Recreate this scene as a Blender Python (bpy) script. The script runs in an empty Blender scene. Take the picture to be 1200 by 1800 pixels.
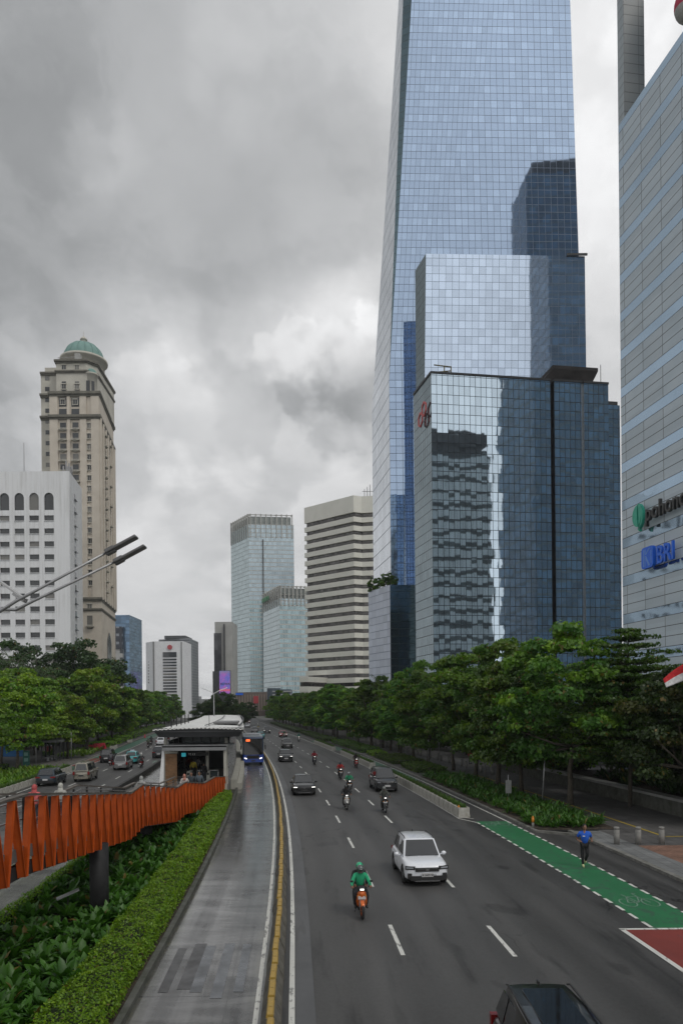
import bpy, bmesh, math, random
import numpy as np
from mathutils import Vector, Matrix
random.seed(7)
RNG = np.random.default_rng(11)
S = bpy.context.scene
COL = S.collection
PI = math.pi

# ------------------------------------------------------------------ camera
cam_d = bpy.data.cameras.new('camera'); cam = bpy.data.objects.new('camera', cam_d); COL.objects.link(cam)
cam_d.sensor_fit = 'VERTICAL'; cam_d.sensor_height = 36; cam_d.lens = 26.0
cam_d.shift_y = 340 / 1800
cam_d.clip_start = .3; cam_d.clip_end = 6000
ROLL = .0096
cam.location = (0, 0, 7.2)
cam.rotation_mode = 'QUATERNION'
cam.rotation_quaternion = (Matrix.Rotation(ROLL, 4, 'Y') @ Matrix.Rotation(PI / 2, 4, 'X')).to_quaternion()
S.camera = cam
S.view_settings.view_transform = 'Standard'; S.view_settings.look = 'None'
S.view_settings.exposure = 0; S.view_settings.gamma = 1; S.view_settings.use_curve_mapping = False
S.cycles.max_bounces = 8; S.cycles.glossy_bounces = 4; S.cycles.transmission_bounces = 6
S.cycles.transparent_max_bounces = 8; S.cycles.diffuse_bounces = 3
S.cycles.sample_clamp_indirect = 4

# ------------------------------------------------------------------ node helpers
class NT:
    def __init__(s, nt): s.nt = nt
    def n(s, t, **kw):
        nd = s.nt.nodes.new('ShaderNode' + t)
        for k, v in kw.items(): setattr(nd, k, v)
        return nd
    def put(s, nd, i, v):
        if v is None: return
        sk = nd.inputs[i]
        if isinstance(v, bpy.types.NodeSocket): s.nt.links.new(v, sk)
        else: sk.default_value = v
    def m(s, op, a, b=None, c=None, clamp=False):
        nd = s.n('Math', operation=op, use_clamp=clamp)
        s.put(nd, 0, a); s.put(nd, 1, b); s.put(nd, 2, c); return nd.outputs[0]
    def v(s, op, a, b=None, scale=None):
        nd = s.n('VectorMath', operation=op); s.put(nd, 0, a); s.put(nd, 1, b)
        if scale is not None: s.put(nd, 'Scale', scale)
        return nd.outputs['Value'] if op in ('DOT_PRODUCT', 'LENGTH') else nd.outputs[0]
    def mix(s, f, a, b, bt='MIX'):
        nd = s.n('MixRGB', blend_type=bt); s.put(nd, 0, f); s.put(nd, 1, c4(a)); s.put(nd, 2, c4(b)); return nd.outputs[0]
    def noise(s, vec, scale, detail=4, rough=.55, dist=0, out='Fac'):
        nd = s.n('TexNoise'); s.put(nd, 'Vector', vec); s.put(nd, 'Scale', scale); s.put(nd, 'Detail', detail)
        s.put(nd, 'Roughness', rough); s.put(nd, 'Distortion', dist); return nd.outputs[out]
    def mr(s, v, a, b, c, d, it='LINEAR'):
        nd = s.n('MapRange', interpolation_type=it); s.put(nd, 0, v)
        for i, x in enumerate((a, b, c, d)): s.put(nd, i + 1, x)
        return nd.outputs[0]
    def xyz(s, v):
        nd = s.n('SeparateXYZ'); s.put(nd, 0, v); return nd.outputs
    def cxyz(s, x, y, z):
        nd = s.n('CombineXYZ'); s.put(nd, 0, x); s.put(nd, 1, y); s.put(nd, 2, z); return nd.outputs[0]
def c4(c):
    if isinstance(c, (tuple, list)) and len(c) == 3: return (c[0], c[1], c[2], 1)
    return c

# ------------------------------------------------------------------ world: broken overcast
W = bpy.data.worlds.new('World'); S.world = W; W.use_nodes = True
W.node_tree.nodes.clear(); w = NT(W.node_tree)
SUN_EL, SUN_DIR = math.radians(52), Vector((.55, -.55, 0)).normalized()
sky = w.n('TexSky', sky_type='NISHITA', sun_disc=False)
sky.sun_elevation = SUN_EL; sky.sun_rotation = math.atan2(SUN_DIR.x, SUN_DIR.y)
bg_sky = w.n('Background'); hs_ = w.n('HueSaturation'); w.put(hs_, 'Saturation', .5); w.put(hs_, 'Color', sky.outputs[0]); w.put(bg_sky, 0, hs_.outputs[0]); w.put(bg_sky, 1, .08)
d = w.n('TexCoord').outputs['Generated']
x, y, z = w.xyz(d)[:3]
zz = w.m('ADD', w.m('MAXIMUM', z, 0), .22)
pl = w.cxyz(w.m('DIVIDE', x, zz), w.m('DIVIDE', y, zz), w.m('MULTIPLY', z, 1.3))
n_big = w.noise(pl, 1.1, 6, .55, .3)
n_med = w.noise(pl, 2.6, 7, .52, .15)
wob = w.noise(d, 6.5, 5, .55, 0, 'Color')
dd = w.v('NORMALIZE', w.v('ADD', d, w.v('SCALE', w.v('SUBTRACT', wob, (.5, .5, .5)), scale=.16)))
L = w.m('ADD', w.mr(n_big, .32, .68, -.055, .055), w.mr(n_med, .3, .7, -.065, .065))
L = w.m('ADD', L, .535)
L = w.m('ADD', L, w.mr(y, .1, -.6, 0, .26, 'SMOOTHSTEP'))
# crisp-edged cumulus heads low in the sky, each with a darker base just under it
puff = w.mr(w.noise(w.cxyz(x, y, w.m('MULTIPLY', z, 1.25)), 7.5, 7, .5, .1), .47, .58, 0, 1, 'SMOOTHSTEP')
wisp = w.mr(w.noise(w.v('ADD', pl, w.v('SCALE', w.v('SUBTRACT', wob, (.5, .5, .5)), scale=.5)), 1.9, 8, .6, .3), .44, .60, 0, 1, 'SMOOTHSTEP')
def region(px, py, rad, soft=.1):
    v = Vector(((px - 600) / 1300, 1, (1240 - py) / 1300)).normalized()
    return w.mr(w.v('DOT_PRODUCT', dd, (v.x, v.y, v.z)), math.cos(rad), math.cos(rad * soft), 0, 1, 'SMOOTHSTEP')
for (px, py, rad, amp) in ((540, 600, .11, .17), (300, 715, .15, .10), (560, 800, .13, .12), (655, 520, .10, .10), (330, 960, .16, .08), (470, 1010, .15, .06), (15, 720, .12, .08)):
    L = w.m('ADD', L, w.m('MULTIPLY', w.m('MULTIPLY', puff, region(px, py, rad)), amp))
L = w.m('ADD', L, w.m('MULTIPLY', wisp, .065))
cw_ = w.noise(d, 16, 6, .58, 0, 'Color'); cd_ = w.v('ADD', d, w.v('SCALE', w.v('SUBTRACT', cw_, (.5, .5, .5)), scale=.075))
def cumulus(L, lobes, top, bot, zt, zb, edge=.22):
    acc = None
    for px, py, r in lobes:
        v = Vector(((px - 600) / 1300, 1, (1240 - py) / 1300)); k = v.length; v.normalize(); q = w.v('LENGTH', w.v('SUBTRACT', cd_, (v.x, v.y, v.z)))
        h = w.m('SUBTRACT', 1, w.m('DIVIDE', q, r / 1300 / k)); acc = h if acc is None else w.m('MAXIMUM', acc, h)
    mask = w.mr(acc, 0, edge, 0, 1, 'SMOOTHSTEP'); e_ = lambda py: ((1240 - py) / 1300) / math.sqrt(1 + ((1240 - py) / 1300) ** 2 + .04)
    g_ = w.mr(w.m('ADD', z, w.m('MULTIPLY', w.m('SUBTRACT', n_med, .5), .05)), e_(zb), e_(zt), bot, top, 'SMOOTHSTEP')
    return w.m('ADD', L, w.m('MULTIPLY', mask, g_))
L = cumulus(L, [(500, 628, 42), (535, 600, 50), (590, 640, 80), (630, 690, 95), (560, 690, 75), (610, 750, 70)], .10, -.12, 585, 690)
L = cumulus(L, [(240, 690, 58), (300, 670, 62), (345, 710, 60), (300, 760, 90), (230, 790, 80)], .10, -.02, 650, 860, .3)
L = cumulus(L, [(520, 780, 50), (575, 765, 55), (635, 785, 50), (600, 830, 70)], .09, .0, 740, 860, .35)
L = cumulus(L, [(645, 545, 26), (665, 560, 40)], .12, .0, 530, 600)
L = cumulus(L, [(455, 812, 26)], .06, .0, 790, 830, .5); L = cumulus(L, [(290, 960, 80), (350, 940, 60), (240, 1010, 70)], .07, .0, 900, 1060, .4)
L = cumulus(L, [(165, 255, 60), (190, 310, 50)], .06, .03, 200, 340, .7); L = cumulus(L, [(400, 70, 70), (360, 130, 60), (470, 230, 90), (540, 350, 90)], .045, .03, 0, 400, .8)
L = cumulus(L, [(1110, 60, 60), (1160, 120, 60), (1050, 230, 50), (1180, 60, 50)], .14, .06, 0, 300, .7)
def blob(L, px, py, rad, amp, soft=.0):
    v = Vector(((px - 600) / 1300, 1, (1240 - py) / 1300)).normalized()
    t = w.v('DOT_PRODUCT', dd, (v.x, v.y, v.z))
    f = w.mr(t, math.cos(rad), math.cos(rad * soft), 0, amp, 'SMOOTHSTEP')
    return w.m('ADD', L, f)
for b in [(180, 480, .62, -.105), (40, 150, .40, -.07), (610, 470, .20, -.11), (600, 330, .2, -.04), (640, 640, .08, -.06), (330, 250, .3, -.05), (420, 560, .28, -.035), (900, 150, .60, .09), (1075, 60, .26, .18, .2), (1075, 430, .12, .08, .3),
          (400, 1130, .42, .12), (250, 740, .17, .09, .3), (330, 720, .09, .05, .3), (520, 612, .050, .06, .3), (560, 600, .04, .06, .2), (640, 545, .03, .06, .3),
          (600, 705, .095, -.13, .2), (640, 560, .08, .06), (560, 790, .13, .05, .3), (180, 250, .06, .07), (10, 640, .14, -.02), (600, 260, .40, .07),
          (300, 960, .14, .06, .3), (560, 470, .13, .05)]:
    L = blob(L, *b)
up = w.mr(z, .75, .98, 0, .05, 'SMOOTHSTEP')          # the cloud deck is brightest overhead
L = w.m('ADD', L, up)
hot = w.mr(w.v('DOT_PRODUCT', d, (SUN_DIR.x * math.cos(SUN_EL), SUN_DIR.y * math.cos(SUN_EL), math.sin(SUN_EL))), .85, 1, 0, .35, 'SMOOTHSTEP')
L = w.m('MAXIMUM', w.m('ADD', L, hot), .16)
tint = w.mix(w.mr(L, .25, .75, 0, 1), (.94, .97, 1.0), (.985, .99, 1.0))
cc = w.v('MULTIPLY', tint, w.cxyz(L, L, L))
gnd = w.mr(z, -.06, 0.0, 0, 1)
cc = w.mix(gnd, (.10, .105, .10), cc)
bg_c = w.n('Background'); w.put(bg_c, 0, cc); w.put(bg_c, 1, 1.0)
# clear gaps only in the half of the sky behind the photographer
gap = w.m('MULTIPLY', w.mr(n_big, .40, .54, 1, 0), w.mr(y, .05, -.35, 0, 1))
gap = w.m('MULTIPLY', gap, w.mr(z, .22, .55, 0, .55))
ms = w.n('MixShader'); w.put(ms, 0, gap); w.put(ms, 1, bg_c.outputs[0]); w.put(ms, 2, bg_sky.outputs[0])
wo = w.n('OutputWorld'); W.node_tree.links.new(ms.outputs[0], wo.inputs[0])

sl = bpy.data.lights.new('sun', 'SUN'); sl.energy = .85; sl.angle = math.radians(14); sl.color = (1, .955, .88)
so = bpy.data.objects.new('sun', sl); COL.objects.link(so)
sd = Vector((SUN_DIR.x * math.cos(SUN_EL), SUN_DIR.y * math.cos(SUN_EL), math.sin(SUN_EL)))
so.rotation_mode = 'QUATERNION'; so.rotation_quaternion = sd.to_track_quat('Z', 'Y'); so.location = (60, -40, 120)

# ------------------------------------------------------------------ image <-> place
def G(px, py, z=0.0):
    u = px - 600; v = 1240 - py; u, v = u + ROLL * v, v - ROLL * u
    dep = (z - 7.2) * 1300 / v
    return (u / 1300 * dep, dep)
_ry = np.array([22.61, 30.35, 38.18, 46.12, 54.49, 62.14, 78.38, 94.32, 126.57, 165.92])
_rx = np.array([1.64, 1.03, .46, -.25, -1.03, -1.89, -3.75, -5.87, -10.68, -17.17])
_rc = np.polyfit(_ry, _rx, 3); _rd = np.polyder(_rc)
_s = float(np.polyval(_rd, 150)); _x150 = float(np.polyval(_rc, 150))
_s14 = float(np.polyval(_rd, 22)); _x14 = float(np.polyval(_rc, 22))
def R(Y):                                    # X of the first lane line at distance Y
    if Y < 22: return _x14 + (Y - 22) * _s14
    if Y < 150: return float(np.polyval(_rc, Y))
    if Y < 480: return _x150 + (Y - 150) * -.162
    return _x150 - 330 * .162 - (Y - 480) * .21
def RS(Y): return (R(Y + 1) - R(Y - 1)) / 2
def P(off, Y, z=0.0): return Vector((R(Y) + off, Y, z))
def ys(y0, y1):
    out = [y0]
    while out[-1] < y1:
        st = 1.0 if out[-1] < 30 else 2.0 if out[-1] < 100 else 5.0 if out[-1] < 200 else 20
        out.append(min(y1, out[-1] + st))
    return out
def heading(Y): return math.atan(-RS(Y))

# ------------------------------------------------------------------ objects, tags
def tag(o, label=None, cat=None, group=None, kind=None):
    if label: o['label'] = label
    if cat: o['category'] = cat
    if group: o['group'] = group
    if kind: o['kind'] = kind
    return o
def empty(name, loc=(0, 0, 0), rz=0.0, label=None, cat=None, group=None, kind=None):
    o = bpy.data.objects.new(name, None); COL.objects.link(o); o.location = loc; o.rotation_euler = (0, 0, rz)
    o.empty_display_size = .2
    return tag(o, label, cat, group, kind)
def children(o): return [c for c in ALLKIDS.get(o.name, [])]
ALLKIDS = {}
def adopt(o, parent):
    if parent is not None:
        o.parent = parent; ALLKIDS.setdefault(parent.name, []).append(o)
def copy_tree(o, parent=None):
    c = o.copy(); COL.objects.link(c); adopt(c, parent) if parent is not None else None
    for ch in children(o): copy_tree(ch, c)
    return c
def link(name, me, parent=None, loc=None, smooth=False):
    me.name = name
    o = bpy.data.objects.new(name, me); COL.objects.link(o); adopt(o, parent)
    if loc is not None: o.location = loc
    return o

class MB:
    """collects faces; build() links them as one mesh object"""
    def __init__(s): s.v = []; s.f = []; s.m = []; s.uv = []; s.sm = []
    def face(s, pts, mi=0, uv=None, sm=False):
        i = len(s.v); s.v += [tuple(p) for p in pts]; s.f.append(tuple(range(i, i + len(pts)))); s.m.append(mi); s.uv.append(uv); s.sm.append(sm); return s
    def mesh_add(s, vs, fs, mi=0, sm=False):
        i = len(s.v); s.v += [tuple(p) for p in vs]
        for f in fs: s.f.append(tuple(i + k for k in f)); s.m.append(mi); s.uv.append(None); s.sm.append(sm)
        return s
    def box(s, c, size, rz=0.0, mi=0, rot=None):
        hx, hy, hz = size[0] / 2, size[1] / 2, size[2] / 2
        vs = [Vector((x * hx, y * hy, z * hz)) for z in (-1, 1) for y in (-1, 1) for x in (-1, 1)]
        if rot is None: rot = Matrix.Rotation(rz, 3, 'Z')
        vs = [rot @ v + Vector(c) for v in vs]
        return s.mesh_add(vs, [(0, 2, 3, 1), (4, 5, 7, 6), (0, 1, 5, 4), (2, 6, 7, 3), (0, 4, 6, 2), (1, 3, 7, 5)], mi)
    def box2(s, a, b, mi=0): return s.box([(a[i] + b[i]) / 2 for i in range(3)], [abs(b[i] - a[i]) for i in range(3)], mi=mi)
    def prism(s, poly, z0, z1, mi=0, mtop=None, top=None, zt=None):
        n = len(poly); top = top or poly
        b = [(p[0], p[1], z0) for p in poly]; t = [(p[0], p[1], z1) for p in top]
        u = 0
        for i in range(n):
            j = (i + 1) % n; l = math.dist(b[i][:2], b[j][:2])
            s.face([b[i], b[j], t[j], t[i]], mi, [(u, z0), (u + l, z0), (u + l, z1), (u, z1)]); u += l
        s.face(t, mi if mtop is None else mtop); s.face(b[::-1], mi if mtop is None else mtop); return s
    def tube(s, pts, r, n=8, mi=0, cap=True, sm=True):
        pts = [Vector(p) for p in pts]; rs = r if isinstance(r, (list, tuple)) else [r] * len(pts)
        rings = []; up = Vector((0, 0, 1)); prev = None
        for i, p in enumerate(pts):
            t = (pts[min(i + 1, len(pts) - 1)] - pts[max(i - 1, 0)]).normalized()
            if prev is None: a = t.orthogonal().normalized()
            else:
                a = prev - t * prev.dot(t); a = a.normalized() if a.length > 1e-6 else t.orthogonal().normalized()
            prev = a; b = t.cross(a)
            rings.append([p + (a * math.cos(2 * PI * k / n) + b * math.sin(2 * PI * k / n)) * rs[i] for k in range(n)])
        vs = [q for r_ in rings for q in r_]; fs = []
        for i in range(len(pts) - 1):
            for k in range(n): fs.append((i * n + k, i * n + (k + 1) % n, (i + 1) * n + (k + 1) % n, (i + 1) * n + k))
        s.mesh_add(vs, fs, mi, sm)
        if cap:
            i0 = len(s.v) - len(vs)
            s.f.append(tuple(i0 + k for k in range(n))[::-1]); s.m.append(mi); s.uv.append(None); s.sm.append(False)
            s.f.append(tuple(i0 + len(vs) - n + k for k in range(n))); s.m.append(mi); s.uv.append(None); s.sm.append(False)
        return s
    def cyl(s, c, r, h, n=16, mi=0, axis='Z', r2=None):
        c = Vector(c); a = {'X': Vector((1, 0, 0)), 'Y': Vector((0, 1, 0)), 'Z': Vector((0, 0, 1))}[axis]
        return s.tube([c - a * h / 2, c + a * h / 2], [r, r if r2 is None else r2], n, mi)
    def lathe(s, prof, c=(0, 0, 0), n=24, mi=0, axis='Z', sm=True):
        vs = []; c = Vector(c)
        for r, h in prof:
            for k in range(n):
                a = 2 * PI * k / n; p = Vector((r * math.cos(a), r * math.sin(a), h))
                if axis == 'X': p = Vector((p.z, p.x, p.y))
                if axis == 'Y': p = Vector((p.x, p.z, p.y))
                vs.append(c + p)
        fs = [(i * n + k, i * n + (k + 1) % n, (i + 1) * n + (k + 1) % n, (i + 1) * n + k) for i in range(len(prof) - 1) for k in range(n)]
        return s.mesh_add(vs, fs, mi, sm)
    def ell(s, c, r, n=12, m=8, mi=0, rot=None):
        vs = []; fs = []; c = Vector(c); rot = rot or Matrix.Identity(3)
        for i in range(m + 1):
            t = PI * i / m
            for k in range(n):
                a = 2 * PI * k / n
                vs.append(c + rot @ Vector((r[0] * math.sin(t) * math.cos(a), r[1] * math.sin(t) * math.sin(a), r[2] * math.cos(t))))
        for i in range(m):
            for k in range(n): fs.append((i * n + k, (i + 1) * n + k, (i + 1) * n + (k + 1) % n, i * n + (k + 1) % n))
        return s.mesh_add(vs, fs, mi, True)
    def strip(s, o0, o1, y0, y1, z, mi=0, z2=None, dy=None):      # a flat ribbon that follows the road
        Y = ys(y0, y1)
        for a, b in zip(Y[:-1], Y[1:]):
            s.face([P(o0, a, z), P(o1, a, z), P(o1, b, z), P(o0, b, z)], mi, [(o0, a), (o1, a), (o1, b), (o0, b)])
        return s
    def kerb(s, o0, o1, y0, y1, z0, z1, mi=0):                     # a solid ribbon following the road
        Y = ys(y0, y1)
        for a, b in zip(Y[:-1], Y[1:]):
            s.face([P(o0, a, z1), P(o1, a, z1), P(o1, b, z1), P(o0, b, z1)], mi)
            s.face([P(o0, b, z0), P(o0, a, z0), P(o0, a, z1), P(o0, b, z1)][::-1], mi)
            s.face([P(o1, a, z0), P(o1, b, z0), P(o1, b, z1), P(o1, a, z1)][::-1], mi)
        s.face([P(o0, y0, z0), P(o1, y0, z0), P(o1, y0, z1), P(o0, y0, z1)], mi)
        s.face([P(o1, y1, z0), P(o0, y1, z0), P(o0, y1, z1), P(o1, y1, z1)], mi)
        return s
    def mesh(s, mats, smooth=None):
        me = bpy.data.meshes.new('mesh'); me.from_pydata(s.v, [], s.f)
        for m_ in (mats if isinstance(mats, (list, tuple)) else [mats]): me.materials.append(m_)
        me.polygons.foreach_set('material_index', s.m)
        me.polygons.foreach_set('use_smooth', s.sm if smooth is None else [smooth] * len(s.f))
        if any(u is not None for u in s.uv):
            ul = me.uv_layers.new(name='UVMap'); k = 0
            for f, u in zip(s.f, s.uv):
                for i in range(len(f)):
                    if u is not None: ul.data[k].uv = u[i]
                    k += 1
        me.update(); return me
    def build(s, name, mats, parent=None, smooth=None, loc=None):
        return link(name, s.mesh(mats, smooth), parent, loc)

def applied(me, mods, mats=None):
    """mesh data with modifiers applied: mods is a list of (type, dict)"""
    o = bpy.data.objects.new('tmp', me); COL.objects.link(o)
    for t, kw in mods:
        md = o.modifiers.new(t, t)
        for k, v in kw.items(): setattr(md, k, v)
    dg = bpy.context.evaluated_depsgraph_get(); dg.update()
    r = bpy.data.meshes.new_from_object(o.evaluated_get(dg)); bpy.data.objects.remove(o); return r

# ------------------------------------------------------------------ materials
def base(name):
    m_ = bpy.data.materials.new(name); m_.use_nodes = True; nt = NT(m_.node_tree)
    bs = m_.node_tree.nodes['Principled BSDF']; return m_, nt, bs
def mat(name, col, rough=.6, metal=0.0, var=.12, scale=3.0, bump=0.0, spec=.5, emit=None, coat=0.0, col2=None, bscale=None):
    m_, n, bs = base(name)
    co = n.n('TexCoord').outputs['Object']
    f = n.noise(co, scale, 5, .6)
    c2 = col2 if col2 else tuple(c * (1 - var * 2) for c in col)
    c1 = col if col2 else tuple(min(1, c * (1 + var)) for c in col)
    n.put(bs, 'Base Color', n.mix(n.mr(f, .3, .7, 0, 1), c1, c2))
    n.put(bs, 'Roughness', n.mr(f, .3, .7, max(0, rough - .06), min(1, rough + .06))); n.put(bs, 'Metallic', metal)
    n.put(bs, 'Specular IOR Level', spec)
    if coat: n.put(bs, 'Coat Weight', coat); n.put(bs, 'Coat Roughness', .04)
    if bump:
        b = n.n('Bump'); n.put(b, 'Strength', bump); n.put(b, 'Distance', .05)
        n.put(b, 'Height', n.noise(co, bscale or scale * 6, 5, .6)); n.put(bs, 'Normal', b.outputs[0])
    if emit: n.put(bs, 'Emission Color', c4(emit[0])); n.put(bs, 'Emission Strength', emit[1])
    return m_
def curtain(name, tint, cw, ch, lw=.10, line=(.02, .03, .035), rough=.03, tilt=.012, wave=.008, metal=.85, rows=None, rowcol=None, cellvar=.10, hl=None, off=0.0, deep=(.02, .035, .045), wscale=.25):
    """curtain wall: UVs are metres along the wall and height; panes are slightly out of true so mirrored things break up pane by pane"""
    m_, n, bs = base(name)
    uv = n.n('UVMap').outputs[0]; u, v, _ = n.xyz(uv)[:3]
    cu = n.m('DIVIDE', u, cw); cv = n.m('DIVIDE', n.m('ADD', v, off), ch)
    fu = n.m('FRACT', cu); fv = n.m('FRACT', cv)
    iu = n.m('FLOOR', cu); iv = n.m('FLOOR', cv)
    lu = n.m('LESS_THAN', n.m('ABSOLUTE', n.m('SUBTRACT', fu, .5)), .5 - lw / cw / 2)
    lv = n.m('LESS_THAN', n.m('ABSOLUTE', n.m('SUBTRACT', fv, .5)), .5 - (hl or lw) / ch / 2)
    pane = n.m('MULTIPLY', lu, lv)
    wn = n.n('TexWhiteNoise', noise_dimensions='3D'); n.put(wn, 0, n.cxyz(iu, iv, 3.3))
    k = n.mr(wn.outputs['Value'], 0, 1, 1 - cellvar, 1 + cellvar)
    col = n.v('MULTIPLY', n.cxyz(*tint), n.cxyz(k, k, k))
    if rows:                                     # opaque spandrel strip: fraction of each (rows[0] m) storey
        fr = n.m('FRACT', n.m('DIVIDE', n.m('ADD', v, off), rows[0]))
        isr = n.m('LESS_THAN', fr, rows[1])
        col = n.mix(isr, col, rowcol)
        if len(rows) > 2: isr_m = n.m('MULTIPLY', isr, rows[2])
        else: isr_m = isr
    col = n.mix(pane, line, col)
    n.put(bs, 'Base Color', col)
    met = n.m('MULTIPLY', pane, metal)
    if rows: met = n.m('MULTIPLY', met, n.m('SUBTRACT', 1, isr_m))
    n.put(bs, 'Metallic', met)
    rr = n.mr(pane, 0, 1, .5, rough)
    if rows: rr = n.m('MAXIMUM', rr, n.m('MULTIPLY', isr_m, .5))
    n.put(bs, 'Roughness', rr)
    geo = n.n('NewGeometry').outputs['Normal']
    dv = n.v('SCALE', n.v('SUBTRACT', wn.outputs['Color'], (.5, .5, .5)), scale=tilt)
    wv = n.v('SCALE', n.v('SUBTRACT', n.noise(n.n('NewGeometry').outputs['Position'], wscale, 3, .5, .5, 'Color'), (.5, .5, .5)), scale=wave)
    nn = n.v('NORMALIZE', n.v('ADD', geo, n.v('ADD', dv, wv)))
    n.put(bs, 'Normal', nn)
    return m_
# ================================================================== ground, road, markings
def road_mat():
    m_, n, bs = base('asphalt')
    co = n.n('TexCoord').outputs['Object']; uv = n.n('UVMap').outputs[0]; u, v, _ = n.xyz(uv)[:3]
    a = n.noise(co, 9, 8, .7); st = n.noise(n.cxyz(u, n.m('MULTIPLY', v, .035), 0), .9, 5, .6, .4)
    big = n.noise(n.cxyz(u, n.m('MULTIPLY', v, .25), 4), .16, 4, .6)
    k = n.m('ADD', n.mr(a, .25, .75, -.012, .012), n.m('ADD', n.mr(st, .25, .75, -.02, .02), n.mr(big, .3, .7, -.018, .018)))
    # tyre-polished wheel tracks and the darker seam of the newer lane on the right
    tr = n.m('ABSOLUTE', n.m('SUBTRACT', n.m('FRACT', n.m('DIVIDE', n.m('ADD', u, 3.9), 1.57)), .5))
    k = n.m('ADD', k, n.mr(tr, .1, .45, -.006, .005))
    new = n.mr(n.m('ADD', u, n.mr(st, .2, .8, -.7, .7)), 4.4, 5.1, 0, -.016)
    vo = n.n('TexVoronoi', feature='DISTANCE_TO_EDGE'); n.put(vo, 'Vector', n.v('ADD', n.cxyz(n.m('MULTIPLY', u, 1.0), n.m('MULTIPLY', v, .5), 0), n.v('SCALE', n.noise(n.cxyz(u, v, 0), .8, 4, .6, 0, 'Color'), scale=1.2))); n.put(vo, 'Scale', .22)
    cm = n.mr(n.noise(n.cxyz(u, v, 3), .12, 2, .5), .5, .58, 0, 1)
    k = n.m('SUBTRACT', k, n.m('MULTIPLY', n.m('LESS_THAN', vo.outputs['Distance'], .006), n.m('MULTIPLY', cm, .03)))
    oil = n.noise(n.cxyz(n.m('MULTIPLY', u, 1.3), n.m('MULTIPLY', v, .18), 21), .9, 4, .6); k = n.m('SUBTRACT', k, n.mr(oil, .58, .70, 0, .026))
    k = n.m('ADD', n.m('ADD', k, new), .060)
    # a few shaped tar patches
    pt = n.noise(n.cxyz(u, n.m('MULTIPLY', v, .6), 9), .55, 2, .4)
    k = n.m('SUBTRACT', k, n.mr(pt, .66, .70, 0, .02))
    n.put(bs, 'Base Color', n.v('MULTIPLY', n.cxyz(1, .985, .965), n.cxyz(k, k, k)))
    n.put(bs, 'Roughness', n.mr(st, .3, .7, .50, .66)); n.put(bs, 'Specular IOR Level', .35)
    b = n.n('Bump'); n.put(b, 'Strength', .35); n.put(b, 'Distance', .01); n.put(b, 'Height', n.noise(co, 60, 3, .7)); n.put(bs, 'Normal', b.outputs[0])
    return m_
def wet_mat():
    m_, n, bs = base('wet_concrete')
    co = n.n('TexCoord').outputs['Object']; uv = n.n('UVMap').outputs[0]; u, v, _ = n.xyz(uv)[:3]
    st = n.noise(n.cxyz(n.m('MULTIPLY', u, 2.2), n.m('MULTIPLY', v, .05), 0), 1.0, 5, .6, .3)
    cr = n.noise(n.cxyz(n.m('MULTIPLY', u, .35), n.m('MULTIPLY', v, 1.1), 7), .8, 5, .62, .6)
    fine = n.noise(co, 14, 6, .7)
    tr = n.m('ABSOLUTE', n.m('SUBTRACT', n.m('FRACT', n.m('DIVIDE', n.m('ADD', u, 7.0), 1.5)), .5))
    k = n.m('ADD', n.mr(st, .25, .75, .04, .12), n.m('ADD', n.mr(cr, .35, .65, -.045, .045), n.mr(fine, .2, .8, -.015, .015)))
    k = n.m('ADD', k, n.mr(tr, .05, .45, -.02, .035))
    sl = n.m('LESS_THAN', n.m('FRACT', n.m('DIVIDE', v, 6.1)), .012)           # slab joints
    sl2 = n.m('LESS_THAN', n.m('ABSOLUTE', n.m('ADD', u, 4.75)), .015)
    k = n.m('MULTIPLY', k, n.m('SUBTRACT', 1, n.m('MULTIPLY', n.m('MAXIMUM', sl, sl2), .55)))
    k = n.m('MAXIMUM', k, .02)
    moss = n.m('MULTIPLY', n.mr(n.m('ABSOLUTE', n.m('ADD', u, 5.45)), 1.1, 1.5, 0, 1), n.mr(cr, .3, .6, 0, 1))
    c = n.v('MULTIPLY', n.mix(n.m('MULTIPLY', moss, .7), (1, .99, .97), (.62, .62, .36)), n.cxyz(k, k, k))
    n.put(bs, 'Base Color', c)
    wetf = n.mr(n.m('ADD', n.m('MULTIPLY', cr, .6), n.m('MULTIPLY', st, .4)), .38, .60, .30, .09)
    n.put(bs, 'Roughness', wetf); n.put(bs, 'Specular IOR Level', .7)
    b = n.n('Bump'); n.put(b, 'Strength', .12); n.put(b, 'Distance', .02); n.put(b, 'Height', fine); n.put(bs, 'Normal', b.outputs[0])
    return m_
def worn(name, col, under=(.07, .07, .07), wear=.45, rough=.6, sc=7.0, streak=.15):
    m_, n, bs = base(name)
    uv = n.n('UVMap').outputs[0]; u, v, _ = n.xyz(uv)[:3]
    f = n.noise(n.cxyz(u, n.m('MULTIPLY', v, streak * 2), 0), sc, 7, .7, .2)
    g = n.noise(n.cxyz(u, v, 5), .5, 4, .6)
    w_ = n.mr(n.m('ADD', f, n.mr(g, .3, .7, -.1, .1)), .5 + wear * .25, .56 + wear * .25, 0, .75)
    sh = n.mr(g, .3, .7, .78, 1.12)
    n.put(bs, 'Base Color', n.mix(w_, n.v('MULTIPLY', n.cxyz(*col), n.cxyz(sh, sh, sh)), under)); n.put(bs, 'Roughness', rough)
    return m_
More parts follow.
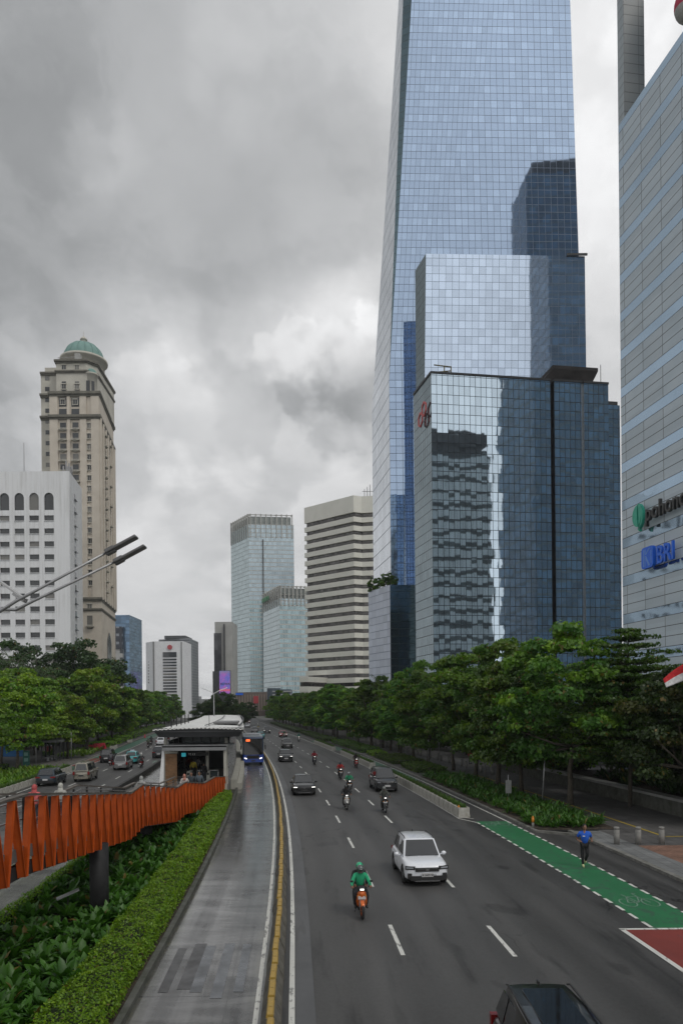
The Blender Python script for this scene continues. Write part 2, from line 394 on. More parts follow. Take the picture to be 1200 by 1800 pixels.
def pave_mat(name, col, sx=.4, sy=.4, var=.25, rough=.7, line=.6):
    m_, n, bs = base(name)
    co = n.n('TexCoord').outputs['Object']; x, y, z = n.xyz(co)[:3]
    ix = n.m('DIVIDE', x, sx); iy = n.m('DIVIDE', y, sy)
    wn = n.n('TexWhiteNoise', noise_dimensions='2D'); n.put(wn, 0, n.cxyz(n.m('FLOOR', ix), n.m('FLOOR', iy), 0))
    lx = n.m('LESS_THAN', n.m('FRACT', ix), .05); ly = n.m('LESS_THAN', n.m('FRACT', iy), .05)
    ln = n.m('SUBTRACT', 1, n.m('MULTIPLY', n.m('MAXIMUM', lx, ly), line))
    k = n.m('MULTIPLY', n.m('MULTIPLY', n.mr(wn.outputs[0], 0, 1, 1 - var, 1 + var), ln), n.mr(n.noise(co, .8, 6, .65), .3, .7, .65, 1.2))
    n.put(bs, 'Base Color', n.v('MULTIPLY', n.cxyz(*col), n.cxyz(k, k, k))); n.put(bs, 'Roughness', rough)
    return m_
M_asph = road_mat(); M_wet = wet_mat()
M_white = worn('road_paint', (.62, .62, .58), wear=.22); M_white2 = worn('worn_road_paint', (.16, .27, .2), wear=.0)
M_green = worn('green_cycle_paint', (.016, .15, .055), (.035, .085, .055), wear=.15, rough=.5, sc=2.2, streak=.4)
M_greenold = worn('faded_green_paint', (.03, .12, .075), (.06, .07, .065), wear=.2, rough=.55, sc=3, streak=.4)
M_red = worn('red_bay_paint', (.19, .028, .02), (.08, .05, .045), wear=.6, rough=.6)
M_kerb = mat('kerb_concrete', (.22, .215, .2), .75, var=.25, scale=2.2, bump=.3, col2=(.10, .10, .085))
M_kerbdark = mat('dark_kerb', (.11, .11, .1), .7, var=.3, scale=2, bump=.3, col2=(.045, .05, .035))
M_soil = mat('soil', (.055, .04, .028), .9, var=.4, scale=4, bump=.6)
M_path = pave_mat('footpath_paving', (.085, .082, .08), .6, .6, .12)
M_plaza = pave_mat('plaza_paving', (.15, .14, .13), 1.2, 1.2, .12)
M_brick = pave_mat('reddish_path_patch', (.21, .115, .08), .2, .1, .22, .7)
M_ground = mat('city_ground', (.085, .083, .078), .85, var=.3, scale=.08, col2=(.05, .055, .04))
M_yel = worn('yellow_tactile', (.36, .26, .03), (.1, .09, .06), wear=.3)

def flat(name, parts, m_, kind='structure', label=None):
    mb = MB()
    for p in parts: mb.strip(*p)
    return tag(mb.build(name, m_), kind=kind)
g = MB(); g.face([(-2500, -500, -.02), (2500, -500, -.02), (2500, 5000, -.02), (-2500, 5000, -.02)]); tag(g.build('ground', M_ground), kind='structure')
flat('road', [(-3.75, 12.3, 3, 700, .02)], M_asph)
flat('road_shoulder', [(-3.08, -2.62, 3, 300, .024)], worn('shoulder_asphalt', (.095, .097, .10), (.07, .07, .07), wear=.1, sc=1.2, streak=.06))
flat('bus_lane', [(-6.95, -3.75, 3, 700, .02)], M_wet)
flat('far_road', [(-25.95, -17.3, 3, 700, .02)], M_asph)
flat('far_bus_lane', [(-16.9, -12.95, 3, 700, .02)], M_wet)
# --- painted markings: solid lines, dashes, edge lines
mk = MB()
mk.strip(-3.24, -3.10, 3, 420, .026); mk.strip(-4.06, -3.94, 3, 420, .026)
mk.strip(7.52, 7.62, 46.4, 330, .026)
mk.strip(-25.72, -25.60, 3, 90, .026); mk.strip(-25.9, -25.8, 108, 400, .026); mk.strip(-17.75, -17.63, 3, 420, .026)
def dashes(off, first, w_=.13, per=8.0, ln=2.95, y1=330):
    k = first
    while k < y1: mk.strip(off - w_ / 2, off + w_ / 2, k, k + ln, .026); k += per
dashes(0, 21.2); dashes(3.15, 21.0); dashes(-19.5, 18.3); dashes(-22.6, 19.8)
# angled taper where the planters begin
def pquad(a, b, w_, z=.026, mi=0):
    a = Vector(a); b = Vector(b); t = (b - a).normalized(); nn = Vector((-t.y, t.x)) * w_ / 2
    mk.face([(*(a - nn), z), (*(a + nn), z), (*(b + nn), z), (*(b - nn), z)], mi, [(0, 0), (w_, 0), (w_, (b - a).length), (0, (b - a).length)])
pq = lambda o, Y: (R(Y) + o, Y)
pquad(pq(7.55, 46.5), pq(8.25, 44.8), .1); pquad(pq(10.2, 44.4), pq(10.2, 70), .1); pquad(pq(8.45, 46.3), pq(7.7, 47.2), .08)
k = 3.0
while k < 44.5:                                # short dashes on both edges of the cycle lane
    if k > 23.3: mk.strip(8.2, 8.32, k, k + .62, .032)
    mk.strip(10.1, 10.22, k + .2, k + .82, .032); k += .98
mk.strip(8.2, 8.3, 70, 106, .032); mk.strip(10.1, 10.2, 70, 106, .032)
mk.strip(-26.1, -26.0, 70, 128, .032); mk.strip(-28.2, -28.1, 70, 128, .032)
# border of the red bay
mk.face([(8.72, 23.35, .032), (16.5, 23.35, .032), (16.5, 23.5, .032), (8.72, 23.5, .032)], 0, [(0, 0), (8, 0), (8, .17), (0, .17)])
a0 = Vector((8.8, 23.42)); pquad(a0, a0 + Vector((.35, -5.2)), .16, .032)
tag(mk.build('road_markings', [M_white]), kind='structure')
mk = MB()
for x0, y0 in ((-18.35, 95.0), (-18.3, 140)):   # straight-ahead arrow
    mk.strip(x0 - .08, x0 + .08, y0, y0 + 3.2, .03)
    for sgn in (-1, 1): mk.face([P(x0, y0 + 4.4, .03), P(x0 + sgn * .38, y0 + 3.0, .03), P(x0, y0 + 3.2, .03)][::sgn], 0, [(0, 0), (1, 0), (0, 1)])
circ = lambda cx: [(cx + .34 * math.cos(a), .4 + .34 * math.sin(a)) for a in [2 * PI * q / 12 for q in range(13)]]
strokes = [circ(-.5), circ(.5), [(-.5, .4), (-.2, .95), (.3, .95), (0, .4), (-.5, .4)], [(0, .4), (-.2, .95), (-.3, 1.15)], [(.5, .4), (.3, .95), (.25, 1.25), (.45, 1.25)]]   # cycle symbol
for cy in (25.9, 43.4):
    for pts in strokes:
        for a, b in zip(pts[:-1], pts[1:]): pquad((R(cy) + 9.2 + a[0] * .8, cy + a[1] * 1.5), (R(cy) + 9.2 + b[0] * .8, cy + b[1] * 1.5), .05, .036)
for i in range(7):                            # worn white words on the far red bay
    for j in range(2): mk.strip(-27.9 + j * .9, -27.55 + j * .9, 93.2 + i * 1.7, 94.1 + i * 1.7, .04)
tag(mk.build('lane_symbols', [M_white2]), kind='structure')
flat('cycle_lane', [(8.25, 10.16, 23.52, 45.2, .028)], M_green)
flat('faded_cycle_lane', [(8.25, 10.16, 70, 106, .028), (8.25, 10.16, 118, 150, .028), (-28.1, -26.05, 70, 91, .028), (-28.1, -26.05, 105, 200, .028)], M_greenold)
rb = MB(); q = a0.x; rb.face([(q + .1, 23.36, .028), (q + .42, 18.3, .028), (q + 7, 18.3, .028), (q + 7, 23.36, .028)], 0, [(0, 0), (0, 5), (9, 5), (9, 0)])
tag(rb.build('red_bay', M_red), kind='structure')
flat('far_red_bay', [(-28.2, -26.0, 91, 105, .03)], M_red)
# patches of tar and repair in the bus lane
pm = MB()
for o0, o1, y0, y1 in ((-6.55, -6.3, 18.6, 22.0), (-6.1, -5.75, 18.8, 22.4)): pm.strip(o0, o1, y0, y1, .026)
tag(pm.build('tar_patch', mat('tar', (.045, .045, .047), .35, var=.2, scale=2)), kind='structure')
pm = MB()
for o0, o1, y0, y1 in ((-5.75, -5.45, 18.6, 22.2), (-5.2, -4.9, 18.2, 22.4), (-4.65, -4.4, 18.6, 22.3)): pm.strip(o0, o1, y0, y1, .026)
tag(pm.build('repair_patch', mat('repair_mortar', (.11, .118, .13), .3, var=.3, scale=1.2)), kind='structure')
# kerbs and footpaths
kb = MB(); kb.kerb(-7.12, -6.95, 3, 700, .0, .20); kb.kerb(-12.95, -12.8, 3, 700, 0, .20)
tag(kb.build('median_kerb', M_kerbdark), kind='structure')
kb = MB(); kb.kerb(12.3, 12.55, 3, 41.2, .0, .15); kb.kerb(-26.3, -25.95, 3, 69, 0, .14); kb.kerb(-28.6, -28.3, 69, 400, 0, .14); kb.kerb(10.5, 10.7, 41.2, 118, 0, .14); kb.kerb(8.6, 8.8, 150, 500, 0, .15)
c0 = P(10.6, 41.2); c1 = P(12.5, 40.0)
kb.box(((c0.x + c1.x) / 2, (c0.y + c1.y) / 2, .072), ((c1 - c0).length + .1, .22, .146), math.atan2(c1.y - c0.y, c1.x - c0.x))
tag(kb.build('kerb', M_kerb), kind='structure')
fp = MB(); fp.strip(12.55, 14.0, 3, 41.0, .12)
tag(fp.build('kerbside_path', pave_mat('grey_path', (.16, .165, .165), .5, .5, .1)), kind='structure')
fp = MB(); fp.strip(14.0, 17.4, 3, 36.6, .124); tag(fp.build('worn_brick_path', M_brick), kind='structure')
fp = MB(); fp.strip(14.0, 21.2, 36.6, 75, .12); fp.strip(17.4, 21.2, 3, 36.6, .12); fp.strip(14, 34, 75, 420, .12); fp.strip(10.7, 14.0, 41.2, 420, .118)
tag(fp.build('footpath', M_path), kind='structure')
fp = MB(); fp.strip(-60, -28.6, 69, 420, .11); fp.strip(-60, -26.3, 3, 69, .11); tag(fp.build('far_footpath', M_path), kind='structure')
fp = MB(); fp.strip(-32.2, -28.6, 86, 104, .125); tag(fp.build('bus_stop_paving', M_plaza), kind='structure')
fp = MB(); fp.strip(18.5, 40, 84, 300, .128); tag(fp.build('plaza', M_plaza), kind='structure')
fp = MB(); fp.strip(16.45, 16.62, 39.0, 75, .13); fp.strip(16.6, 17.6, 38.9, 39.06, .13); tag(fp.build('tactile_line', M_yel), kind='structure')
sb = MB(); sb.strip(-12.8, -7.12, 3, 60.5, .14); sb.strip(-12.8, -7.12, 150, 500, .14); tag(sb.build('median_soil', M_soil), kind='structure')
sb = MB(); sb.strip(10.7, 15.2, 41.3, 73, .15); sb.strip(-33, -26.3, 50, 86, .13); tag(sb.build('bed_soil', M_soil), kind='structure')

# ================================================================== barriers, planters, small things
M_yb = mat('yellow_barrier_paint', (.42, .26, .035), .55, var=.25, scale=5, col2=(.26, .19, .07)); M_cb = mat('barrier_concrete', (.16, .15, .13), .8, var=.3, scale=4, bump=.4, col2=(.07, .065, .05))

def profile_block(prof, ln, name_mat):        # extruded along local Y
    mb = MB(); n = len(prof); a = [(x, -ln / 2, z) for x, z in prof]; b = [(x, ln / 2, z) for x, z in prof]
    for i in range(n): j = (i + 1) % n; mb.face([a[i], a[j], b[j], b[i]][::-1])
    mb.face(a); mb.face(b[::-1]); return mb
blk = empty('barrier_block', (0, 0, 0), 0, 'low concrete lane barrier block with a yellow painted top beside the bus lane', 'barrier', 'yellow-topped barrier blocks beside the bus lane')
profile_block([(-.24, 0), (.24, 0), (.22, .14), (.14, .3), (.10, .42), (-.10, .42), (-.14, .3), (-.22, .14)], 1.04, M_cb).build('base', M_cb, blk)
cp = profile_block([(-.085, .38), (.085, .38), (.08, .47), (.06, .5), (-.06, .5), (-.08, .47)], .96, M_yb); cp.box((0, .0, .5), (.07, .12, .02)); cp.build('yellow_cap', M_yb, blk)
k = 13.2; first = True
while k < 176:
    b_ = blk if first else copy_tree(blk); first = False
    b_.location = P(-3.62 + random.uniform(-.02, .02), k, .02); b_.rotation_euler.z = heading(k) + random.uniform(-.015, .015); k += 1.1
fb = MB(); fb.kerb(-17.3, -17.0, 40, 420, 0, .55); o = fb.build('lane_separator', mat('dark_separator', (.05, .05, .048), .8, var=.3, scale=1.5))
tag(o, 'long low dark concrete separator wall along the opposite bus lane', 'barrier')
# white concrete planters
M_pl = mat('white_planter', (.5, .49, .45), .7, var=.2, scale=4, bump=.25, col2=(.28, .27, .23))
def planter_proto(name_g, label):
    r_ = empty('planter_block', (0, 0, 0), 0, label, 'planter', name_g)
    mb = MB()
    mb.box((-.3, 0, .33), (.09, 1.3, .62)); mb.box((.3, 0, .33), (.09, 1.3, .62)); mb.box((0, -.62, .33), (.51, .06, .62)); mb.box((0, .62, .33), (.51, .06, .62))
    mb.box((0, 0, .28), (.5, 1.17, .52)); mb.box((-.355, -.33, .3), (.03, .34, .5)); mb.box((-.355, .33, .3), (.03, .34, .5))
    for s_ in (-1, 1): mb.box((0, s_ * .655, .1), (.74, .02, .2))
    mb.build('trough', M_pl, r_); return r_
# ================================================================== vegetation
def leaf_mat(name, dark, light, young=None, yamt=.5, trans=.35, rough=.45, nsc=.35, gloss=.5):
    m_, n, bs = base(name)
    geo = n.n('NewGeometry'); co = n.n('TexCoord').outputs['Object']; rnd = n.n('ObjectInfo').outputs['Random']
    f = n.noise(n.v('ADD', co, n.cxyz(n.m('MULTIPLY', rnd, 40), 0, 0)), nsc, 3, .5)
    pi_ = geo.outputs['Random Per Island']
    c = n.mix(n.m('ADD', n.m('MULTIPLY', pi_, .75), n.mr(f, .3, .7, 0, .45)), dark, light)
    if young:
        g = n.noise(n.v('ADD', co, n.cxyz(0, n.m('MULTIPLY', rnd, 31), 0)), nsc * 1.6, 2, .4)
        c = n.mix(n.m('MULTIPLY', n.mr(g, .52, .62, 0, 1), n.m('MULTIPLY', n.mr(rnd, 0, 1, yamt * .4, yamt), n.mr(pi_, 0, 1, .5, 1))), c, young)
    hs = n.n('HueSaturation'); n.put(hs, 'Hue', n.mr(rnd, 0, 1, .485, .512)); n.put(hs, 'Value', n.mr(rnd, 0, 1, .8, 1.2)); n.put(hs, 'Color', c)
    c = hs.outputs[0]
    c = n.mix(n.m('GREATER_THAN', pi_, .975), c, (.16, .12, .03))      # the odd yellowed leaf
    n.put(bs, 'Base Color', c); n.put(bs, 'Roughness', rough); n.put(bs, 'Specular IOR Level', gloss)
    tr = n.n('BsdfTranslucent'); n.put(tr, 0, n.mix(.5, c, n.mix(1, c, (1.3, 1.5, .35), 'MULTIPLY')))
    ms_ = n.n('MixShader'); n.put(ms_, 0, trans); n.put(ms_, 1, bs.outputs[0]); n.put(ms_, 2, tr.outputs[0])
    m_.node_tree.links.new(ms_.outputs[0], m_.node_tree.nodes['Material Output'].inputs[0])
    return m_
M_bark = mat('bark', (.10, .085, .065), .9, var=.3, scale=6, bump=.7, col2=(.045, .04, .03))
M_leafA = leaf_mat('tree_leaves', (.028, .086, .012), (.084, .195, .024), (.22, .35, .018), 1.0)
M_leafL = leaf_mat('bright_tree_leaves', (.04, .11, .008), (.14, .28, .018), (.28, .42, .02), 1.0)
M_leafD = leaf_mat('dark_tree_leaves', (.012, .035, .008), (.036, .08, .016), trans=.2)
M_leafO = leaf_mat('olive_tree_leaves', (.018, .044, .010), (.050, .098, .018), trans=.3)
YOUNG = {'tree_leaves': leaf_mat('young_tree_leaves', (.05, .12, .010), (.14, .26, .02), nsc=1.0), 'bright_tree_leaves': leaf_mat('young_bright_leaves', (.10, .19, .012), (.24, .36, .02), nsc=1.0), 'dark_tree_leaves': leaf_mat('young_dark_leaves', (.02, .05, .01), (.05, .10, .02)), 'olive_tree_leaves': leaf_mat('young_olive_leaves', (.05, .07, .012), (.10, .12, .025))}
M_leafG = leaf_mat('ground_leaves', (.018, .068, .009), (.06, .175, .02), (.09, .24, .022), .6, trans=.28, rough=.42, nsc=.6, gloss=.4)
M_leafH = leaf_mat('hedge_leaves', (.06, .17, .008), (.19, .38, .012), (.30, .48, .015), .8, nsc=2.5)
M_leafHd = leaf_mat('dark_hedge_leaves', (.03, .07, .010), (.075, .15, .016), (.12, .2, .02), .5, nsc=.8)
M_palm = leaf_mat('palm_leaves', (.02, .05, .012), (.06, .12, .03), None, trans=.25)

def quads_mesh(C, A, B, mats, extra=None):
    """numpy arrays: leaf centres and half axes -> rhombic leaves bent along the middle"""
    n = len(C); Nn = np.cross(A, B); Nn /= (np.linalg.norm(Nn, axis=1)[:, None] + 1e-9)
    ln = np.linalg.norm(A, axis=1)[:, None]
    V = np.stack([C - A, C + B * .9 - Nn * ln * .10 * 0 + A * .1, C + A - Nn * ln * .25, C - B * .9 + A * .1], 1).reshape(-1, 3)
    me = bpy.data.meshes.new('leaves'); me.vertices.add(4 * n); me.vertices.foreach_set('co', V.astype('f').ravel())
    me.loops.add(4 * n); me.loops.foreach_set('vertex_index', np.arange(4 * n, dtype='i'))
    me.polygons.add(n); me.polygons.foreach_set('loop_start', np.arange(0, 4 * n, 4, dtype='i'))
    for m_ in (mats if isinstance(mats, list) else [mats]): me.materials.append(m_)
    me.update(calc_edges=True); return me
def rand_leaves(C, Nrm, size, rng, droop=.35, asp=.42):
    n = len(C); Rn = rng.normal(size=(n, 3)); Nn = Nrm + .55 * Rn; Nn /= np.linalg.norm(Nn, axis=1)[:, None]
    T = rng.normal(size=(n, 3)); T[:, 2] -= droop * 2; A = T - (T * Nn).sum(1)[:, None] * Nn; A /= np.linalg.norm(A, axis=1)[:, None]
    B = np.cross(Nn, A); s = (size * rng.uniform(.65, 1.25, n))[:, None]
    return A * s * .5, B * s * .5 * asp * 2
def crown_pads(rng, pads, nleaf, size, flat=.45):
    """pads: list (centre, radius); leaves sit on the upper shell of each flattened pad"""
    W_ = np.array([p[1] ** 2 for p in pads]); W_ = W_ / W_.sum(); Cs = []; Ns = []
    for (c, r), w_ in zip(pads, W_):
        k = max(8, int(nleaf * w_)); D = rng.normal(size=(k, 3)); D[:, 2] = np.abs(D[:, 2]) * 1.0 - .42 * (rng.random(k) < .55) * rng.random(k); D /= np.linalg.norm(D, axis=1)[:, None]
        rr = r * rng.uniform(.62, 1.05, k)[:, None]; lump = 1 + .22 * np.sin(D[:, :1] * 5 + c[0] * 3) * np.cos(D[:, 1:2] * 4 + c[1])
        p = D * rr * lump; p[:, 2] *= flat; Cs.append(np.array(c) + p); Ns.append(D * np.array([.6, .6, 1.2]))
    C = np.concatenate(Cs); Nn = np.concatenate(Ns); A, B = rand_leaves(C, Nn, size, rng); return C, A, B
def trunk_mesh(rng, h, r, limbs, lean=(0, 0), zfork=None):
    mb = MB(); zf = zfork or h * .35
    pts = [Vector((0, 0, -.1))]; n = 5
    for i in range(1, n + 1):
        t = i / n; pts.append(Vector((lean[0] * t * t + rng.normal() * .05, lean[1] * t * t + rng.normal() * .05, zf * t)))
    mb.tube(pts, [r * (1.25 if i == 0 else 1 - .3 * i / n) for i in range(n + 1)], 8)
    top = pts[-1]
    for e in limbs:
        e = Vector(e); m1 = top.lerp(e, .45) + Vector((rng.normal() * .15, rng.normal() * .15, -.1 * (e - top).length + .15)); m2 = top.lerp(e, .75)
        mb.tube([top, m1, m2 + Vector((0, 0, -.05)), e], [r * .55, r * .36, r * .22, r * .06], 6)
        for q in range(2):
            s_ = m1.lerp(e, rng.uniform(.1, .7)); mb.tube([s_, s_ + Vector((rng.normal() * .5, rng.normal() * .5, rng.uniform(.3, .8)))], [r * .16, r * .04], 5)
    return mb.mesh(M_bark)
def young_slots(cm, pads, nleaf, rng, lm, p=.24):
    W_ = np.array([q[1] ** 2 for q in pads]); W_ = W_ / W_.sum(); mi = []; zs = [q[0][2] for q in pads]; zm = np.median(zs)
    for (c, r), w_ in zip(pads, W_): k = max(8, int(nleaf * w_)); yng = rng.random() < (p * 1.5 if c[2] > zm else p * .5); mi += [1 if yng else 0] * k
    cm.materials.append(YOUNG[lm.name]); cm.polygons.foreach_set('material_index', mi); return cm
def street_tree_meshes(seed, h, rad, nleaf, size, lm, zlow=.33, layers=5, npad=34, flat=.60, lean=None):
    rng = np.random.default_rng(seed); pads = []
    for i in range(npad):
        t = rng.random() ** .9; z = h * (zlow + (1 - zlow) * t) - .4
        prof = math.sin(PI * min(1, .18 + .74 * t)) ** .7 if t < .55 else math.cos((t - .55) / .45 * 1.25) ** .8
        a = rng.random() * 2 * PI; rr = rad * prof * math.sqrt(rng.uniform(.15, 1)) * .86
        pads.append(((rr * math.cos(a), rr * math.sin(a), z + rng.normal() * .15), rng.uniform(.17, .34) * rad * (1.1 - .35 * t)))
    C, A, B = crown_pads(rng, pads, nleaf, size, flat)
    cm = young_slots(quads_mesh(C, A, B, lm), pads, nleaf, rng, lm)
    sel = sorted(pads, key=lambda p: -p[1])[:11]
    lean = lean if lean is not None else (rng.normal() * .25, rng.normal() * .2)
    tm = trunk_mesh(rng, h, .028 * h / 2 + .03, [(p[0][0], p[0][1], p[0][2] - .1) for p in sel], lean, h * rng.uniform(.26, .36))
    return cm, tm
def tier_tree_meshes(seed, h, rad, nleaf, size, lm):
    rng = np.random.default_rng(seed); pads = []; limbs = []
    nt = 17
    for i in range(nt):
        t = i / (nt - 1); z = h * (.25 + .73 * t); L_ = rad * (1 - t) ** .52 * (.95 if i % 2 else .8) + .35; nb = 7 if t < .8 else 4
        for b in range(nb):
            a = 2 * PI * b / nb + i * .7 + rng.normal() * .15; ll = L_ * rng.uniform(.75, 1.1)
            for q in np.linspace(.3, 1, 5 if t < .7 else 3):
                pads.append(((math.cos(a) * ll * q, math.sin(a) * ll * q, z + .16 * ll * q * .6 + rng.normal() * .05), .22 * rad * (.75 + .35 * rng.random()) * (1 - .35 * t)))
            limbs.append(((0, 0, z - .15), (math.cos(a) * ll, math.sin(a) * ll, z + .1 * ll)))
    C, A, B = crown_pads(rng, pads, nleaf, size, .22); cm = quads_mesh(C, A, B, lm)
    mb = MB(); mb.tube([(0, 0, -.1), (.1, 0, h * .3), (0, .1, h * .65), (0, 0, h * .98)], [.17, .14, .09, .03], 8)
    for a, b in limbs: mb.tube([a, b], [.045, .01], 4)
    return cm, mb.mesh(M_bark)
def palm_meshes(seed, h, fl, nf=16):
    rng = np.random.default_rng(seed); C = []; A = []; B = []; mb = MB(); mb.tube([(0, 0, -.1), (.1, 0, h * .5), (.15, .05, h)], [.2, .15, .13], 8)
    for i in range(nf):
        a = 2 * PI * i / nf + rng.normal() * .1; el = rng.uniform(.2, 1.3); pts = []
        p = np.array([.15, .05, h]); d_ = np.array([math.cos(a) * math.cos(el), math.sin(a) * math.cos(el), math.sin(el)])
        for k in range(14):
            pts.append(p.copy()); p = p + d_ * fl / 14; d_ = d_ + np.array([0, 0, -.12]); d_ /= np.linalg.norm(d_)
        mb.tube(pts, [.03] * 14, 4)
        side = np.array([-math.sin(a), math.cos(a), 0])
        for k in range(1, 14):
            for sg in (-1, 1):
                for j in range(2):
                    l_ = fl * .24 * math.sin(PI * (.12 + .8 * k / 14)); dirn = side * sg * .9 + np.array([0, 0, -.55]) + rng.normal(size=3) * .12
                    dirn /= np.linalg.norm(dirn); C.append(pts[k] + dirn * l_ / 2 + d_ * rng.normal() * .06); A.append(dirn * l_ / 2); B.append(np.cross(dirn, [0, 0, 1.]) * .05)
    return quads_mesh(np.array(C), np.array(A), np.array(B), M_palm), mb.mesh(M_bark)

def tree(kind, x, y, sc, rz, label, cat='tree', group=None, name='street_tree', base_z=.1, sz=1.0):
    cm, tm = kind; t = empty(name, (x, y, base_z), rz, label, cat, group); t.scale = (sc, sc, sc * sz)
    c = bpy.data.objects.new('crown', cm); COL.objects.link(c); adopt(c, t)
    t.scale = (sc * (.92 + .16 * ((x * 7.3) % 1)), sc * (.92 + .16 * ((y * 3.7) % 1)), sc * sz * (.93 + .14 * ((x * 3.1 + y) % 1))); k_ = bpy.data.objects.new('trunk', tm); COL.objects.link(k_); adopt(k_, t)
    return t
NEAR = [street_tree_meshes(20 + i, 10.5, 4.3, 27000, .27, M_leafA, .24, npad=52) for i in range(4)]
NEARL = [street_tree_meshes(40 + i, 9.5, 4.2, 21000, .29, M_leafL, .25, npad=44) for i in range(3)]
MID = [street_tree_meshes(60 + i, 10.5, 4.3, 9500, .44, M_leafA, .22, npad=40) for i in range(4)]
MIDL = [street_tree_meshes(70 + i, 10.0, 4.3, 9500, .44, M_leafL, .22, npad=40) for i in range(3)]
FAR = [street_tree_meshes(80 + i, 11, 4.8, 2600, .85, M_leafA, .2, npad=26) for i in range(2)]
M_leafT = leaf_mat('tier_tree_leaves', (.02, .07, .01), (.065, .16, .02), (.15, .27, .02), .8)
TIER = tier_tree_meshes(5, 12.6, 5.6, 38000, .25, M_leafT); TIERL = tier_tree_meshes(6, 10.5, 5.2, 15000, .34, M_leafL)
FICUS = street_tree_meshes(91, 17, 8.2, 22000, .5, M_leafD, .25, npad=60, flat=.7)
OLIVE = street_tree_meshes(92, 10.5, 4.6, 20000, .28, M_leafO, .2, npad=48)
PALM = palm_meshes(3, 8, 4.2, 20)

TG = 'trees along the right footpath'; TGL = 'trees along the left footpath'
def LW(px, py, Y):      # height of an image point at distance Y
    return 7.2 + (1240 - py - ROLL * (px - 600)) / 1300 * Y
# right row, each with its own note
rr = [(51.5, 16.6, 1.02, 0, 'large spreading tree with a leaning pale trunk behind the reddish path, bright leaf patches'),
      (59, 15.8, .98, 1, 'green street tree behind the strap-leaved bed, second of the right row from the camera'),
      (65.2, 15.9, 1.0, 2, 'dark-trunked street tree beside the small square sign, third of the right row'),
      (72.4, 16.1, .96, 3, 'broad street tree with a dark leaning trunk behind the far end of the plant bed'),
      (79.6, 15.9, .93, 0, 'street tree with drooping dull green crown behind the low round hedge'),
      (88.5, 15.4, .90, 1, 'street tree with a leaning trunk behind the second round hedge on the right'),
      (97, 15.6, .95, 2, 'street tree over the long clipped hedge bed on the right, yellowish top'),
      (106, 16.0, .92, 3, 'street tree behind the end of the faded green cycle lane on the right')]
for i, (Y, off, sc, k_, lb) in enumerate(rr):
    tree((NEAR + MID)[k_], R(Y) + off, Y, sc * 1.13, 1.3 * i + .4, lb, group=TG, sz=1.03)
for i in range(30):
    Y = 114 + i * 9.0 + random.uniform(-1.5, 1.5); k_ = (MID if Y < 230 else FAR)
    tree(k_[i % len(k_)], R(Y) + 15.6 + random.uniform(-.6, 1.0), Y, random.uniform(.98, 1.2), random.uniform(0, 6), 'one of the far street trees in the long row on the right footpath', group='far trees in the right row')
# second right row, taller and darker behind
for i, (X_, Y, sc, kd, lb) in enumerate([
      (19.6, 50.5, 1.0, TIER, 'tall tiered cone-shaped tree with flat layered branches in front of the white panel tower'),
      (20.6, 44.2, .92, OLIVE, 'dark olive tree at the right edge below the red and white flag'),
      (24.5, 47.5, .9, OLIVE, 'shadowy tree at the right edge behind the low wall'),
      (22.6, 62, 1.02, NEAR[3], 'tall green tree between the tiered tree and the glass building, dark underside'),
      (21.3, 71, 1.08, NEAR[2], 'tall tree behind the right row in front of the dark blue glass front'),
      (20.2, 81, 1.0, MID[2], 'back-row tree below the left edge of the mirror glass building'),
      (19.0, 92, .98, MID[0], 'back-row tree on the plaza, in front of the low dark glass block'),
      (17.5, 104, .9, MID[3], 'back-row tree beside the fan palm on the plaza'),
      (28.0, 57, .9, NEAR[1], 'tree behind the low wall, third row on the far right'),
      (26.5, 67, 1.0, NEAR[0], 'tree with a wide crown behind the low wall near the glass building foot')]):
    tree(kd, X_, Y, sc, 2.1 * i, lb, group=None)
for i in range(16):
    Y = 118 + i * 11.5; k_ = (MID if Y < 230 else FAR)
    tree(k_[(i + 1) % len(k_)], R(Y) + 23.5 + random.uniform(-1, 2), Y, random.uniform(.95, 1.12), random.uniform(0, 6), 'one of the half hidden trees in the second row on the right', group='second-row trees on the right')
for (px, py, Y, sc) in ((700, 1190, 112, .62), (672, 1188, 122, .55)):
    u = (px - 600) / 1300 * Y; h_ = LW(px, py, Y); tree(PALM, u, Y, h_ / 11.0 * .95, px, 'green palm rising above the street trees left of the dark glass block' if px == 700 else 'smaller brownish palm above the street trees, second from the dark glass block', 'palm', name='palm_tree')
# left side
for i, (X_, Y, sc, kd, lb, *r_) in enumerate([
      (-37.2, 72, .98, TIERL, 'bright layered tree at the left edge above the planter wall'),
      (-36.0, 82, .95, NEARL[0], 'light green street tree left of the bus shelter'),
      (-40.5, 88, 1.0, NEARL[1], 'full light green tree behind the left plant bed'),
      (-41.5, 97, .95, TIERL, 'bright flat-layered tree behind the bus shelter'),
      (-38.3, 103.5, .78, NEARL[2], 'small yellow-green tree standing just beside the bus shelter'),
      (-41.0, 119, 1.12, NEARL[0], 'rounded yellow-green tree right of the bus shelter, brightest of the left row'),
      (-46.5, 112, 1.0, MIDL[1], 'mid green tree behind the bus shelter roof'),
      (-44.5, 128, 1.12, MID[0], 'dark green tree beyond the yellow-green one on the left'),
      (-45.5, 138, 1.15, MID[1], 'broad dark green tree halfway down the left row'),
      (-46.5, 150, 1.12, MIDL[0], 'green tree with light tips halfway down the left row'),
      (-49.5, 100, 1.05, MIDL[2], 'tree behind the first left row near the white office block'),
      (-52, 118, 1.1, MIDL[0], 'tree in the second left row in front of the tan tower')]):
    tree(kd, X_, Y, sc * 1.17, 1.7 * i + .3, lb, group=None)
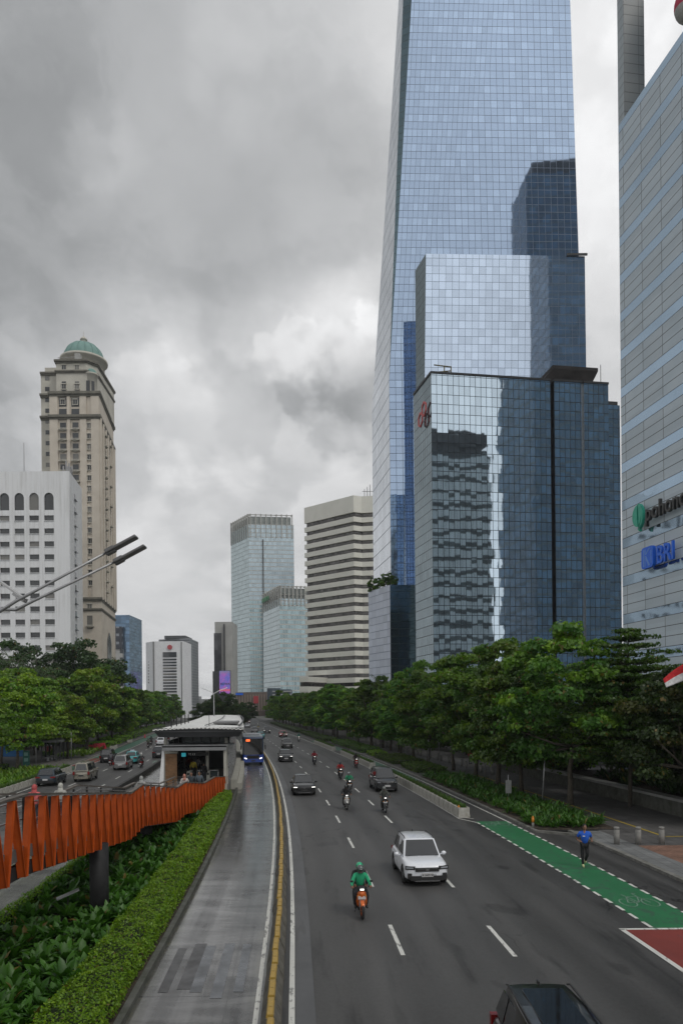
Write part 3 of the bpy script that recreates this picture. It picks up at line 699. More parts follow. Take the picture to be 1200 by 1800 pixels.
for i in range(24):
    Y = 160 + i * 9.5 + random.uniform(-1.5, 1.5); k_ = (MIDL + MID if Y < 260 else FAR)
    tree(k_[i % len(k_)], R(Y) - 33.0 + random.uniform(-1.2, .8), Y, random.uniform(.98, 1.2), random.uniform(0, 6), 'one of the far street trees in the long row on the left footpath', group='far trees in the left row')
for i in range(14):
    Y = 128 + i * 12; k_ = (MIDL + MID if Y < 250 else FAR)
    tree(k_[(i * 2 + 1) % len(k_)], R(Y) - 42 + random.uniform(-2, 2), Y, random.uniform(1.05, 1.3), random.uniform(0, 6), 'one of the taller trees behind the left row, half hidden by the crowns in front', group='second-row trees on the left')
tree(FICUS, -53.5, 150, 1.26, .4, 'huge dark spreading tree in front of the tan tower, sky showing through it', name='banyan_tree')
tree(FICUS, -63, 140, 1.12, 2.0, 'large dark tree at the left edge below the white office block', name='banyan_tree')
tree(PALM, -56.5, 127, 1.6, .3, 'pale green palm among the dark trees below the white office block', 'palm', name='palm_tree')
tree(PALM, -51, 124, 1.42, 1.3, 'drooping palm right of the pale one, in front of the dark spreading tree', 'palm', name='palm_tree')
# trees in the median far behind the station
for i, (px, Y, sc, h_) in enumerate(((357, 205, .50, 0), (392, 190, .60, 0), (418, 215, .48, 0), (375, 240, .58, 0), (436, 285, .5, 0))):
    tree(FICUS, (px - 600 + 0) / 1300 * Y, Y, sc, i * 1.9, ['dark rounded median tree at the left behind the station roof', 'largest dark median tree directly behind the station roof', 'dark median tree right of the largest one behind the station roof', 'median tree furthest back, between the others behind the station', 'small dark tree in the far distance where the road ends'][i], name='median_tree')

# ------------------------------------------------------------------ hedges, beds, median planting
def hedge(name, o0, o1, y0, y1, h, m_, label, dens=420, size=.075, z0=.14, rnd=.12, cat='hedge', leafonly=False):
    root = empty(name, P((o0 + o1) / 2, (y0 + y1) / 2, 0), 0, label, cat)
    off = root.location
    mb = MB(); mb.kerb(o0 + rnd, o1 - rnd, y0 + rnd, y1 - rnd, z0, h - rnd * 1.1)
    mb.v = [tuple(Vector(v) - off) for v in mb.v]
    mb.build('dark_core', mat(name + '_inner', (.018, .03, .008), .9), root)  # solid dark core added so the hedge cannot be seen through
    rng = np.random.default_rng(int(y0 * 10) + 3); Cs = []; Ns = []; wdt = o1 - o0; y = y0
    while y < y1:
        st = .5 if y < 60 else 1.5 if y < 110 else 4; ye = min(y1, y + st)
        f = 1 if y < 26 else max(.10, 30 / y * .9) ** 1.6; sz_f = 1
        per = wdt + 2 * (h - z0); k_ = int(dens * f * per * (ye - y))
        yy = rng.uniform(y, ye, k_); s_ = rng.uniform(0, per, k_); bump = .035 * np.sin(yy * 3.1 + s_ * 2) + .03 * np.sin(yy * 1.37 + 2 * np.sin(yy * .61)) + .04 * np.sin(s_ * 5.3 + 3 * np.sin(yy * 1.9))
        hh = h - z0; top = (s_ > hh) & (s_ < hh + wdt)
        o = np.where(s_ < hh, o0, np.where(top, o0 + (s_ - hh), o1)); zz_ = np.where(s_ < hh, z0 + s_, np.where(top, h, z0 + per - s_))
        nx = np.where(s_ < hh, -1., np.where(top, 0., 1.)); nz = np.where(top, 1., .35)
        e_ = np.minimum(np.abs(o - o0), np.abs(o - o1)) / max(wdt, .1); zz_ = np.where(top, zz_ - rnd * .9 * np.exp(-(e_ / .12) ** 2) + bump, zz_); o = o + np.where(top, 0, nx * (bump * .6) - nx * rnd * np.clip((zz_ - h + .25) / .25, 0, 1))
        o = o + rng.normal(size=k_) * .03; zz_ = zz_ + rng.normal(size=k_) * .035
        X = np.array([R(q) for q in yy]) + o; Cs.append(np.stack([X, yy, zz_], 1) - np.array(off)); Ns.append(np.stack([nx, np.zeros(k_), nz], 1)); y = ye
    # end faces
    for ye, sy in ((y0, -1), (y1, 1)):
        k_ = int(dens * wdt * (h - z0) * (1 if ye < 30 else .3)); oo = rng.uniform(o0, o1, k_); zq = rng.uniform(z0, h - .02, k_)
        Cs.append(np.stack([R(ye) + oo, np.full(k_, ye) + rng.normal(size=k_) * .03, zq], 1) - np.array(off)); Ns.append(np.tile([0, sy, .3], (k_, 1)))
    C = np.concatenate(Cs); Nn = np.concatenate(Ns); far_ = np.clip((C[:, 1] + off.y) / 26, 1, 5); A, B = rand_leaves(C, Nn, size * far_ ** .8, rng, droop=-.3, asp=.3)
    link('foliage', quads_mesh(C, A, B, m_), root); return root
hedge('median_hedge', -8.55, -7.25, 12.8, 57.5, .75, M_leafH, 'long bright lime-green clipped hedge along the wet bus lane kerb', dens=560, size=.085)
hedge('median_hedge', -12.75, -12.3, 13, 60, .6, M_leafH, 'narrow lime-green hedge along the far side of the median', dens=330, size=.085)
def blades(name, o0, o1, y0, y1, dens, ln, wid, m_, nb=11, z0=.15, droop=.9, yoff=0, label=None, prune=None, cat='plant', seg=3):
    """rosettes of arching leaves"""
    rng = np.random.default_rng(int(y0 + o0 * 7) % 1000); V = []; F = []; y = y0
    area = (o1 - o0) * (y1 - y0); n = int(area * dens)
    for i in range(n):
        Y = rng.uniform(y0, y1); o = rng.uniform(o0, o1)
        if prune and prune(o, Y): continue
        if Y > 70 and rng.random() > 70 / Y: continue
        cx = R(Y) + o; s_ = rng.uniform(.7, 1.25); zb = z0 + rng.uniform(0, .12)
        nb_ = nb if Y < 50 else max(5, int(nb * .6))
        for b in range(nb_):
            a = rng.uniform(0, 2 * PI); el = rng.uniform(.45, 1.35); l_ = ln * s_ * rng.uniform(.7, 1.1); w_ = wid * s_ * rng.uniform(.8, 1.2)
            d_ = np.array([math.cos(a) * math.cos(el), math.sin(a) * math.cos(el), math.sin(el)]); sd_ = np.array([-math.sin(a), math.cos(a), 0]); p = np.array([cx, Y, zb]); i0 = len(V)
            prof = [.25, 1.0, .8, .0] if seg == 3 else [.2, .8, 1.0, .75, 0]
            for k in range(seg + 1):
                hw = w_ * prof[k] / 2; cup = np.array([0, 0, hw * .5]); V.append(p - sd_ * hw + cup); V.append(p.copy()); V.append(p + sd_ * hw + cup)
                p = p + d_ * l_ / seg; d_ = d_ + np.array([0, 0, -droop / seg * rng.uniform(.6, 1.3)]); d_ /= np.linalg.norm(d_)
            for k in range(seg):
                q = i0 + k * 3; F.append((q, q + 1, q + 4, q + 3)); F.append((q + 1, q + 2, q + 5, q + 4))
    me = bpy.data.meshes.new(name); me.from_pydata([tuple(v) for v in V], [], F); me.materials.append(m_); me.polygons.foreach_set('use_smooth', [True] * len(F))
    me.update(); return tag(link(name, me), kind='stuff')
blades('median_ground_cover', -12.3, -8.35, 13.5, 58, 5.6, .56, .17, M_leafG, nb=17, seg=4)
blades('bed_ground_cover', 10.85, 15.0, 41.6, 73, 7.0, .62, .09, M_leafG, nb=13, droop=1.3)
blades('left_bed_ground_cover', -32.5, -27.0, 56, 85.5, 5, .75, .13, M_leafL, nb=11, droop=1.1)
blades('left_bed_ground_cover', -33.5, -29.2, 105, 125, 4, .7, .2, M_leafL, nb=10, droop=1.1)
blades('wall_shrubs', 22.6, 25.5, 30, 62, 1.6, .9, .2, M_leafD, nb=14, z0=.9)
hedge('clipped_hedge', 11.2, 14.4, 76.5, 84, .75, M_leafHd, 'low rounded clipped hedge island, nearest of its kind on the right', dens=420)
hedge('clipped_hedge', 11.0, 15.0, 88, 100, .65, M_leafHd, 'wide low hedge bed on the right beyond the side path', dens=300)
hedge('clipped_hedge', 11.2, 13.4, 102.5, 107, .7, M_leafH, 'short light-topped hedge at the planter gap on the right', dens=300)
hedge('clipped_hedge', 10.9, 14.2, 110, 140, .8, M_leafHd, 'long clipped hedge on the right beyond the planter gap', dens=200)
hedge('clipped_hedge', 10.2, 13.2, 146, 190, .8, M_leafHd, 'distant clipped hedge strip along the right kerb', dens=120)
hedge('clipped_hedge', 9.8, 12.6, 198, 300, .9, M_leafHd, 'farthest clipped hedge strip along the right kerb', dens=70)
hedge('clipped_hedge', -33.8, -29.6, 132, 139, 1.0, M_leafH, 'bright clipped hedge block on the left beyond the red road barriers', dens=250)
hedge('clipped_hedge', -34.6, -29.6, 144, 164, 1.1, M_leafH, 'second bright clipped hedge block on the left', dens=200)
hedge('clipped_hedge', -34.2, -29.6, 168, 260, 1.2, M_leafH, 'long bright hedge strip on the left running into the distance', dens=80)
hedge('clipped_hedge', -34.5, -33.4, 60, 85, .9, M_leafHd, 'hedge behind the left plant bed', dens=200)
# planter rows (trough + plants)
def tuft(seed, n=420, L_=1.15, m_=None):
    rng = np.random.default_rng(seed); C = np.stack([rng.uniform(-.2, .2, n), rng.uniform(-L_ / 2, L_ / 2, n), .62 + np.abs(rng.normal(size=n)) * .09], 1)
    A, B = rand_leaves(C, np.tile([0, 0, 1.], (n, 1)), .13, rng, droop=-.5, asp=.3); return quads_mesh(C, A, B, m_ or M_leafHd)
pr = planter_proto('white planters along the right lane edge', 'white concrete planter block in the row between lane and cycle path'); link('plants', tuft(1), pr)
first = True; k = 47.4
while k < 140:
    if k < 77 or 84 < k < 108 or k > 118:
        b_ = pr if first else copy_tree(pr); first = False
        b_.location = P(7.98, k, .02); b_.rotation_euler.z = heading(k)
    k += 1.34
pl_ = planter_proto('white planters along the left carriageway', 'white concrete planter block edging the plant bed on the left carriageway'); link('plants', tuft(2), pl_)
first = True; k = 56.0
while k < 84.5:
    b_ = pl_ if first else copy_tree(pl_); first = False
    b_.location = P(-26.45, k, .02); b_.rotation_euler.z = heading(k) + PI; k += 1.36
for k in (127.0, 128.4, 129.8, 150.5, 152):
    b_ = copy_tree(pl_); b_.location = P(-28.6, k, .02); b_.rotation_euler.z = heading(k) + PI; b_['label'] = 'short far-off white planter block on the left edge beyond the red bay'; b_['group'] = 'far white planters on the left'
# ================================================================== buildings
def pt(px, py, Y):               # real point seen at an image position at distance Y
    u = px - 600; v = 1240 - py; u, v = u + ROLL * v, v - ROLL * u
    return Vector((u / 1300 * Y, Y, 7.2 + v / 1300 * Y))
def frustum(mb, levels, mi=0, mtop=1):
    """levels: [(z, [(x,y)..])...] side UVs in metres"""
    for (za, pa), (zb, pb) in zip(levels[:-1], levels[1:]):
        u = 0; n = len(pa)
        for i in range(n):
            j = (i + 1) % n; l = math.dist(pa[i], pa[j]); lb = math.dist(pb[i], pb[j])
            mb.face([(*pa[i], za), (*pa[j], za), (*pb[j], zb), (*pb[i], zb)], mi, [(u, za), (u + l, za), (u + l, zb), (u + l - lb if i == len(pa) else u, zb)]); u += l + 3
    mb.face([(*p, levels[-1][0]) for p in levels[-1][1]], mtop); return mb
M_roof = mat('flat_roof', (.2, .2, .19), .85, var=.2, scale=.3)
M_dark = mat('dark_metal', (.03, .032, .034), .5, var=.2, scale=.5)
M_glassA = curtain('tower_glass', (.37, .47, .62), 1.75, 1.98, lw=.10, hl=.12, line=(.11, .155, .23), tilt=.003, wave=.002, metal=.93, rows=(3.96, .5, .0), rowcol=(.35, .445, .59), wscale=.12)
M_glassAL = curtain('tower_side_glass', (.80, .84, .90), 2.0, 3.96, lw=.07, hl=.22, line=(.14, .17, .2), tilt=.006, wave=.01, metal=.8, rough=.16)
M_glassB = curtain('mid_tower_glass', (.56, .66, .80), 1.75, 1.9, lw=.08, hl=.09, line=(.10, .14, .20), tilt=.003, wave=.003, metal=.93, wscale=.12)
M_glassD = curtain('mirror_glass', (.60, .72, .82), 1.17, 1.95, lw=.10, hl=.11, line=(.010, .02, .028), tilt=.010, wave=.014, metal=.93, cellvar=.10, wscale=.25)
M_glassDL = curtain('mirror_glass_side', (.24, .31, .34), 1.3, 1.95, lw=.10, hl=.12, line=(.012, .022, .03), tilt=.02, wave=.03, metal=.9, wscale=.5)
M_glassM = curtain('block_sky_tinted_glass', (.62, .68, .80), 2.2, 1.9, lw=.05, hl=.14, line=(.12, .15, .2), tilt=.012, wave=.012, metal=.35, rough=.25)  # bright tint paints in the sky that this side would mirror
M_glassMd = curtain('block_dark_glass', (.10, .15, .17), 2.2, 1.9, lw=.05, hl=.12, line=(.03, .05, .05), tilt=.02, wave=.02, metal=.85, rough=.08)

# ---- A: the main tapering glass tower
r_ = empty('glass_skyscraper', (41, 215, 0), 0, 'tallest tapering blue glass skyscraper, its top beyond the frame', 'skyscraper')
def rel(o, mb):
    l = o.location; mb.v = [(v[0] - l.x, v[1] - l.y, v[2] - l.z) for v in mb.v]; return mb
YA = 200
lo = [(13.7, 200), (13.7, 200), (66.6, 201.7), (66.6, 250), (10.0, 222.6)]
hi = [(20.4, 200), (23.6, 198.4), (62.4, 199.6), (62.4, 246), (25.0, 216)]
kz = 95.0
mb = MB()
u = 0
for i in range(5):
    j = (i + 1) % 5; mi = 0 if i in (0, 1, 2) else 2
    l = max(math.dist(lo[i], lo[j]), .0)
    if l > .1: mb.face([(*lo[i], 0), (*lo[j], 0), (*lo[j], kz), (*lo[i], kz)], mi, [(0, 0), (l, 0), (l, kz), (0, kz)])
    if i == 0: mb.face([(*lo[0], kz), (*hi[1], 240), (*hi[0], 240)], 3, [(0, kz), (3.6, 240), (0, 240)])
    else: mb.face([(*lo[i], kz), (*lo[j], kz), (*hi[j], 240), (*hi[i], 240)], mi, [(0, kz), (l, kz), (l * .98, 240), (.02 * l, 240)])
mb.face([(*p, 240) for p in hi], 1)
rel(r_, mb).build('glass_facade', [M_glassA, M_roof, M_glassAL, M_glassMd], r_)

# ---- B: mid-height wing in front
r_ = empty('glass_tower', (42, 195, 0), 0, 'mid-height blue glass tower standing in front of the tallest skyscraper, flat top halfway up it', 'tower')
b_lo = [pt(737, 640, 180), pt(1028, 640, 183), pt(1030, 640, 198), pt(725, 640, 198)]
tl = pt(748, 446, 180); tr_ = pt(1026, 453, 182); bl = pt(729, 454, 187)
lo = [(b_lo[0].x - .5, 180), (b_lo[1].x, 181.6), (b_lo[1].x, 197), (b_lo[3].x * .985, 189)]
hi = [(tl.x, 180), (tr_.x, 181.6), (tr_.x, 197), (bl.x, 187)]
mb = frustum(MB(), [(0, lo), (tl.z, hi)], 0, 1)
f_ = mb.m; f_[3] = 2
rel(r_, mb).build('glass_facade', [M_glassB, M_roof, M_glassMd], r_)
mb = MB(); mb.box((tr_.x - 2, 181.2, tl.z + .2), (5, .3, .5)); rel(r_, mb).build('roof_rail', M_dark, r_)

# ---- D: mirror glass building
r_ = empty('mirror_glass_building', (36, 158, 0), 0, 'dark blue mirror glass office building reflecting its neighbours, with a red emblem on its corner', 'office building')
nx = Vector((1, .16)).normalized(); rd = Vector((-.16, 1)).normalized()
C0 = Vector((18.75, 150)); zD = 74.4
def along(a, b=0): p = C0 + nx * a + rd * b; return (p.x, p.y)
segs = [(0, 29.3, 0), (29.3, 30.3, 1.2), (30.3, 36.6, -.0), (36.6, 37.4, .35), (37.4, 38.8, 0)]
front = [along(0, 0), along(25.6, 0), along(25.6, 1.4), along(26.5, 1.4), along(26.5, 0), along(32.5, 0), along(32.5, .3), along(33.1, .3), along(33.1, 0), along(38.6, 0)]
poly = front + [along(38.6, 13.5), along(-.2, 13.5), along(-.75, 11)]
mb = MB(); n = len(poly); u = 0
for i in range(n):
    j = (i + 1) % n; l = math.dist(poly[i], poly[j]); mi = 0
    if i in (1, 2, 3): mi = 3
    if i >= n - 2 - 0: mi = 2
    if i in (5, 6, 7): mi = 4
    mb.face([(*poly[i], 0), (*poly[j], 0), (*poly[j], zD), (*poly[i], zD)], mi, [(u, 0), (u + l, 0), (u + l, zD), (u, zD)]); u += l
mb.face([(*p, zD) for p in poly], 1)
rel(r_, mb).build('glass_facade', [M_glassD, M_roof, M_glassDL, M_dark, mat('pale_channel', (.3, .33, .36), .4)], r_)
mb = MB()
for a, b in zip(front[:-1], front[1:]):
    a_ = Vector(a); b_ = Vector(b); c = (a_ + b_) / 2; l = (b_ - a_).length
    mb.box((c.x, c.y, zD + .2), (l + .12, .3, .42), math.atan2((b_ - a_).y, (b_ - a_).x))
a_, b_ = Vector(along(0, 0)), Vector(along(-.75, 11)); c = (a_ + b_) / 2; mb.box((c.x, c.y, zD + .2), ((b_ - a_).length, .3, .42), math.atan2((b_ - a_).y, (b_ - a_).x))
rel(r_, mb).build('parapet', M_dark, r_)
# rooftop box with splayed underside
mb = MB(); bx0, bx1 = 27.0, 37.2
lo_ = [along(24.0, 3.0), along(bx1 - 1.4, 3), along(bx1 - 1.4, 11), along(24.0, 11)]; hi_ = [along(27.2, 2), along(bx1 + .2, 2), along(bx1 + .2, 12), along(27.2, 12)]
mb.prism(lo_, zD, zD + 3.6, 0, 0, hi_); mb.prism(hi_, zD + 3.6, zD + 4.3)
rel(r_, mb).build('roof_box', mat('dark_roof_box', (.035, .03, .028), .8, var=.3, scale=.4), r_)
# lower wing to the right
mb = MB(); w0 = [along(38.7, 2.5), along(42.6, 2.5), along(42.6, 13), along(38.7, 13)]
frustum(mb, [(0, w0), (zD - 3.2, w0)], 0, 1); mb.prism([along(39.2, 3), along(42.4, 3), along(42.4, 12), along(39.2, 12)], zD - 3.2, zD - 2.2, 2)
rel(r_, mb).build('side_wing', [M_glassD, M_roof, M_dark], r_)
# roof antenna frame
mb = MB()
for q in (0, 1.4): mb.tube([(*along(3.2 + q, 1.2), zD), (*along(3.2 + q, 1.2), zD + 2.2)], .12, 6)
mb.tube([(*along(1.0, 1.2), zD + 2.3), (*along(4.7, 1.2), zD + 2.1)], .13, 6); mb.tube([(*along(.6, 1.2), zD + .7), (*along(4.6, 1.2), zD + 1.3)], .13, 6)
rel(r_, mb).build('roof_frame', mat('ochre_steel', (.2, .17, .08), .6), r_)
mb = MB(); mb.tube([(*along(38, 2), zD), (*along(38, 2), zD + 5)], .07, 5); rel(r_, mb).build('antenna', M_dark, r_)
# corner emblem: two linked hexagon outlines standing off the side wall
mb = MB(); sd = (Vector(along(-.75, 11)) - C0).normalized(); out = Vector((-sd.y, sd.x)); out = out if out.x < 0 else -out
def hexa(ca, cz, rr, th):
    ps = [(ca + rr * 1.15 * math.cos(PI / 6 + k * PI / 3), cz + rr * 1.25 * math.sin(PI / 6 + k * PI / 3)) for k in range(6)]
    for k in range(6):
        a, b = ps[k], ps[(k + 1) % 6]; A_ = C0 + sd * a[0] + out * .7; B_ = C0 + sd * b[0] + out * .7
        mb.tube([(A_.x, A_.y, a[1]), (B_.x, B_.y, b[1])], th, 4, sm=False)
hexa(2.4, 68.0, 1.15, .22); hexa(4.6, 66.6, 1.15, .22)
rel(r_, mb).build('emblem', mat('emblem_red', (.65, .13, .13), .5), r_)

# ---- M: low block with roof garden left of D
r_ = empty('low_glass_block', (17, 195, 0), 0, 'low dark glass block with a pale sky-tinted side and trees on its roof terrace', 'office building')
p1 = pt(685, 1028, 188); p0 = pt(647, 1040, 200); zt = p1.z
poly = [(p1.x, 188), (24.5, 189), (24.5, 199.5), (p0.x, 199.6)]
mb = frustum(MB(), [(0, poly), (zt, poly)], 0, 1); mb.m[3] = 2
rel(r_, mb).build('glass_facade', [M_glassMd, M_roof, M_glassM], r_)
rt = street_tree_meshes(120, 4.2, 2.4, 2600, .4, M_leafA, .1, npad=20, flat=.7)
for i, (px, Y, s_) in enumerate(((655, 198, .85), (667, 196, .95), (679, 192, 1.05), (690, 190.5, .8))):
    tree(rt, pt(px, 1020, Y).x, Y, s_, i * 1.3, 'small rooftop tree on the low glass block, ' + ['farthest left of four', 'second of four', 'third and tallest of four', 'last of four beside the skyscraper'][i], name='rooftop_tree', base_z=zt)

# ---- BRI: pale panelled tower at the right edge
def panel_mat():
    m_, n, bs = base('pale_panels')
    uv = n.n('UVMap').outputs[0]; u, v, _ = n.xyz(uv)[:3]
    fr = n.m('FRACT', n.m('DIVIDE', n.m('ADD', v, .55), 4.02)); win = n.m('LESS_THAN', fr, .262)
    row = n.m('FRACT', n.m('DIVIDE', n.m('SUBTRACT', fr, .262), .246)); hl = n.m('LESS_THAN', n.m('ABSOLUTE', n.m('SUBTRACT', row, .5)), .465)
    hl = n.m('MULTIPLY', hl, n.m('GREATER_THAN', n.m('ABSOLUTE', n.m('SUBTRACT', fr, .262)), .008))
    fu = n.m('FRACT', n.m('DIVIDE', n.m('SUBTRACT', u, .9), 3.35)); vl = n.m('LESS_THAN', n.m('ABSOLUTE', n.m('SUBTRACT', fu, .5)), .49)
    iu = n.m('FLOOR', n.m('DIVIDE', n.m('SUBTRACT', u, .9), 3.35)); ir = n.m('FLOOR', n.m('DIVIDE', v, 1.0))
    wn = n.n('TexWhiteNoise', noise_dimensions='3D'); n.put(wn, 0, n.cxyz(iu, ir, 0))
    pm = n.m('MULTIPLY', hl, vl); k = n.mr(wn.outputs[0], 0, 1, .93, 1.05)
    pc = n.v('MULTIPLY', n.mix(n.mr(n.noise(n.cxyz(u, v, 0), .35, 3), .3, .7, 0, 1), (.47, .55, .61), (.53, .60, .655)), n.cxyz(k, k, k))
    c = n.mix(pm, (.075, .085, .09), pc)
    c = n.mix(win, c, n.mix(n.m('MULTIPLY', n.m('GREATER_THAN', fr, .008), n.m('LESS_THAN', fr, .255)), (.05, .06, .07), (.42, .55, .68)))
    n.put(bs, 'Base Color', c); n.put(bs, 'Metallic', n.m('MULTIPLY', win, .9)); n.put(bs, 'Roughness', n.mix(win, (.38, .38, .38), (.04, .04, .04)))
    n.put(bs, 'Specular IOR Level', .45)
    wv = n.v('SCALE', n.v('SUBTRACT', n.noise(n.n('NewGeometry').outputs['Position'], .35, 2, .5, .5, 'Color'), (.5, .5, .5)), scale=n.m('MULTIPLY', win, .02))
    n.put(bs, 'Normal', n.v('NORMALIZE', n.v('ADD', n.n('NewGeometry').outputs['Normal'], wv)))
    return m_
M_pan = panel_mat()
M_pand = curtain('dark_panels', (.095, .12, .135), 1.7, 1.02, lw=.05, hl=.07, line=(.02, .025, .03), metal=0, rough=.35, tilt=.002, wave=0, cellvar=.06)
aB = 42.7
def fac(Y): return (aB - .16 * Y, Y)
r_ = empty('panel_tower', (36, 70, 0), 0, 'pale grey panelled office tower at the right edge carrying green and blue signs', 'office tower')
c_far = fac(78.9); e_n = (c_far[0] + 40 * nx.x, c_far[1] + 40 * nx.y)
near_ = fac(44); e_s = (near_[0] + 40 * nx.x, near_[1] + 40 * nx.y)
zr = 68.7
def wallq(mb, a, b, z0, z1, mi=0, u0=0):
    l = math.dist(a, b); mb.face([(*a, z0), (*b, z0), (*b, z1), (*a, z1)], mi, [(u0, z0), (u0 + l, z0), (u0 + l, z1), (u0, z1)])
mb = MB(); wallq(mb, near_, c_far, 0, zr, 0)
mb.uv[-1] = [(math.dist(near_, c_far) - q[0], q[1]) for q in mb.uv[-1]]
wallq(mb, c_far, e_n, 0, zr, 2); wallq(mb, e_n, e_s, 0, zr, 0); wallq(mb, e_s, near_, 0, zr, 0)
mb.face([(*near_, zr), (*e_s, zr), (*e_n, zr), (*c_far, zr)], 1)
M_north = curtain('north_panels', (.03, .045, .045), 1.6, 4.02, lw=.1, line=(.05, .06, .06), metal=.3, rough=.2, tilt=.01, rows=(4.02, .66, 1), rowcol=(.62, .68, .69), cellvar=.5)
rel(r_, mb).build('wall', [M_pan, M_roof, M_north], r_)
sh0 = fac(78.9); sh1 = fac(77.7); w_ = 2.35
mb = MB(); A4 = [sh1, (sh1[0] + w_ * nx.x, sh1[1] + w_ * nx.y), (sh0[0] + w_ * nx.x, sh0[1] + w_ * nx.y), sh0]
for i in range(4): wallq(mb, A4[i], A4[(i + 1) % 4], zr, 96, 0 if i == 0 else 1 if i < 3 else 2)
mb.face([(*p, 96) for p in A4], 1)
rel(r_, mb).build('corner_shaft', [M_pand, M_roof, curtain('shaft_panels', (.33, .375, .40), 6, 1.02, lw=.02, hl=.06, line=(.075, .085, .09), metal=0, rough=.35, tilt=.002, wave=0, cellvar=.05)], r_)
mb = MB(); q0 = Vector(c_far) + nx * 8; bk = [tuple(q0 - rd * 12), tuple(q0 + nx * 32 - rd * 12), tuple(q0 + nx * 32 - rd * .1), tuple(q0 - rd * .1)]
for i in range(4): wallq(mb, bk[i], bk[(i + 1) % 4], zr, 84, 4)
mb.face([(*p, 84) for p in bk], 1)
mb.prism([tuple(q0 - rd * 11 + nx * -1), tuple(q0 + nx * 30 - rd * 11), tuple(q0 + nx * 30 + rd * 1), tuple(q0 - nx * 1 + rd * 1)], 86, 90, 2); mb.prism([tuple(q0 - rd * 10), tuple(q0 + nx * 28 - rd * 10), tuple(q0 + nx * 28), tuple(q0)], 84, 86, 2)
rel(r_, mb).build('roof_block', [M_pan, M_roof, M_dark, M_pand, M_north], r_)

def text_mesh(s, size, depth, m_, bevel=0.0, bold=0.0):
    cu = bpy.data.curves.new('txt', 'FONT'); cu.body = s; cu.size = size; cu.extrude = depth / 2; cu.bevel_depth = bevel; cu.offset = bold
    cu.resolution_u = 4
    o = bpy.data.objects.new('tmp', cu); COL.objects.link(o); dg = bpy.context.evaluated_depsgraph_get()
    me = bpy.data.meshes.new_from_object(o.evaluated_get(dg)); bpy.data.objects.remove(o); me.materials.clear(); me.materials.append(m_); return me
def wall_sign_matrix(Y, z, off=.45):        # x axis runs towards the camera along the facade, z up, y into the wall
    p = fac(Y); fx = Vector((.16, -1, 0)).normalized(); fy = Vector((0, 0, 1)); fz = fx.cross(fy)   # letters' normal
    M = Matrix((fx, fy, fz)).transposed().to_4x4(); n_ = Vector((-1, -.16, 0)).normalized()
    M.translation = Vector((p[0], p[1], z)) + n_ * off; return M
M_blue = mat('sign_blue', (.015, .15, .78), .4, var=.05); M_teal = mat('sign_green', (.03, .40, .27), .4, var=.05); M_sgrey = mat('sign_grey', (.05, .05, .048), .5, var=.05); M_swhite = mat('sign_white', (.75, .75, .75), .5, var=.03)
def rounded(w_, h_, r, n=5):
    pts = []
    for cx, cy, a0 in ((w_ / 2 - r, h_ / 2 - r, 0), (-w_ / 2 + r, h_ / 2 - r, 90), (-w_ / 2 + r, -h_ / 2 + r, 180), (w_ / 2 - r, -h_ / 2 + r, 270)):
        for k in range(n + 1): a = math.radians(a0 + 90 * k / n); pts.append((cx + r * math.cos(a), cy + r * math.sin(a)))
    return pts
def plate(mb, pts, z0, z1, mi=0): mb.prism(pts, z0, z1, mi)
# blue sign
s_ = empty('blue_sign', (0, 0, 0), 0, 'blue three-letter sign with a square emblem on the pale panelled tower', 'sign'); s_.matrix_world = wall_sign_matrix(74.0, 21.4)
mb = MB()
mb.prism([(x * 1 + .95, y + .1) for x, y in rounded(2.0, 2.1, .35)], 0, .35, 0)
for pts_ in (([(.28, -.75), (.46, -.75), (.46, .95), (.28, .95)]), ([(.55, .95), (.75, .95), (.75, .55), (1.25, .95), (1.5, .95), (.85, .4), (.55, .4)]), ([(.55, .3), (.8, .3), (1.5, -.75), (1.2, -.75), (.72, -.05), (.72, -.75), (.55, -.75)]), ([(1.6, .7), (1.72, .7), (1.72, -.55), (1.6, -.55)])):
    mb.prism(pts_, .352, .37, 1)
mb.build('emblem', [M_blue, mat('sign_blue_light', (.12, .28, .75), .4, var=.05)], s_)
t_ = link('letters', text_mesh('BRI', 2.45, .2, M_blue, bold=.03), s_); t_.location = (2.35, -.82, .2); t_.scale = (.84, 1, 1)
# green sign
s_ = empty('green_sign', (0, 0, 0), 0, 'green leaf emblem with dark grey letters above the blue sign', 'sign'); s_.matrix_world = wall_sign_matrix(75.7, 25.6)
mb = MB(); L1 = []; 
for k in range(13): a = PI / 2 + PI * k / 12; L1.append((.95 + .95 * math.cos(a), .35 + 1.1 * math.sin(a) + .1))
L1 += [(.95, -.2), (.85, .1), (.85, .9)]
mb.prism(L1, 0, .3); R1 = [(.98 + .9 * math.cos(a), .35 + 1.3 * math.sin(a)) for a in [PI / 2 - PI * k / 12 for k in range(13)]] + [(1.3, -1.2), (1.12, -.3), (1.1, .9)]
mb.prism(R1[::-1], 0, .3); mb.build('emblem', M_teal, s_)
t_ = link('letters', text_mesh('pohonds', 2.3, .3, M_sgrey, bold=.015), s_); t_.location = (2.25, -.45, .15); t_.scale = (.92, 1, 1)

# ---- out of frame tower seen only mirrored in the glass
r_ = empty('neighbour_tower', (108, 66, 0), 0, 'dark blue glass tower standing out of frame and mirrored in the glass buildings', 'tower')
mb = MB(); q = [(92, 52), (140, 52), (140, 80), (92, 74)]; frustum(mb, [(0, q), (238, q)], 0, 1); mb.prism([(96, 56), (126, 56), (126, 76), (96, 70)], 238, 246, 1)
rel(r_, mb).build('glass_facade', [curtain('neighbour_glass', (.065, .165, .27), 3, 4, lw=.15, hl=.9, line=(.07, .13, .17), metal=0, rough=.2, tilt=.01, wave=0, cellvar=.35), M_dark], r_)

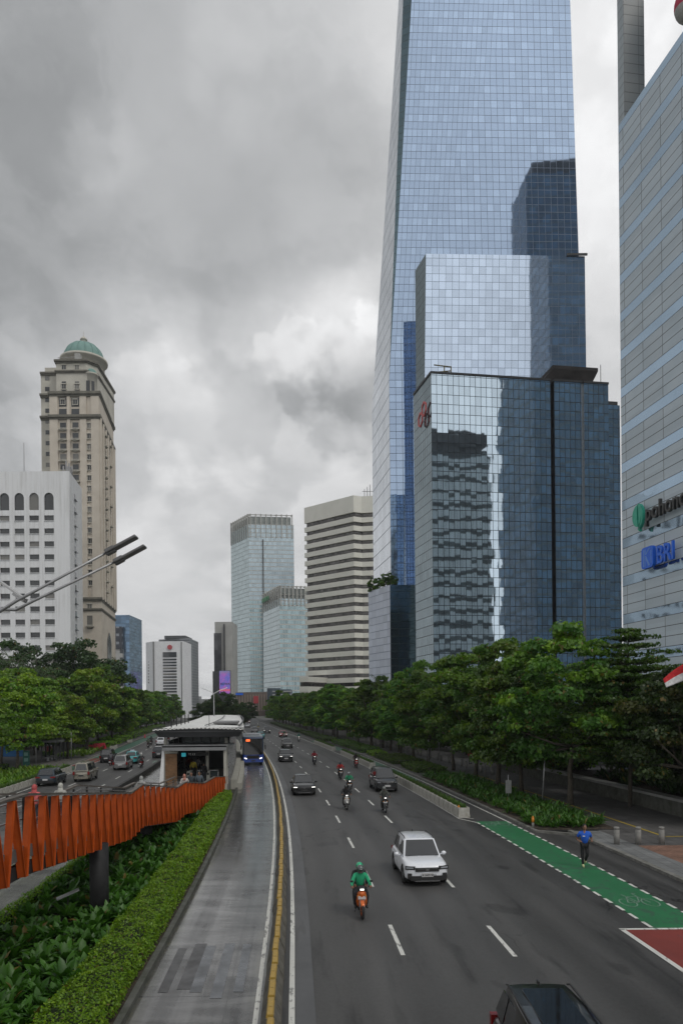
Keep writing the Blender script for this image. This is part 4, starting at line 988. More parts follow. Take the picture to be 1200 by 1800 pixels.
# ---- E: beige striped tower
M_beige = mat('beige_band', (.86, .85, .77), .75, var=.1, scale=.25, col2=(.78, .77, .69)); M_bglass = curtain('bronze_windows', (.10, .095, .09), 1.4, 3.9, lw=.12, line=(.03, .03, .03), metal=.6, rough=.12, tilt=.02, cellvar=.5)
pa = pt(534.5, 893, 340); pb = pt(621, 870.5, 320); pc_ = pt(635, 873.5, 322); pd_ = (40.0, 316.0)
fp_ = [(pa.x, pa.y), (pb.x, pb.y), (pc_.x, pc_.y), pd_, (45, 345), (10, 362)]
cen = Vector((14, 338))
r_ = empty('striped_tower', (14, 338, 0), 0, 'beige office tower with dark ribbon windows between pale horizontal bands', 'office tower')
def inset(poly, d_): return [tuple(Vector(p) + (cen - Vector(p)).normalized() * d_) for p in poly]
zt = pb.z; mb = MB(); ins = inset(fp_, 1.1); frustum(mb, [(0, ins), (zt - 2, ins)], 0, 0); rel(r_, mb).build('window_core', [M_bglass], r_)
z = zt - 8.0 - .0; mb = MB(); mb.prism(fp_, z + .8, zt); rel(r_, mb).build('roof_parapet', M_beige, r_)
k = 0
while z - 1.9 > 6:
    mb = MB(); zz0 = z - 3.85 + .55
    top_ = z - 1.15
    mb.prism(fp_, z - 3.3, top_); rel(r_, mb).build('window_band_wall', M_beige, r_); z -= 3.87
mb = MB()
for q in range(3): mb.tube([(11 + q * 1.2, 325, zt), (11 + q * 1.2, 325, zt + 4 + q)], .12, 5)
mb.tube([(10, 325, zt + 3), (15, 325, zt + 3)], .1, 5); rel(r_, mb).build('antenna', M_dark, r_)
# stepped lower wing of the striped tower
q = [(pt(526, 1200, 318).x, 318), (pt(541, 1200, 317).x, 317), (-6, 332), (-16, 334)]
mb = MB(); q2 = [tuple(Vector(p).lerp(Vector((-12, 325)), .06)) for p in q]; mb.prism(q2, 0, 14)
for zq in (9.2, 13.2, 17.4): mb.prism(q, zq, zq + 2.3)
mb.prism(q2, 14.0, 17.5, 1)
rel(r_, mb).build('lower_wing', [M_beige, M_bglass], r_)

# ---- F, G: pale green-grey glass towers with finned crowns
M_F1 = curtain('pale_tower_side', (.50, .60, .62), 2.6, 4.1, lw=.1, hl=.5, line=(.28, .33, .33), metal=.6, rough=.18, tilt=.01, cellvar=.12)
M_F2 = curtain('pale_tower_front', (.43, .53, .58), 2.4, 4.1, lw=.3, hl=.8, line=(.42, .42, .40), metal=.55, rough=.15, tilt=.015, cellvar=.15)
M_F3 = curtain('teal_floors', (.32, .44, .47), 2.4, 4.1, lw=.3, hl=1.1, line=(.46, .47, .45), metal=.55, rough=.12, tilt=.02, cellvar=.22)
M_fin = mat('crown_fin', (.40, .40, .37), .7, var=.08); M_crown = mat('crown_panel', (.34, .37, .35), .6, var=.08)
def crowned(name, label, p_back, p_near, p_right, ztop, zglass, zsplit, depth, nfl, nff, finlen):
    r_ = empty(name, (p_near[0], p_near[1], 0), 0, label, 'office tower')
    bk = (p_right[0] + (p_back[0] - p_near[0]) * .9, p_right[1] + depth); poly = [p_near, p_right, bk, p_back]
    mb = MB(); frustum(mb, [(0, poly), (zsplit, poly)], 0, 1); mb.m[3] = 2; frustum(mb, [(zsplit, poly), (zglass, poly)], 3, 1); mb.m[-2] = 2
    rel(r_, mb).build('glass_facade', [M_F3, M_roof, M_F1, M_F2], r_)
    c_ = Vector(((p_near[0] + bk[0]) / 2, (p_near[1] + bk[1]) / 2)); ins = [tuple(Vector(p).lerp(c_, .09)) for p in poly]
    mb = MB(); mb.prism(ins, zglass, ztop - 2); rel(r_, mb).build('crown_wall', M_crown, r_)
    mb = MB(); ins2 = [tuple(Vector(p).lerp(c_, .05)) for p in poly]
    for (a, b, nn) in ((p_back, p_near, nfl), (p_near, p_right, nff)):
        a = Vector(a); b = Vector(b); rz = math.atan2((b - a).y, (b - a).x)
        for k in range(nn + 1):
            p = a.lerp(b, (k + .3) / (nn + .6)); pi_ = p.lerp(c_, .0); mb.box((p.x, p.y, ztop - finlen / 2), (.9, 1.6, finlen), rz)
            q_ = p.lerp(c_, .06); mb.box(((p.x + q_.x) / 2, (p.y + q_.y) / 2, ztop - .8), (.9, 3.4, .9), rz)
    for zq in (ztop - .6, ztop - finlen * .45):
        for a, b in ((ins2[3], ins2[0]), (ins2[0], ins2[1])):
            a = Vector(a); b = Vector(b); c = (a + b) / 2; mb.box((c.x, c.y, zq), ((b - a).length, .6, .7), math.atan2((b - a).y, (b - a).x))
    rel(r_, mb).build('crown_fins', M_fin, r_); return r_
Fn = pt(437, 903, 720); Fb = pt(405.5, 920, 757); Fr = pt(516, 909, 726)
F_ = crowned('pale_glass_tower', 'tall pale green glass tower with a crown of vertical fins, left of the striped tower', (Fb.x, Fb.y), (Fn.x, Fn.y), (Fr.x, Fr.y), Fn.z, pt(437, 921, 720).z, pt(437, 1055, 720).z, 45, 8, 8, 23)
mb = MB(); p = pt(462.5, 1000, 720.5); mb.box((p.x, p.y + .3, Fn.z / 2 - 10), (.9, 1.2, Fn.z - 30)); rel(F_, mb).build('facade_slot', M_dark, F_)
Gn = pt(491, 1029, 640); Gb = pt(462, 1043, 690); Gr = pt(545, 1031, 646)
G_ = crowned('short_glass_tower', 'shorter pale glass tower with green letters on its finned crown', (Gb.x, Gb.y), (Gn.x, Gn.y), (Gr.x, Gr.y), Gn.z, pt(491, 1052, 640).z, pt(491, 1060, 640).z, 40, 7, 7, 17)
a = Vector((Gb.x, Gb.y)); b = Vector((Gn.x, Gn.y)); fx = (b - a).normalized(); nrm = Vector((fx.y, -fx.x))
t_ = link('letters', text_mesh('PERMATA', 5.0, .6, mat('green_letters', (.02, .22, .07), .5, var=.05), bold=.25), G_)
M4 = Matrix(((fx.x, 0, nrm.x, 0), (fx.y, 0, nrm.y, 0), (0, 1, 0, 0), (0, 0, 0, 1))); pq_ = a.lerp(b, .05) + nrm * 1.6
t_.matrix_local = Matrix.Translation(Vector((pq_.x - G_.location.x, pq_.y - G_.location.y, Gn.z - 8.5))) @ M4; t_.scale = (1.05, 1, 1)
# brown podium at the end of the road and the dark low building beside it
r_ = empty('brown_podium', (-65, 560, 0), 0, 'long brown ribbed mall podium with a red poster at the road end', 'building')
a = pt(414, 1217, 560); b = pt(472, 1215, 560); mb = MB(); mb.box2((a.x, 560, 0), (b.x, 590, a.z)); rel(r_, mb).build('wall', mat('brown_wall', (.16, .12, .10), .8, var=.1, scale=.2), r_)
mb = MB()
for k in range(12): x = a.x + (b.x - a.x) * (k + .5) / 12; mb.box((x, 559.7, a.z * .55), (1.1, .8, a.z * .7))
rel(r_, mb).build('ribs', mat('tan_ribs', (.26, .21, .17), .8, var=.1), r_)
p = pt(450, 1230, 559); mb = MB(); mb.box((p.x, 558.9, p.z), (3.6, .4, 5.5)); rel(r_, mb).build('red_poster', mat('poster_red', (.45, .04, .05), .6, var=.1), r_)
p = pt(421, 1220, 559); mb = MB(); mb.box((p.x, 558.9, p.z), (5.5, .4, 1.6)); rel(r_, mb).build('blue_sign', M_blue, r_)
r_ = empty('slate_building', (-48, 540, 0), 0, 'low dark slate blue building with a curved corner between the brown podium and the trees', 'building')
a = pt(468, 1212, 540); b = pt(510, 1212, 540); mb = MB(); mb.box2((a.x + 5, 540, 0), (b.x, 565, a.z)); mb.lathe([(5, 0), (5, a.z + 1)], (a.x + 5, 545, 0), 24); rel(r_, mb).build('wall', mat('slate_wall', (.06, .085, .11), .6, var=.1), r_)
mb = MB()
for k in range(4): mb.box((b.x - 6, 539.6, a.z - 1.5 - k * 2.4), (14, .8, .8))
rel(r_, mb).build('louvres', mat('pale_louvres', (.35, .36, .36), .6), r_)

# ---- H: tower with dark front, pale side; billboard
r_ = empty('two_tone_tower', (-92, 610, 0), 0, 'slim tower half dark glass and half pale concrete, left of the pale glass tower', 'office tower')
a = pt(376, 1093, 600); b = pt(389, 1093, 600); c = pt(408, 1094, 600); mb = MB(); mb.box2((a.x + .5, 601, 0), (c.x, 630, a.z)); rel(r_, mb).build('wall', mat('pale_side', (.36, .36, .34), .7, var=.1, scale=.1), r_)
zz_ = pt(376, 1113, 600).z; mb = MB(); mb.prism([(a.x, 599.5), (b.x, 599.5), (b.x, 602), (a.x, 602)], 0, zz_); rel(r_, mb).build('glass_front', curtain('black_glass', (.05, .05, .055), 3, 3.8, lw=.1, line=(.02, .02, .02), metal=.5, rough=.2, cellvar=.4), r_)
p = pt(374, 1180, 598); mb = MB(); mb.box2((p.x, 597.5, 0), (b.x - 1, 599.4, p.z)); mb.box((pt(394.5, 1150, 600).x, 600.4, a.z * .5), (1, 1.3, a.z * .95)); rel(r_, mb).build('dark_annex', M_dark, r_)
r_ = empty('billboard', (-95, 520, 0), 0, 'tall lit billboard in violet and pink tones near the end of the road', 'billboard')
a = pt(385, 1178.5, 520); b = pt(405.5, 1219, 520)
m_, n, bs = base('billboard_screen'); gco = n.n('TexCoord').outputs['Generated']; x, y, z_ = n.xyz(gco)[:3]
cbb = n.mix(n.mr(n.noise(gco, 3.0, 3, .6, 1.2), .35, .65, 0, 1), (.10, .13, .5), (.42, .10, .45)); cbb = n.mix(n.m('MULTIPLY', n.mr(z_, .8, 1, 0, 1), .8), cbb, (.13, .2, .3)); cbb = n.mix(n.m('LESS_THAN', n.m('ABSOLUTE', n.m('SUBTRACT', z_, .15)), .05), cbb, (.6, .1, .2))
n.put(bs, 'Base Color', (.02, .02, .02, 1)); n.put(bs, 'Emission Color', cbb); n.put(bs, 'Emission Strength', .8)
mb = MB(); mb.box2((a.x + .3, 519.6, b.z), (b.x - .3, 520.2, a.z - .3)); rel(r_, mb).build('screen', m_, r_)
mb = MB(); mb.box2((a.x, 520.3, 0), (b.x, 521.5, a.z)); mb.box2((a.x - 3.2, 519.5, 0), (a.x - 1, 521, pt(384, 1206, 520).z)); rel(r_, mb).build('frame', M_dark, r_)
t_ = link('letters', text_mesh('ROWA', 2.1, .2, M_dark, bold=.05), r_); t_.location = (a.x + 1.0 + 95, 519.4 - 520, pt(395, 1204, 520).z); t_.rotation_euler = (PI / 2, 0, 0)

# ---- I: white tower with red disc and the dark one behind
M_wht = mat('white_concrete', (.76, .77, .78), .75, var=.05, scale=.2, col2=(.68, .69, .70)); M_win = curtain('plain_windows', (.055, .06, .065), 1.6, 50, lw=.1, line=(.02, .02, .02), metal=.3, rough=.15, cellvar=.6, tilt=.02)
M_winb, n, bs = base('window_glass'); _r = n.n('ObjectInfo').outputs['Random']; n.put(bs, 'Base Color', n.mix(n.m('GREATER_THAN', _r, .72), n.mix(_r, (.016, .018, .02), (.06, .065, .068)), (.16, .155, .14))); n.put(bs, 'Roughness', .12); n.put(bs, 'Specular IOR Level', .7)
r_ = empty('white_tower', (-115, 485, 0), 0, 'white office tower with a red disc above its dark window strips, far down the road', 'office tower')
a = pt(258, 1129, 490); m_a = pt(270, 1128, 482); b = pt(322.5, 1129.5, 480); zt = m_a.z
mb = MB(); mb.prism([(m_a.x, 480), (b.x, 480), (b.x, 505), (a.x, 505), (a.x, 488)], 0, zt)
rel(r_, mb).build('wall', M_wht, r_)
sx0 = pt(286, 1150, 479).x; sx1 = pt(310, 1150, 479).x
ztop_ = pt(300, 1146, 479).z; mb = MB(); mb.box2((sx0, 479.7, ztop_ - 3.3), (sx1, 480.3, ztop_)); rel(r_, mb).build('window', M_winb, r_)
for k in range(14): zq = ztop_ - 4.3 - k * 1.9; mb = MB(); mb.box2((sx0, 479.75, zq - 1.05), (sx1, 480.3, zq)); rel(r_, mb).build('window', M_winb, r_)
for k in range(9): p = pt(263, 1159 + k * 5.1, 486); mb = MB(); mb.box((p.x, 485.3, p.z), (1.0, .9, 1.0), -.9); rel(r_, mb).build('window', M_winb, r_)
mb = MB(); mb.box2((m_a.x + .1, 479.6, 0), (m_a.x + 1.0, 480.2, zt - .2)); mb.box2((b.x - 1.6, 479.7, 0), (b.x - 1.0, 480.2, zt - .5)); rel(r_, mb).build('facade_groove', mat('groove', (.2, .2, .2), .7), r_)
p = pt(298.3, 1137.5, 479); mb = MB(); mb.cyl((p.x, 479.6, p.z), 1.55, .5, 24, axis='Y'); rel(r_, mb).build('red_disc', mat('disc_red', (.45, .07, .08), .5), r_)
r_ = empty('grey_tower', (-108, 520, 0), 0, 'dark grey office tower with thin bands directly behind the white tower', 'office tower')
a = pt(278, 1127, 520); b = pt(334, 1122, 515); c = pt(288, 1117, 515); dd_ = pt(325, 1116.5, 515)
mb = MB(); mb.prism([(a.x, 522), (b.x, 515), (b.x, 545), (a.x, 545)], 0, b.z, 0); mb.prism([(c.x, 517), (dd_.x, 517), (dd_.x, 540), (c.x - 2, 540)], b.z, c.z, 1)
rel(r_, mb).build('wall', [curtain('grey_banded', (.10, .11, .12), 3, 1.95, lw=.1, hl=.6, line=(.30, .31, .32), metal=.2, rough=.3, cellvar=.3), mat('grey_top', (.075, .08, .085), .7)], r_)

# ---- J: blue slab between tan tower and white tower
r_ = empty('blue_slab_tower', (-118, 405, 0), 0, 'narrow dark blue glass tower just right of the tan domed tower', 'office tower')
a = pt(198, 1082, 402); m1 = pt(204, 1082, 402); b = pt(227.5, 1083, 400); mb = MB(); frustum(mb, [(0, [(a.x, 400), (b.x, 400), (b.x, 425), (a.x, 425)]), (a.z, [(a.x, 400), (b.x, 400), (b.x, 425), (a.x, 425)])], 0, 1)
rel(r_, mb).build('glass_facade', [curtain('slate_blue_glass', (.14, .22, .32), 2.6, 1.95, lw=.1, hl=.2, line=(.06, .09, .13), metal=.6, rough=.12, cellvar=.35, tilt=.03), M_roof], r_)
mb = MB(); c = pt(203, 1100, 398); e_ = pt(216, 1141, 398); zz0 = e_.z; frustum(mb, [(0, [(a.x, 397), (e_.x, 397), (e_.x, 399.8), (a.x, 399.8)]), (zz0, [(a.x, 397), (e_.x, 397), (e_.x, 399.8), (a.x, 399.8)])], 0, 0)
p2 = [(c.x, 396.5), (e_.x, 396.5), (e_.x, 399.7), (c.x, 399.7)]; frustum(mb, [(zz0, p2), (pt(203, 1102, 398).z, p2)], 1, 1)
rel(r_, mb).build('stone_annex', [curtain('pale_windows', (.07, .08, .09), 4.2, 4.4, lw=2.2, hl=2.2, line=(.42, .42, .41), metal=.1, rough=.3, cellvar=.3), curtain('dark_windows', (.25, .27, .3), 3.2, 4.4, lw=1.6, hl=3.0, line=(.05, .055, .07), metal=.1, rough=.3, cellvar=.3)], r_)
r_ = empty('distant_block', (-160, 800, 0), 0, 'tiny pale distant building just above the trees between the white tower and the median trees', 'building')
a = pt(338, 1224, 800); b = pt(350, 1240, 800); mb = MB(); mb.box2((a.x, 800, 0), (b.x, 815, a.z)); mb.box2((pt(327, 1232, 800).x, 802, 0), (pt(375, 1232, 800).x, 815, pt(327, 1229, 800).z)); rel(r_, mb).build('wall', mat('pale_far_wall', (.40, .40, .40), .8, var=.1, scale=.3), r_)

# ---- L: white office block at the left
r_ = empty('white_office_block', (-90, 212, 0), 0, 'white office block with four arched top windows and recessed square windows at the left edge', 'office building')
cr = pt(121.5, 828, 205); bk = pt(144, 860, 221.5); zt = cr.z; xl = -112.
def streaky(name, c1, c2, rough=.85):
    m_, n, bs = base(name); co = n.n('TexCoord').outputs['Object']; x, y, z_ = n.xyz(co)[:3]
    s_ = n.noise(n.cxyz(n.m('MULTIPLY', x, 1.3), n.m('MULTIPLY', y, 1.3), n.m('MULTIPLY', z_, .06)), 1.0, 6, .65); b_ = n.noise(co, .09, 5, .6)
    n.put(bs, 'Base Color', n.mix(n.m('MULTIPLY', n.mr(s_, .45, .75, 0, 1), n.mr(b_, .35, .65, .2, 1)), c1, c2)); n.put(bs, 'Roughness', rough); return m_
M_wl = streaky('white_render', (.80, .81, .82), (.56, .56, .55)); M_wl2 = streaky('white_render_stained', (.68, .69, .70), (.46, .46, .45))
mb = MB(); mb.prism([(xl, 205.6), (cr.x, 205.6), (bk.x, 221.5), (xl, 221.5)], 0, zt); rel(r_, mb).build('wall', M_wl2, r_)
# front grid: piers and spandrels leave real recesses for the windows
colx = [pt(px, 980, 205).x for px in (-17.5, 9, 35, 61, 87.2)]; ww = 17.2 / 1300 * 205 / 2
rowz = [pt(60, 910.5 + 22.85 * k, 205).z for k in range(14)]; wh = .72
mb = MB(); yf = 205.0; edges = [xl] + sum([[x - ww, x + ww] for x in colx], []) + [cr.x]
for i in range(0, len(edges), 2): mb.box2((edges[i], yf, 0), (edges[i + 1], 205.6, zt))
ztopA = pt(60, 862, 205).z; mb.box2((edges[1], yf + .002, ztopA + .8), (edges[-2], 205.6, zt - .01))
for x in colx:
    for i in range(len(rowz)):
        z1_ = rowz[i - 1] - wh if i else pt(60, 896.5, 205).z; z0_ = rowz[i] + wh
        mb.box2((x - ww, yf + .12, z0_), (x + ww, 205.6, z1_))
    # arch infill
    zb = pt(60, 896.5, 205).z; zc = pt(60, 876, 205).z
    for k in range(12):
        a0_, a1_ = PI * k / 12, PI * (k + 1) / 12; x0_, x1_ = x + ww * math.cos(a0_), x + ww * math.cos(a1_); zz0, zz1 = zc + ww * math.sin(a0_) * 1.15, zc + ww * math.sin(a1_) * 1.15
        mb.face([(x1_, yf, zz1), (x0_, yf, zz0), (x0_, yf, ztopA + .8), (x1_, yf, ztopA + .8)]); mb.face([(x0_, yf, zz0), (x1_, yf, zz1), (x1_, 205.6, zz1), (x0_, 205.6, zz0)])
rel(r_, mb).build('facade_grid', M_wl, r_)
wm = MB(); wm.box((0, 0, 0), (ww * 2 - .02, .12, wh * 2)); wmesh = wm.mesh(M_winb)
sm_ = MB(); sm_.box((0, 0, 0), (ww * 2, .5, .16)); smesh = sm_.mesh(M_wl2)
am = MB(); am.box((0, 0, 0), (ww * 2 - .02, .12, 7)); amesh = am.mesh(M_winb)
for x in colx:
    for z_ in rowz:
        w_ = link('window', wmesh, r_); w_.location = (x + 90, 205.5 - 212, z_); s_ = link('sill', smesh, w_); s_.location = (0, -.3, -wh - .08)
    w_ = link('arched_window', amesh, r_); w_.location = (x + 90, 205.53 - 212, pt(60, 880, 205).z)
mb = MB(); a = Vector((cr.x + .02, 205.05)); b = Vector((bk.x + .02, 221.5)); t_ = (b - a).normalized(); rz = math.atan2(t_.y, t_.x)
nrm_ = Vector((t_.y, -t_.x))
mb.prism([tuple(a), tuple(b), (b.x - .8, b.y), (a.x - .8, a.y)], 0, zt + .02)
rel(r_, mb).build('side_wall', mat('bright_render', (.68, .69, .69), .8, var=.03, scale=.15, col2=(.62, .63, .63)), r_)
for k in range(15):
    p = a.lerp(b, .42) + nrm_ * .03; z_ = pt(130, 872 + 22.8 * k, 212).z; mb = MB(); mb.box((p.x, p.y, z_ - .3), (1.6, .1, 1.6), rz); mb.box((p.x + .25, p.y, z_ - 1.3), (2.0, .6, .25), rz); rel(r_, mb).build('window', M_winb, r_)
mb = MB(); q = [(bk.x - 7, 207, 0)];
for px, h_ in ((43, 13), (112, 4), (117, 6), (122, 5), (127, 4)): p = pt(px, 828, 210); mb.tube([(p.x, 210, zt), (p.x, 210, zt + h_ * .75)], .09 if h_ > 8 else .22, 5)
mb.box((cr.x - 1.5, 209, zt + 1.2), (1.2, 1.2, 2.4)); rel(r_, mb).build('roof_antennas', mat('antenna_grey', (.3, .3, .3), .6), r_)

# ---- K: tan tower with green dome
r_ = empty('domed_tower', (-90, 262, 0), 0, 'tall tan classical tower with a green copper dome and small balconies', 'tower')
M_tan = mat('tan_stone', (.64, .58, .495), .85, var=.08, scale=.25, col2=(.53, .475, .40)); M_tang = mat('grey_stone', (.58, .56, .49), .85, var=.08, scale=.25, col2=(.46, .44, .385)); M_corn = mat('weathered_cornice', (.21, .20, .165), .9, var=.2, scale=.6, col2=(.12, .115, .1))
M_cop = mat('green_copper', (.20, .34, .31), .65, var=.12, scale=.6, col2=(.15, .27, .245))
X0 = pt(89, 740, 250).x; X1 = pt(175.5, 740, 250).x; XL = pt(73, 740, 256).x; Yb = 281.; XR = X1 - .155 * 31
zA = pt(130, 693, 250).z; zB = pt(130, 735, 250).z; zC = pt(160, 1054, 250).z; zD2 = pt(160, 1072, 250).z
main = [(X0, 250), (X1, 250), (XR, Yb), (X0 - 4.8, Yb)]; wing = [(XL, 256), (X0 + .5, 256), (X0 - 4.2, Yb - 2), (XL - 4, Yb - 2)]
mb = MB(); mb.prism(main, 0, zA, 0); mb.prism(wing, 0, pt(80, 658, 256).z, 1)
mb.prism([(XL + 1, 257), (X0, 257), (X0 - 4, Yb - 3), (XL - 3, Yb - 3)], pt(80, 658, 256).z, pt(80, 644, 256).z, 1)
ux0 = pt(99, 640, 252).x; ux1 = pt(153, 640, 252).x
up_ = [(ux0, 252), (ux1, 252), (ux1 + 2.6, 255), (XR + 1.6, 277), (ux0 - 4, 277)]
zU = pt(130, 634, 252).z; mb.prism(up_, zA, zU, 1)
rel(r_, mb).build('wall', [M_tan, M_tang], r_)
def cornice(poly, z, h_, o_=.9):
    c_ = Vector((sum(p[0] for p in poly) / len(poly), sum(p[1] for p in poly) / len(poly))); mb = MB()
    for (dz, hh, oo) in ((0, h_ * .45, o_ * .5), (h_ * .45, h_ * .55, o_)):
        q_ = [tuple(Vector(p) + (Vector(p) - c_).normalized() * oo * 1.35) for p in poly]; mb.prism(q_, z + dz, z + dz + hh)
    rel(r_, mb).build('cornice', M_corn, r_)
cornice(main, zA - .9, 1.6); cornice(main, zB - .6, 1.5); cornice(main, zC - .6, 1.3, .7); cornice(main, zD2 - .4, .9, .5)
cornice(wing, pt(80, 700, 256).z, 1.2); cornice(wing, pt(80, 739, 256).z, 1.2); cornice(wing, pt(80, 658, 256).z - .5, 1.1, .6); cornice(up_, zU - .9, 1.1, .7); cornice(up_, pt(130, 656, 252).z, .9, .5)
# pilasters and sunken bays on the front
mb = MB()
for px0, px1 in ((89, 103.5), (119.5, 125), (142, 153.5), (161.5, 175.5)):
    mb.box2((pt(px0, 800, 250).x, 249.5, zC + .7), (pt(px1, 800, 250).x, 250, zB - .6))
    mb.box2((pt(px0, 800, 250).x, 249.5, zB + .9), (pt(px1, 800, 250).x, 250, zA - .9))
for f in (.0, .17, .34, .5, .66, .83, .97): p = Vector(main[1]).lerp(Vector(main[2]), f + .012); mb.box((p.x + .25, p.y, (zC + zB) / 2), (.55, 1.2, zB - zC), -.155 + 0)
rel(r_, mb).build('pilaster', M_tan, r_)
fl = 18.5 / 1300 * 250
def win_mesh(w_, h_, m_=None):
    mb = MB(); mb.box((0, 0, 0), (w_, .1, h_)); return mb.mesh(m_ or M_winb)
frm = MB(); frm.box((0, -.1, .95), (1.9, .5, .25)); frm.box((0, -.1, -.95), (1.9, .45, .22)); frm.box((-.8, -.02, 0), (.18, .2, 1.8)); frm.box((.8, -.02, 0), (.18, .2, 1.8)); frm.box((0, -.04, 0), (.09, .1, 1.8)); frmesh = frm.mesh(M_tang)
bal = MB(); bal.box((0, -.5, -1.35), (2.9, 1.0, .22)); bal.box((0, -.95, -.95), (2.9, .1, .1))
for k in range(9): bal.box((-1.35 + k * .3375, -.95, -1.15), (.08, .08, .5))
bal.lathe([(1.2, 0), (.9, -.25), (.3, -.45)], (0, -.2, -1.45), 10); balmesh = bal.mesh(M_tang)
w1 = win_mesh(2.0, 2.3); w2 = win_mesh(1.5, 1.4)
def put_win(x, y, z, rz, wm_, balc, frame=True, kind_=None):
    w_ = link('window', wm_, r_); w_.location = (x - r_.location.x, y - r_.location.y, z); w_.rotation_euler.z = rz
    if balc: s_ = link('balcony', balmesh, w_)
    elif frame: s_ = link('frame', frmesh, w_)
for k in range(17):
    z_ = pt(114, 749 + 18.4 * k, 250).z
    for px in (111.5, 133.3):
        if k < 6: put_win(pt(px, 750, 250).x, 249.93, z_, 0, w1, True)
    if k < 16: put_win(pt(157.7, 750, 250).x, 249.93, z_, 0, w2, False)
for k in range(9): put_win(pt(84.5, 750, 256).x, 255.93, pt(84, 665 + 19 * k, 256).z, 0, w2, False, frame=False)
for px in (111.5, 133.3):
    for py, hh in ((707, 3.0), (724, 2.0)): put_win(pt(px, 750, 250).x, 249.93, pt(px, py, 250).z, 0, win_mesh(2.6, hh), False, frame=(hh > 2.5))
for px in (113, 136):
    put_win(pt(px, 640, 252).x, 251.93, pt(px, 646, 252).z, 0, w2, False); put_win(pt(px, 676, 252).x, 251.93, pt(px, 680, 252).z, 0, win_mesh(1.4, 3.6), False)
sdir = (Vector(main[2]) - Vector(main[1])).normalized(); srz = math.atan2(sdir.y, sdir.x); sn = Vector((sdir.y, -sdir.x))
for k in range(16):
    for f in (.27, .6):
        p = Vector(main[1]).lerp(Vector(main[2]), f) + sn * .06; put_win(p.x, p.y, pt(180, 760 + 18.3 * k, 258).z, srz, w1, k % 2 == 0 or f < .5)
# ground-storey arch on the side
mb = MB(); p = Vector(main[1]).lerp(Vector(main[2]), .5) + sn * .1; pz = 30
mb.box((p.x, p.y, 17), (9, .3, 26), srz)
for k in range(10): a = PI * k / 10; mb.box((p.x + sdir.x * 0, p.y, pz + 0), (9 * math.cos(a * .5), .3, .9 * k), srz)
rel(r_, mb).build('arch_window', M_winb, r_)
put_win(pt(158.5, 1095, 250).x, 249.93, pt(158, 1094, 250).z, 0, win_mesh(1.8, 4.6), True); put_win(pt(158.5, 1095, 250).x, 249.93, pt(158, 1066, 250).z, 0, w2, False)
# drum, dome, lantern
dc = pt(148, 632, 264); dr = 6.9; zd = dc.z - .6
mb = MB(); mb.lathe([(dr * 1.02, zA), (dr * 1.02, zd - 1), (dr * 1.18, zd - .8), (dr * 1.18, zd), (0.1, zd)], (dc.x, 264, 0), 40); rel(r_, mb).build('drum', M_tang, r_)
mb = MB(); prof = [(dr * math.cos(a), zd + dr * .93 * math.sin(a)) for a in [PI / 2 * k / 14 for k in range(14)]] + [(.5, zd + dr * .93)]; mb.lathe(prof, (dc.x, 264, 0), 48)
for k in range(16):
    a = 2 * PI * k / 16; mb.tube([(dc.x + r * 1.01 * math.cos(a), 264 + r * 1.01 * math.sin(a), z_ + .03) for r, z_ in prof], .13, 5)
rel(r_, mb).build('dome', M_cop, r_)
zt_ = zd + dr * .93; mb = MB(); mb.lathe([(1.1, zt_ - .1), (1.0, zt_ + 1.0), (1.3, zt_ + 1.1), (1.15, zt_ + 1.5), (.6, zt_ + 2.1), (.1, zt_ + 2.5), (.05, zt_ + 4.2)], (dc.x, 264, 0), 16); rel(r_, mb).build('lantern', M_tang, r_)
tc = pt(158.5, 660, 253); mb = MB(); mb.lathe([(2.0, zA), (2.0, tc.z), (2.5, tc.z + .2), (2.5, tc.z + .7), (1.9, tc.z + .8)], (tc.x, 254, 0), 20); rel(r_, mb).build('turret', M_tang, r_)
mb = MB(); mb.lathe([(2.0 * math.cos(a), tc.z + .8 + 1.9 * math.sin(a)) for a in [PI / 2 * k / 8 for k in range(8)]] + [(.05, tc.z + 2.75)], (tc.x, 254, 0), 20); rel(r_, mb).build('turret_dome', M_cop, r_)
mb = MB(); mb.box((tc.x - .3, 251.9, zA + 3.2), (1.2, .2, 4.4)); mb.box((tc.x + 1.2, 252.4, zA + 3.2), (1.0, .2, 4.4), .5); rel(r_, mb).build('turret_window', M_winb, r_)
mb = MB(); p = pt(138, 629, 254); mb.box((p.x, 254, p.z), (1.8, 2, 2.2)); mb.tube([(pt(102, 628, 254).x, 254, p.z), (p.x, 254, p.z + .3)], .12, 5); rel(r_, mb).build('roof_crane', mat('crane_grey', (.4, .4, .38), .6), r_)
# ================================================================== vehicles
def paint(name, c, metal=.3): return mat(name, c, .30, metal, var=.015, scale=1, coat=.6)
M_cglass = mat('car_glass', (.012, .014, .016), .04, 0, var=.05, spec=.9, coat=.5); M_tyre = mat('tyre_rubber', (.018, .018, .018), .85, var=.2); M_rim = mat('rim_alloy', (.32, .33, .34), .35, .8, var=.1)
M_blk = mat('black_plastic', (.018, .018, .019), .5, var=.2); M_chrome = mat('chrome', (.5, .5, .5), .15, 1.0, var=.05)
M_lampoff = mat('lamp_lens', (.40, .42, .45), .12, .3, var=.1); M_lampon = mat('lit_lamp', (.8, .82, .85), .2, emit=((1, .97, .9), 1.6), var=.02)
M_tail = mat('tail_lens', (.20, .010, .009), .2, var=.1); M_plate = mat('plate_white', (.5, .5, .5), .5, var=.05); M_plated = mat('plate_black', (.03, .03, .03), .5, var=.05)
M_orl = mat('amber_lens', (.5, .18, .03), .2)
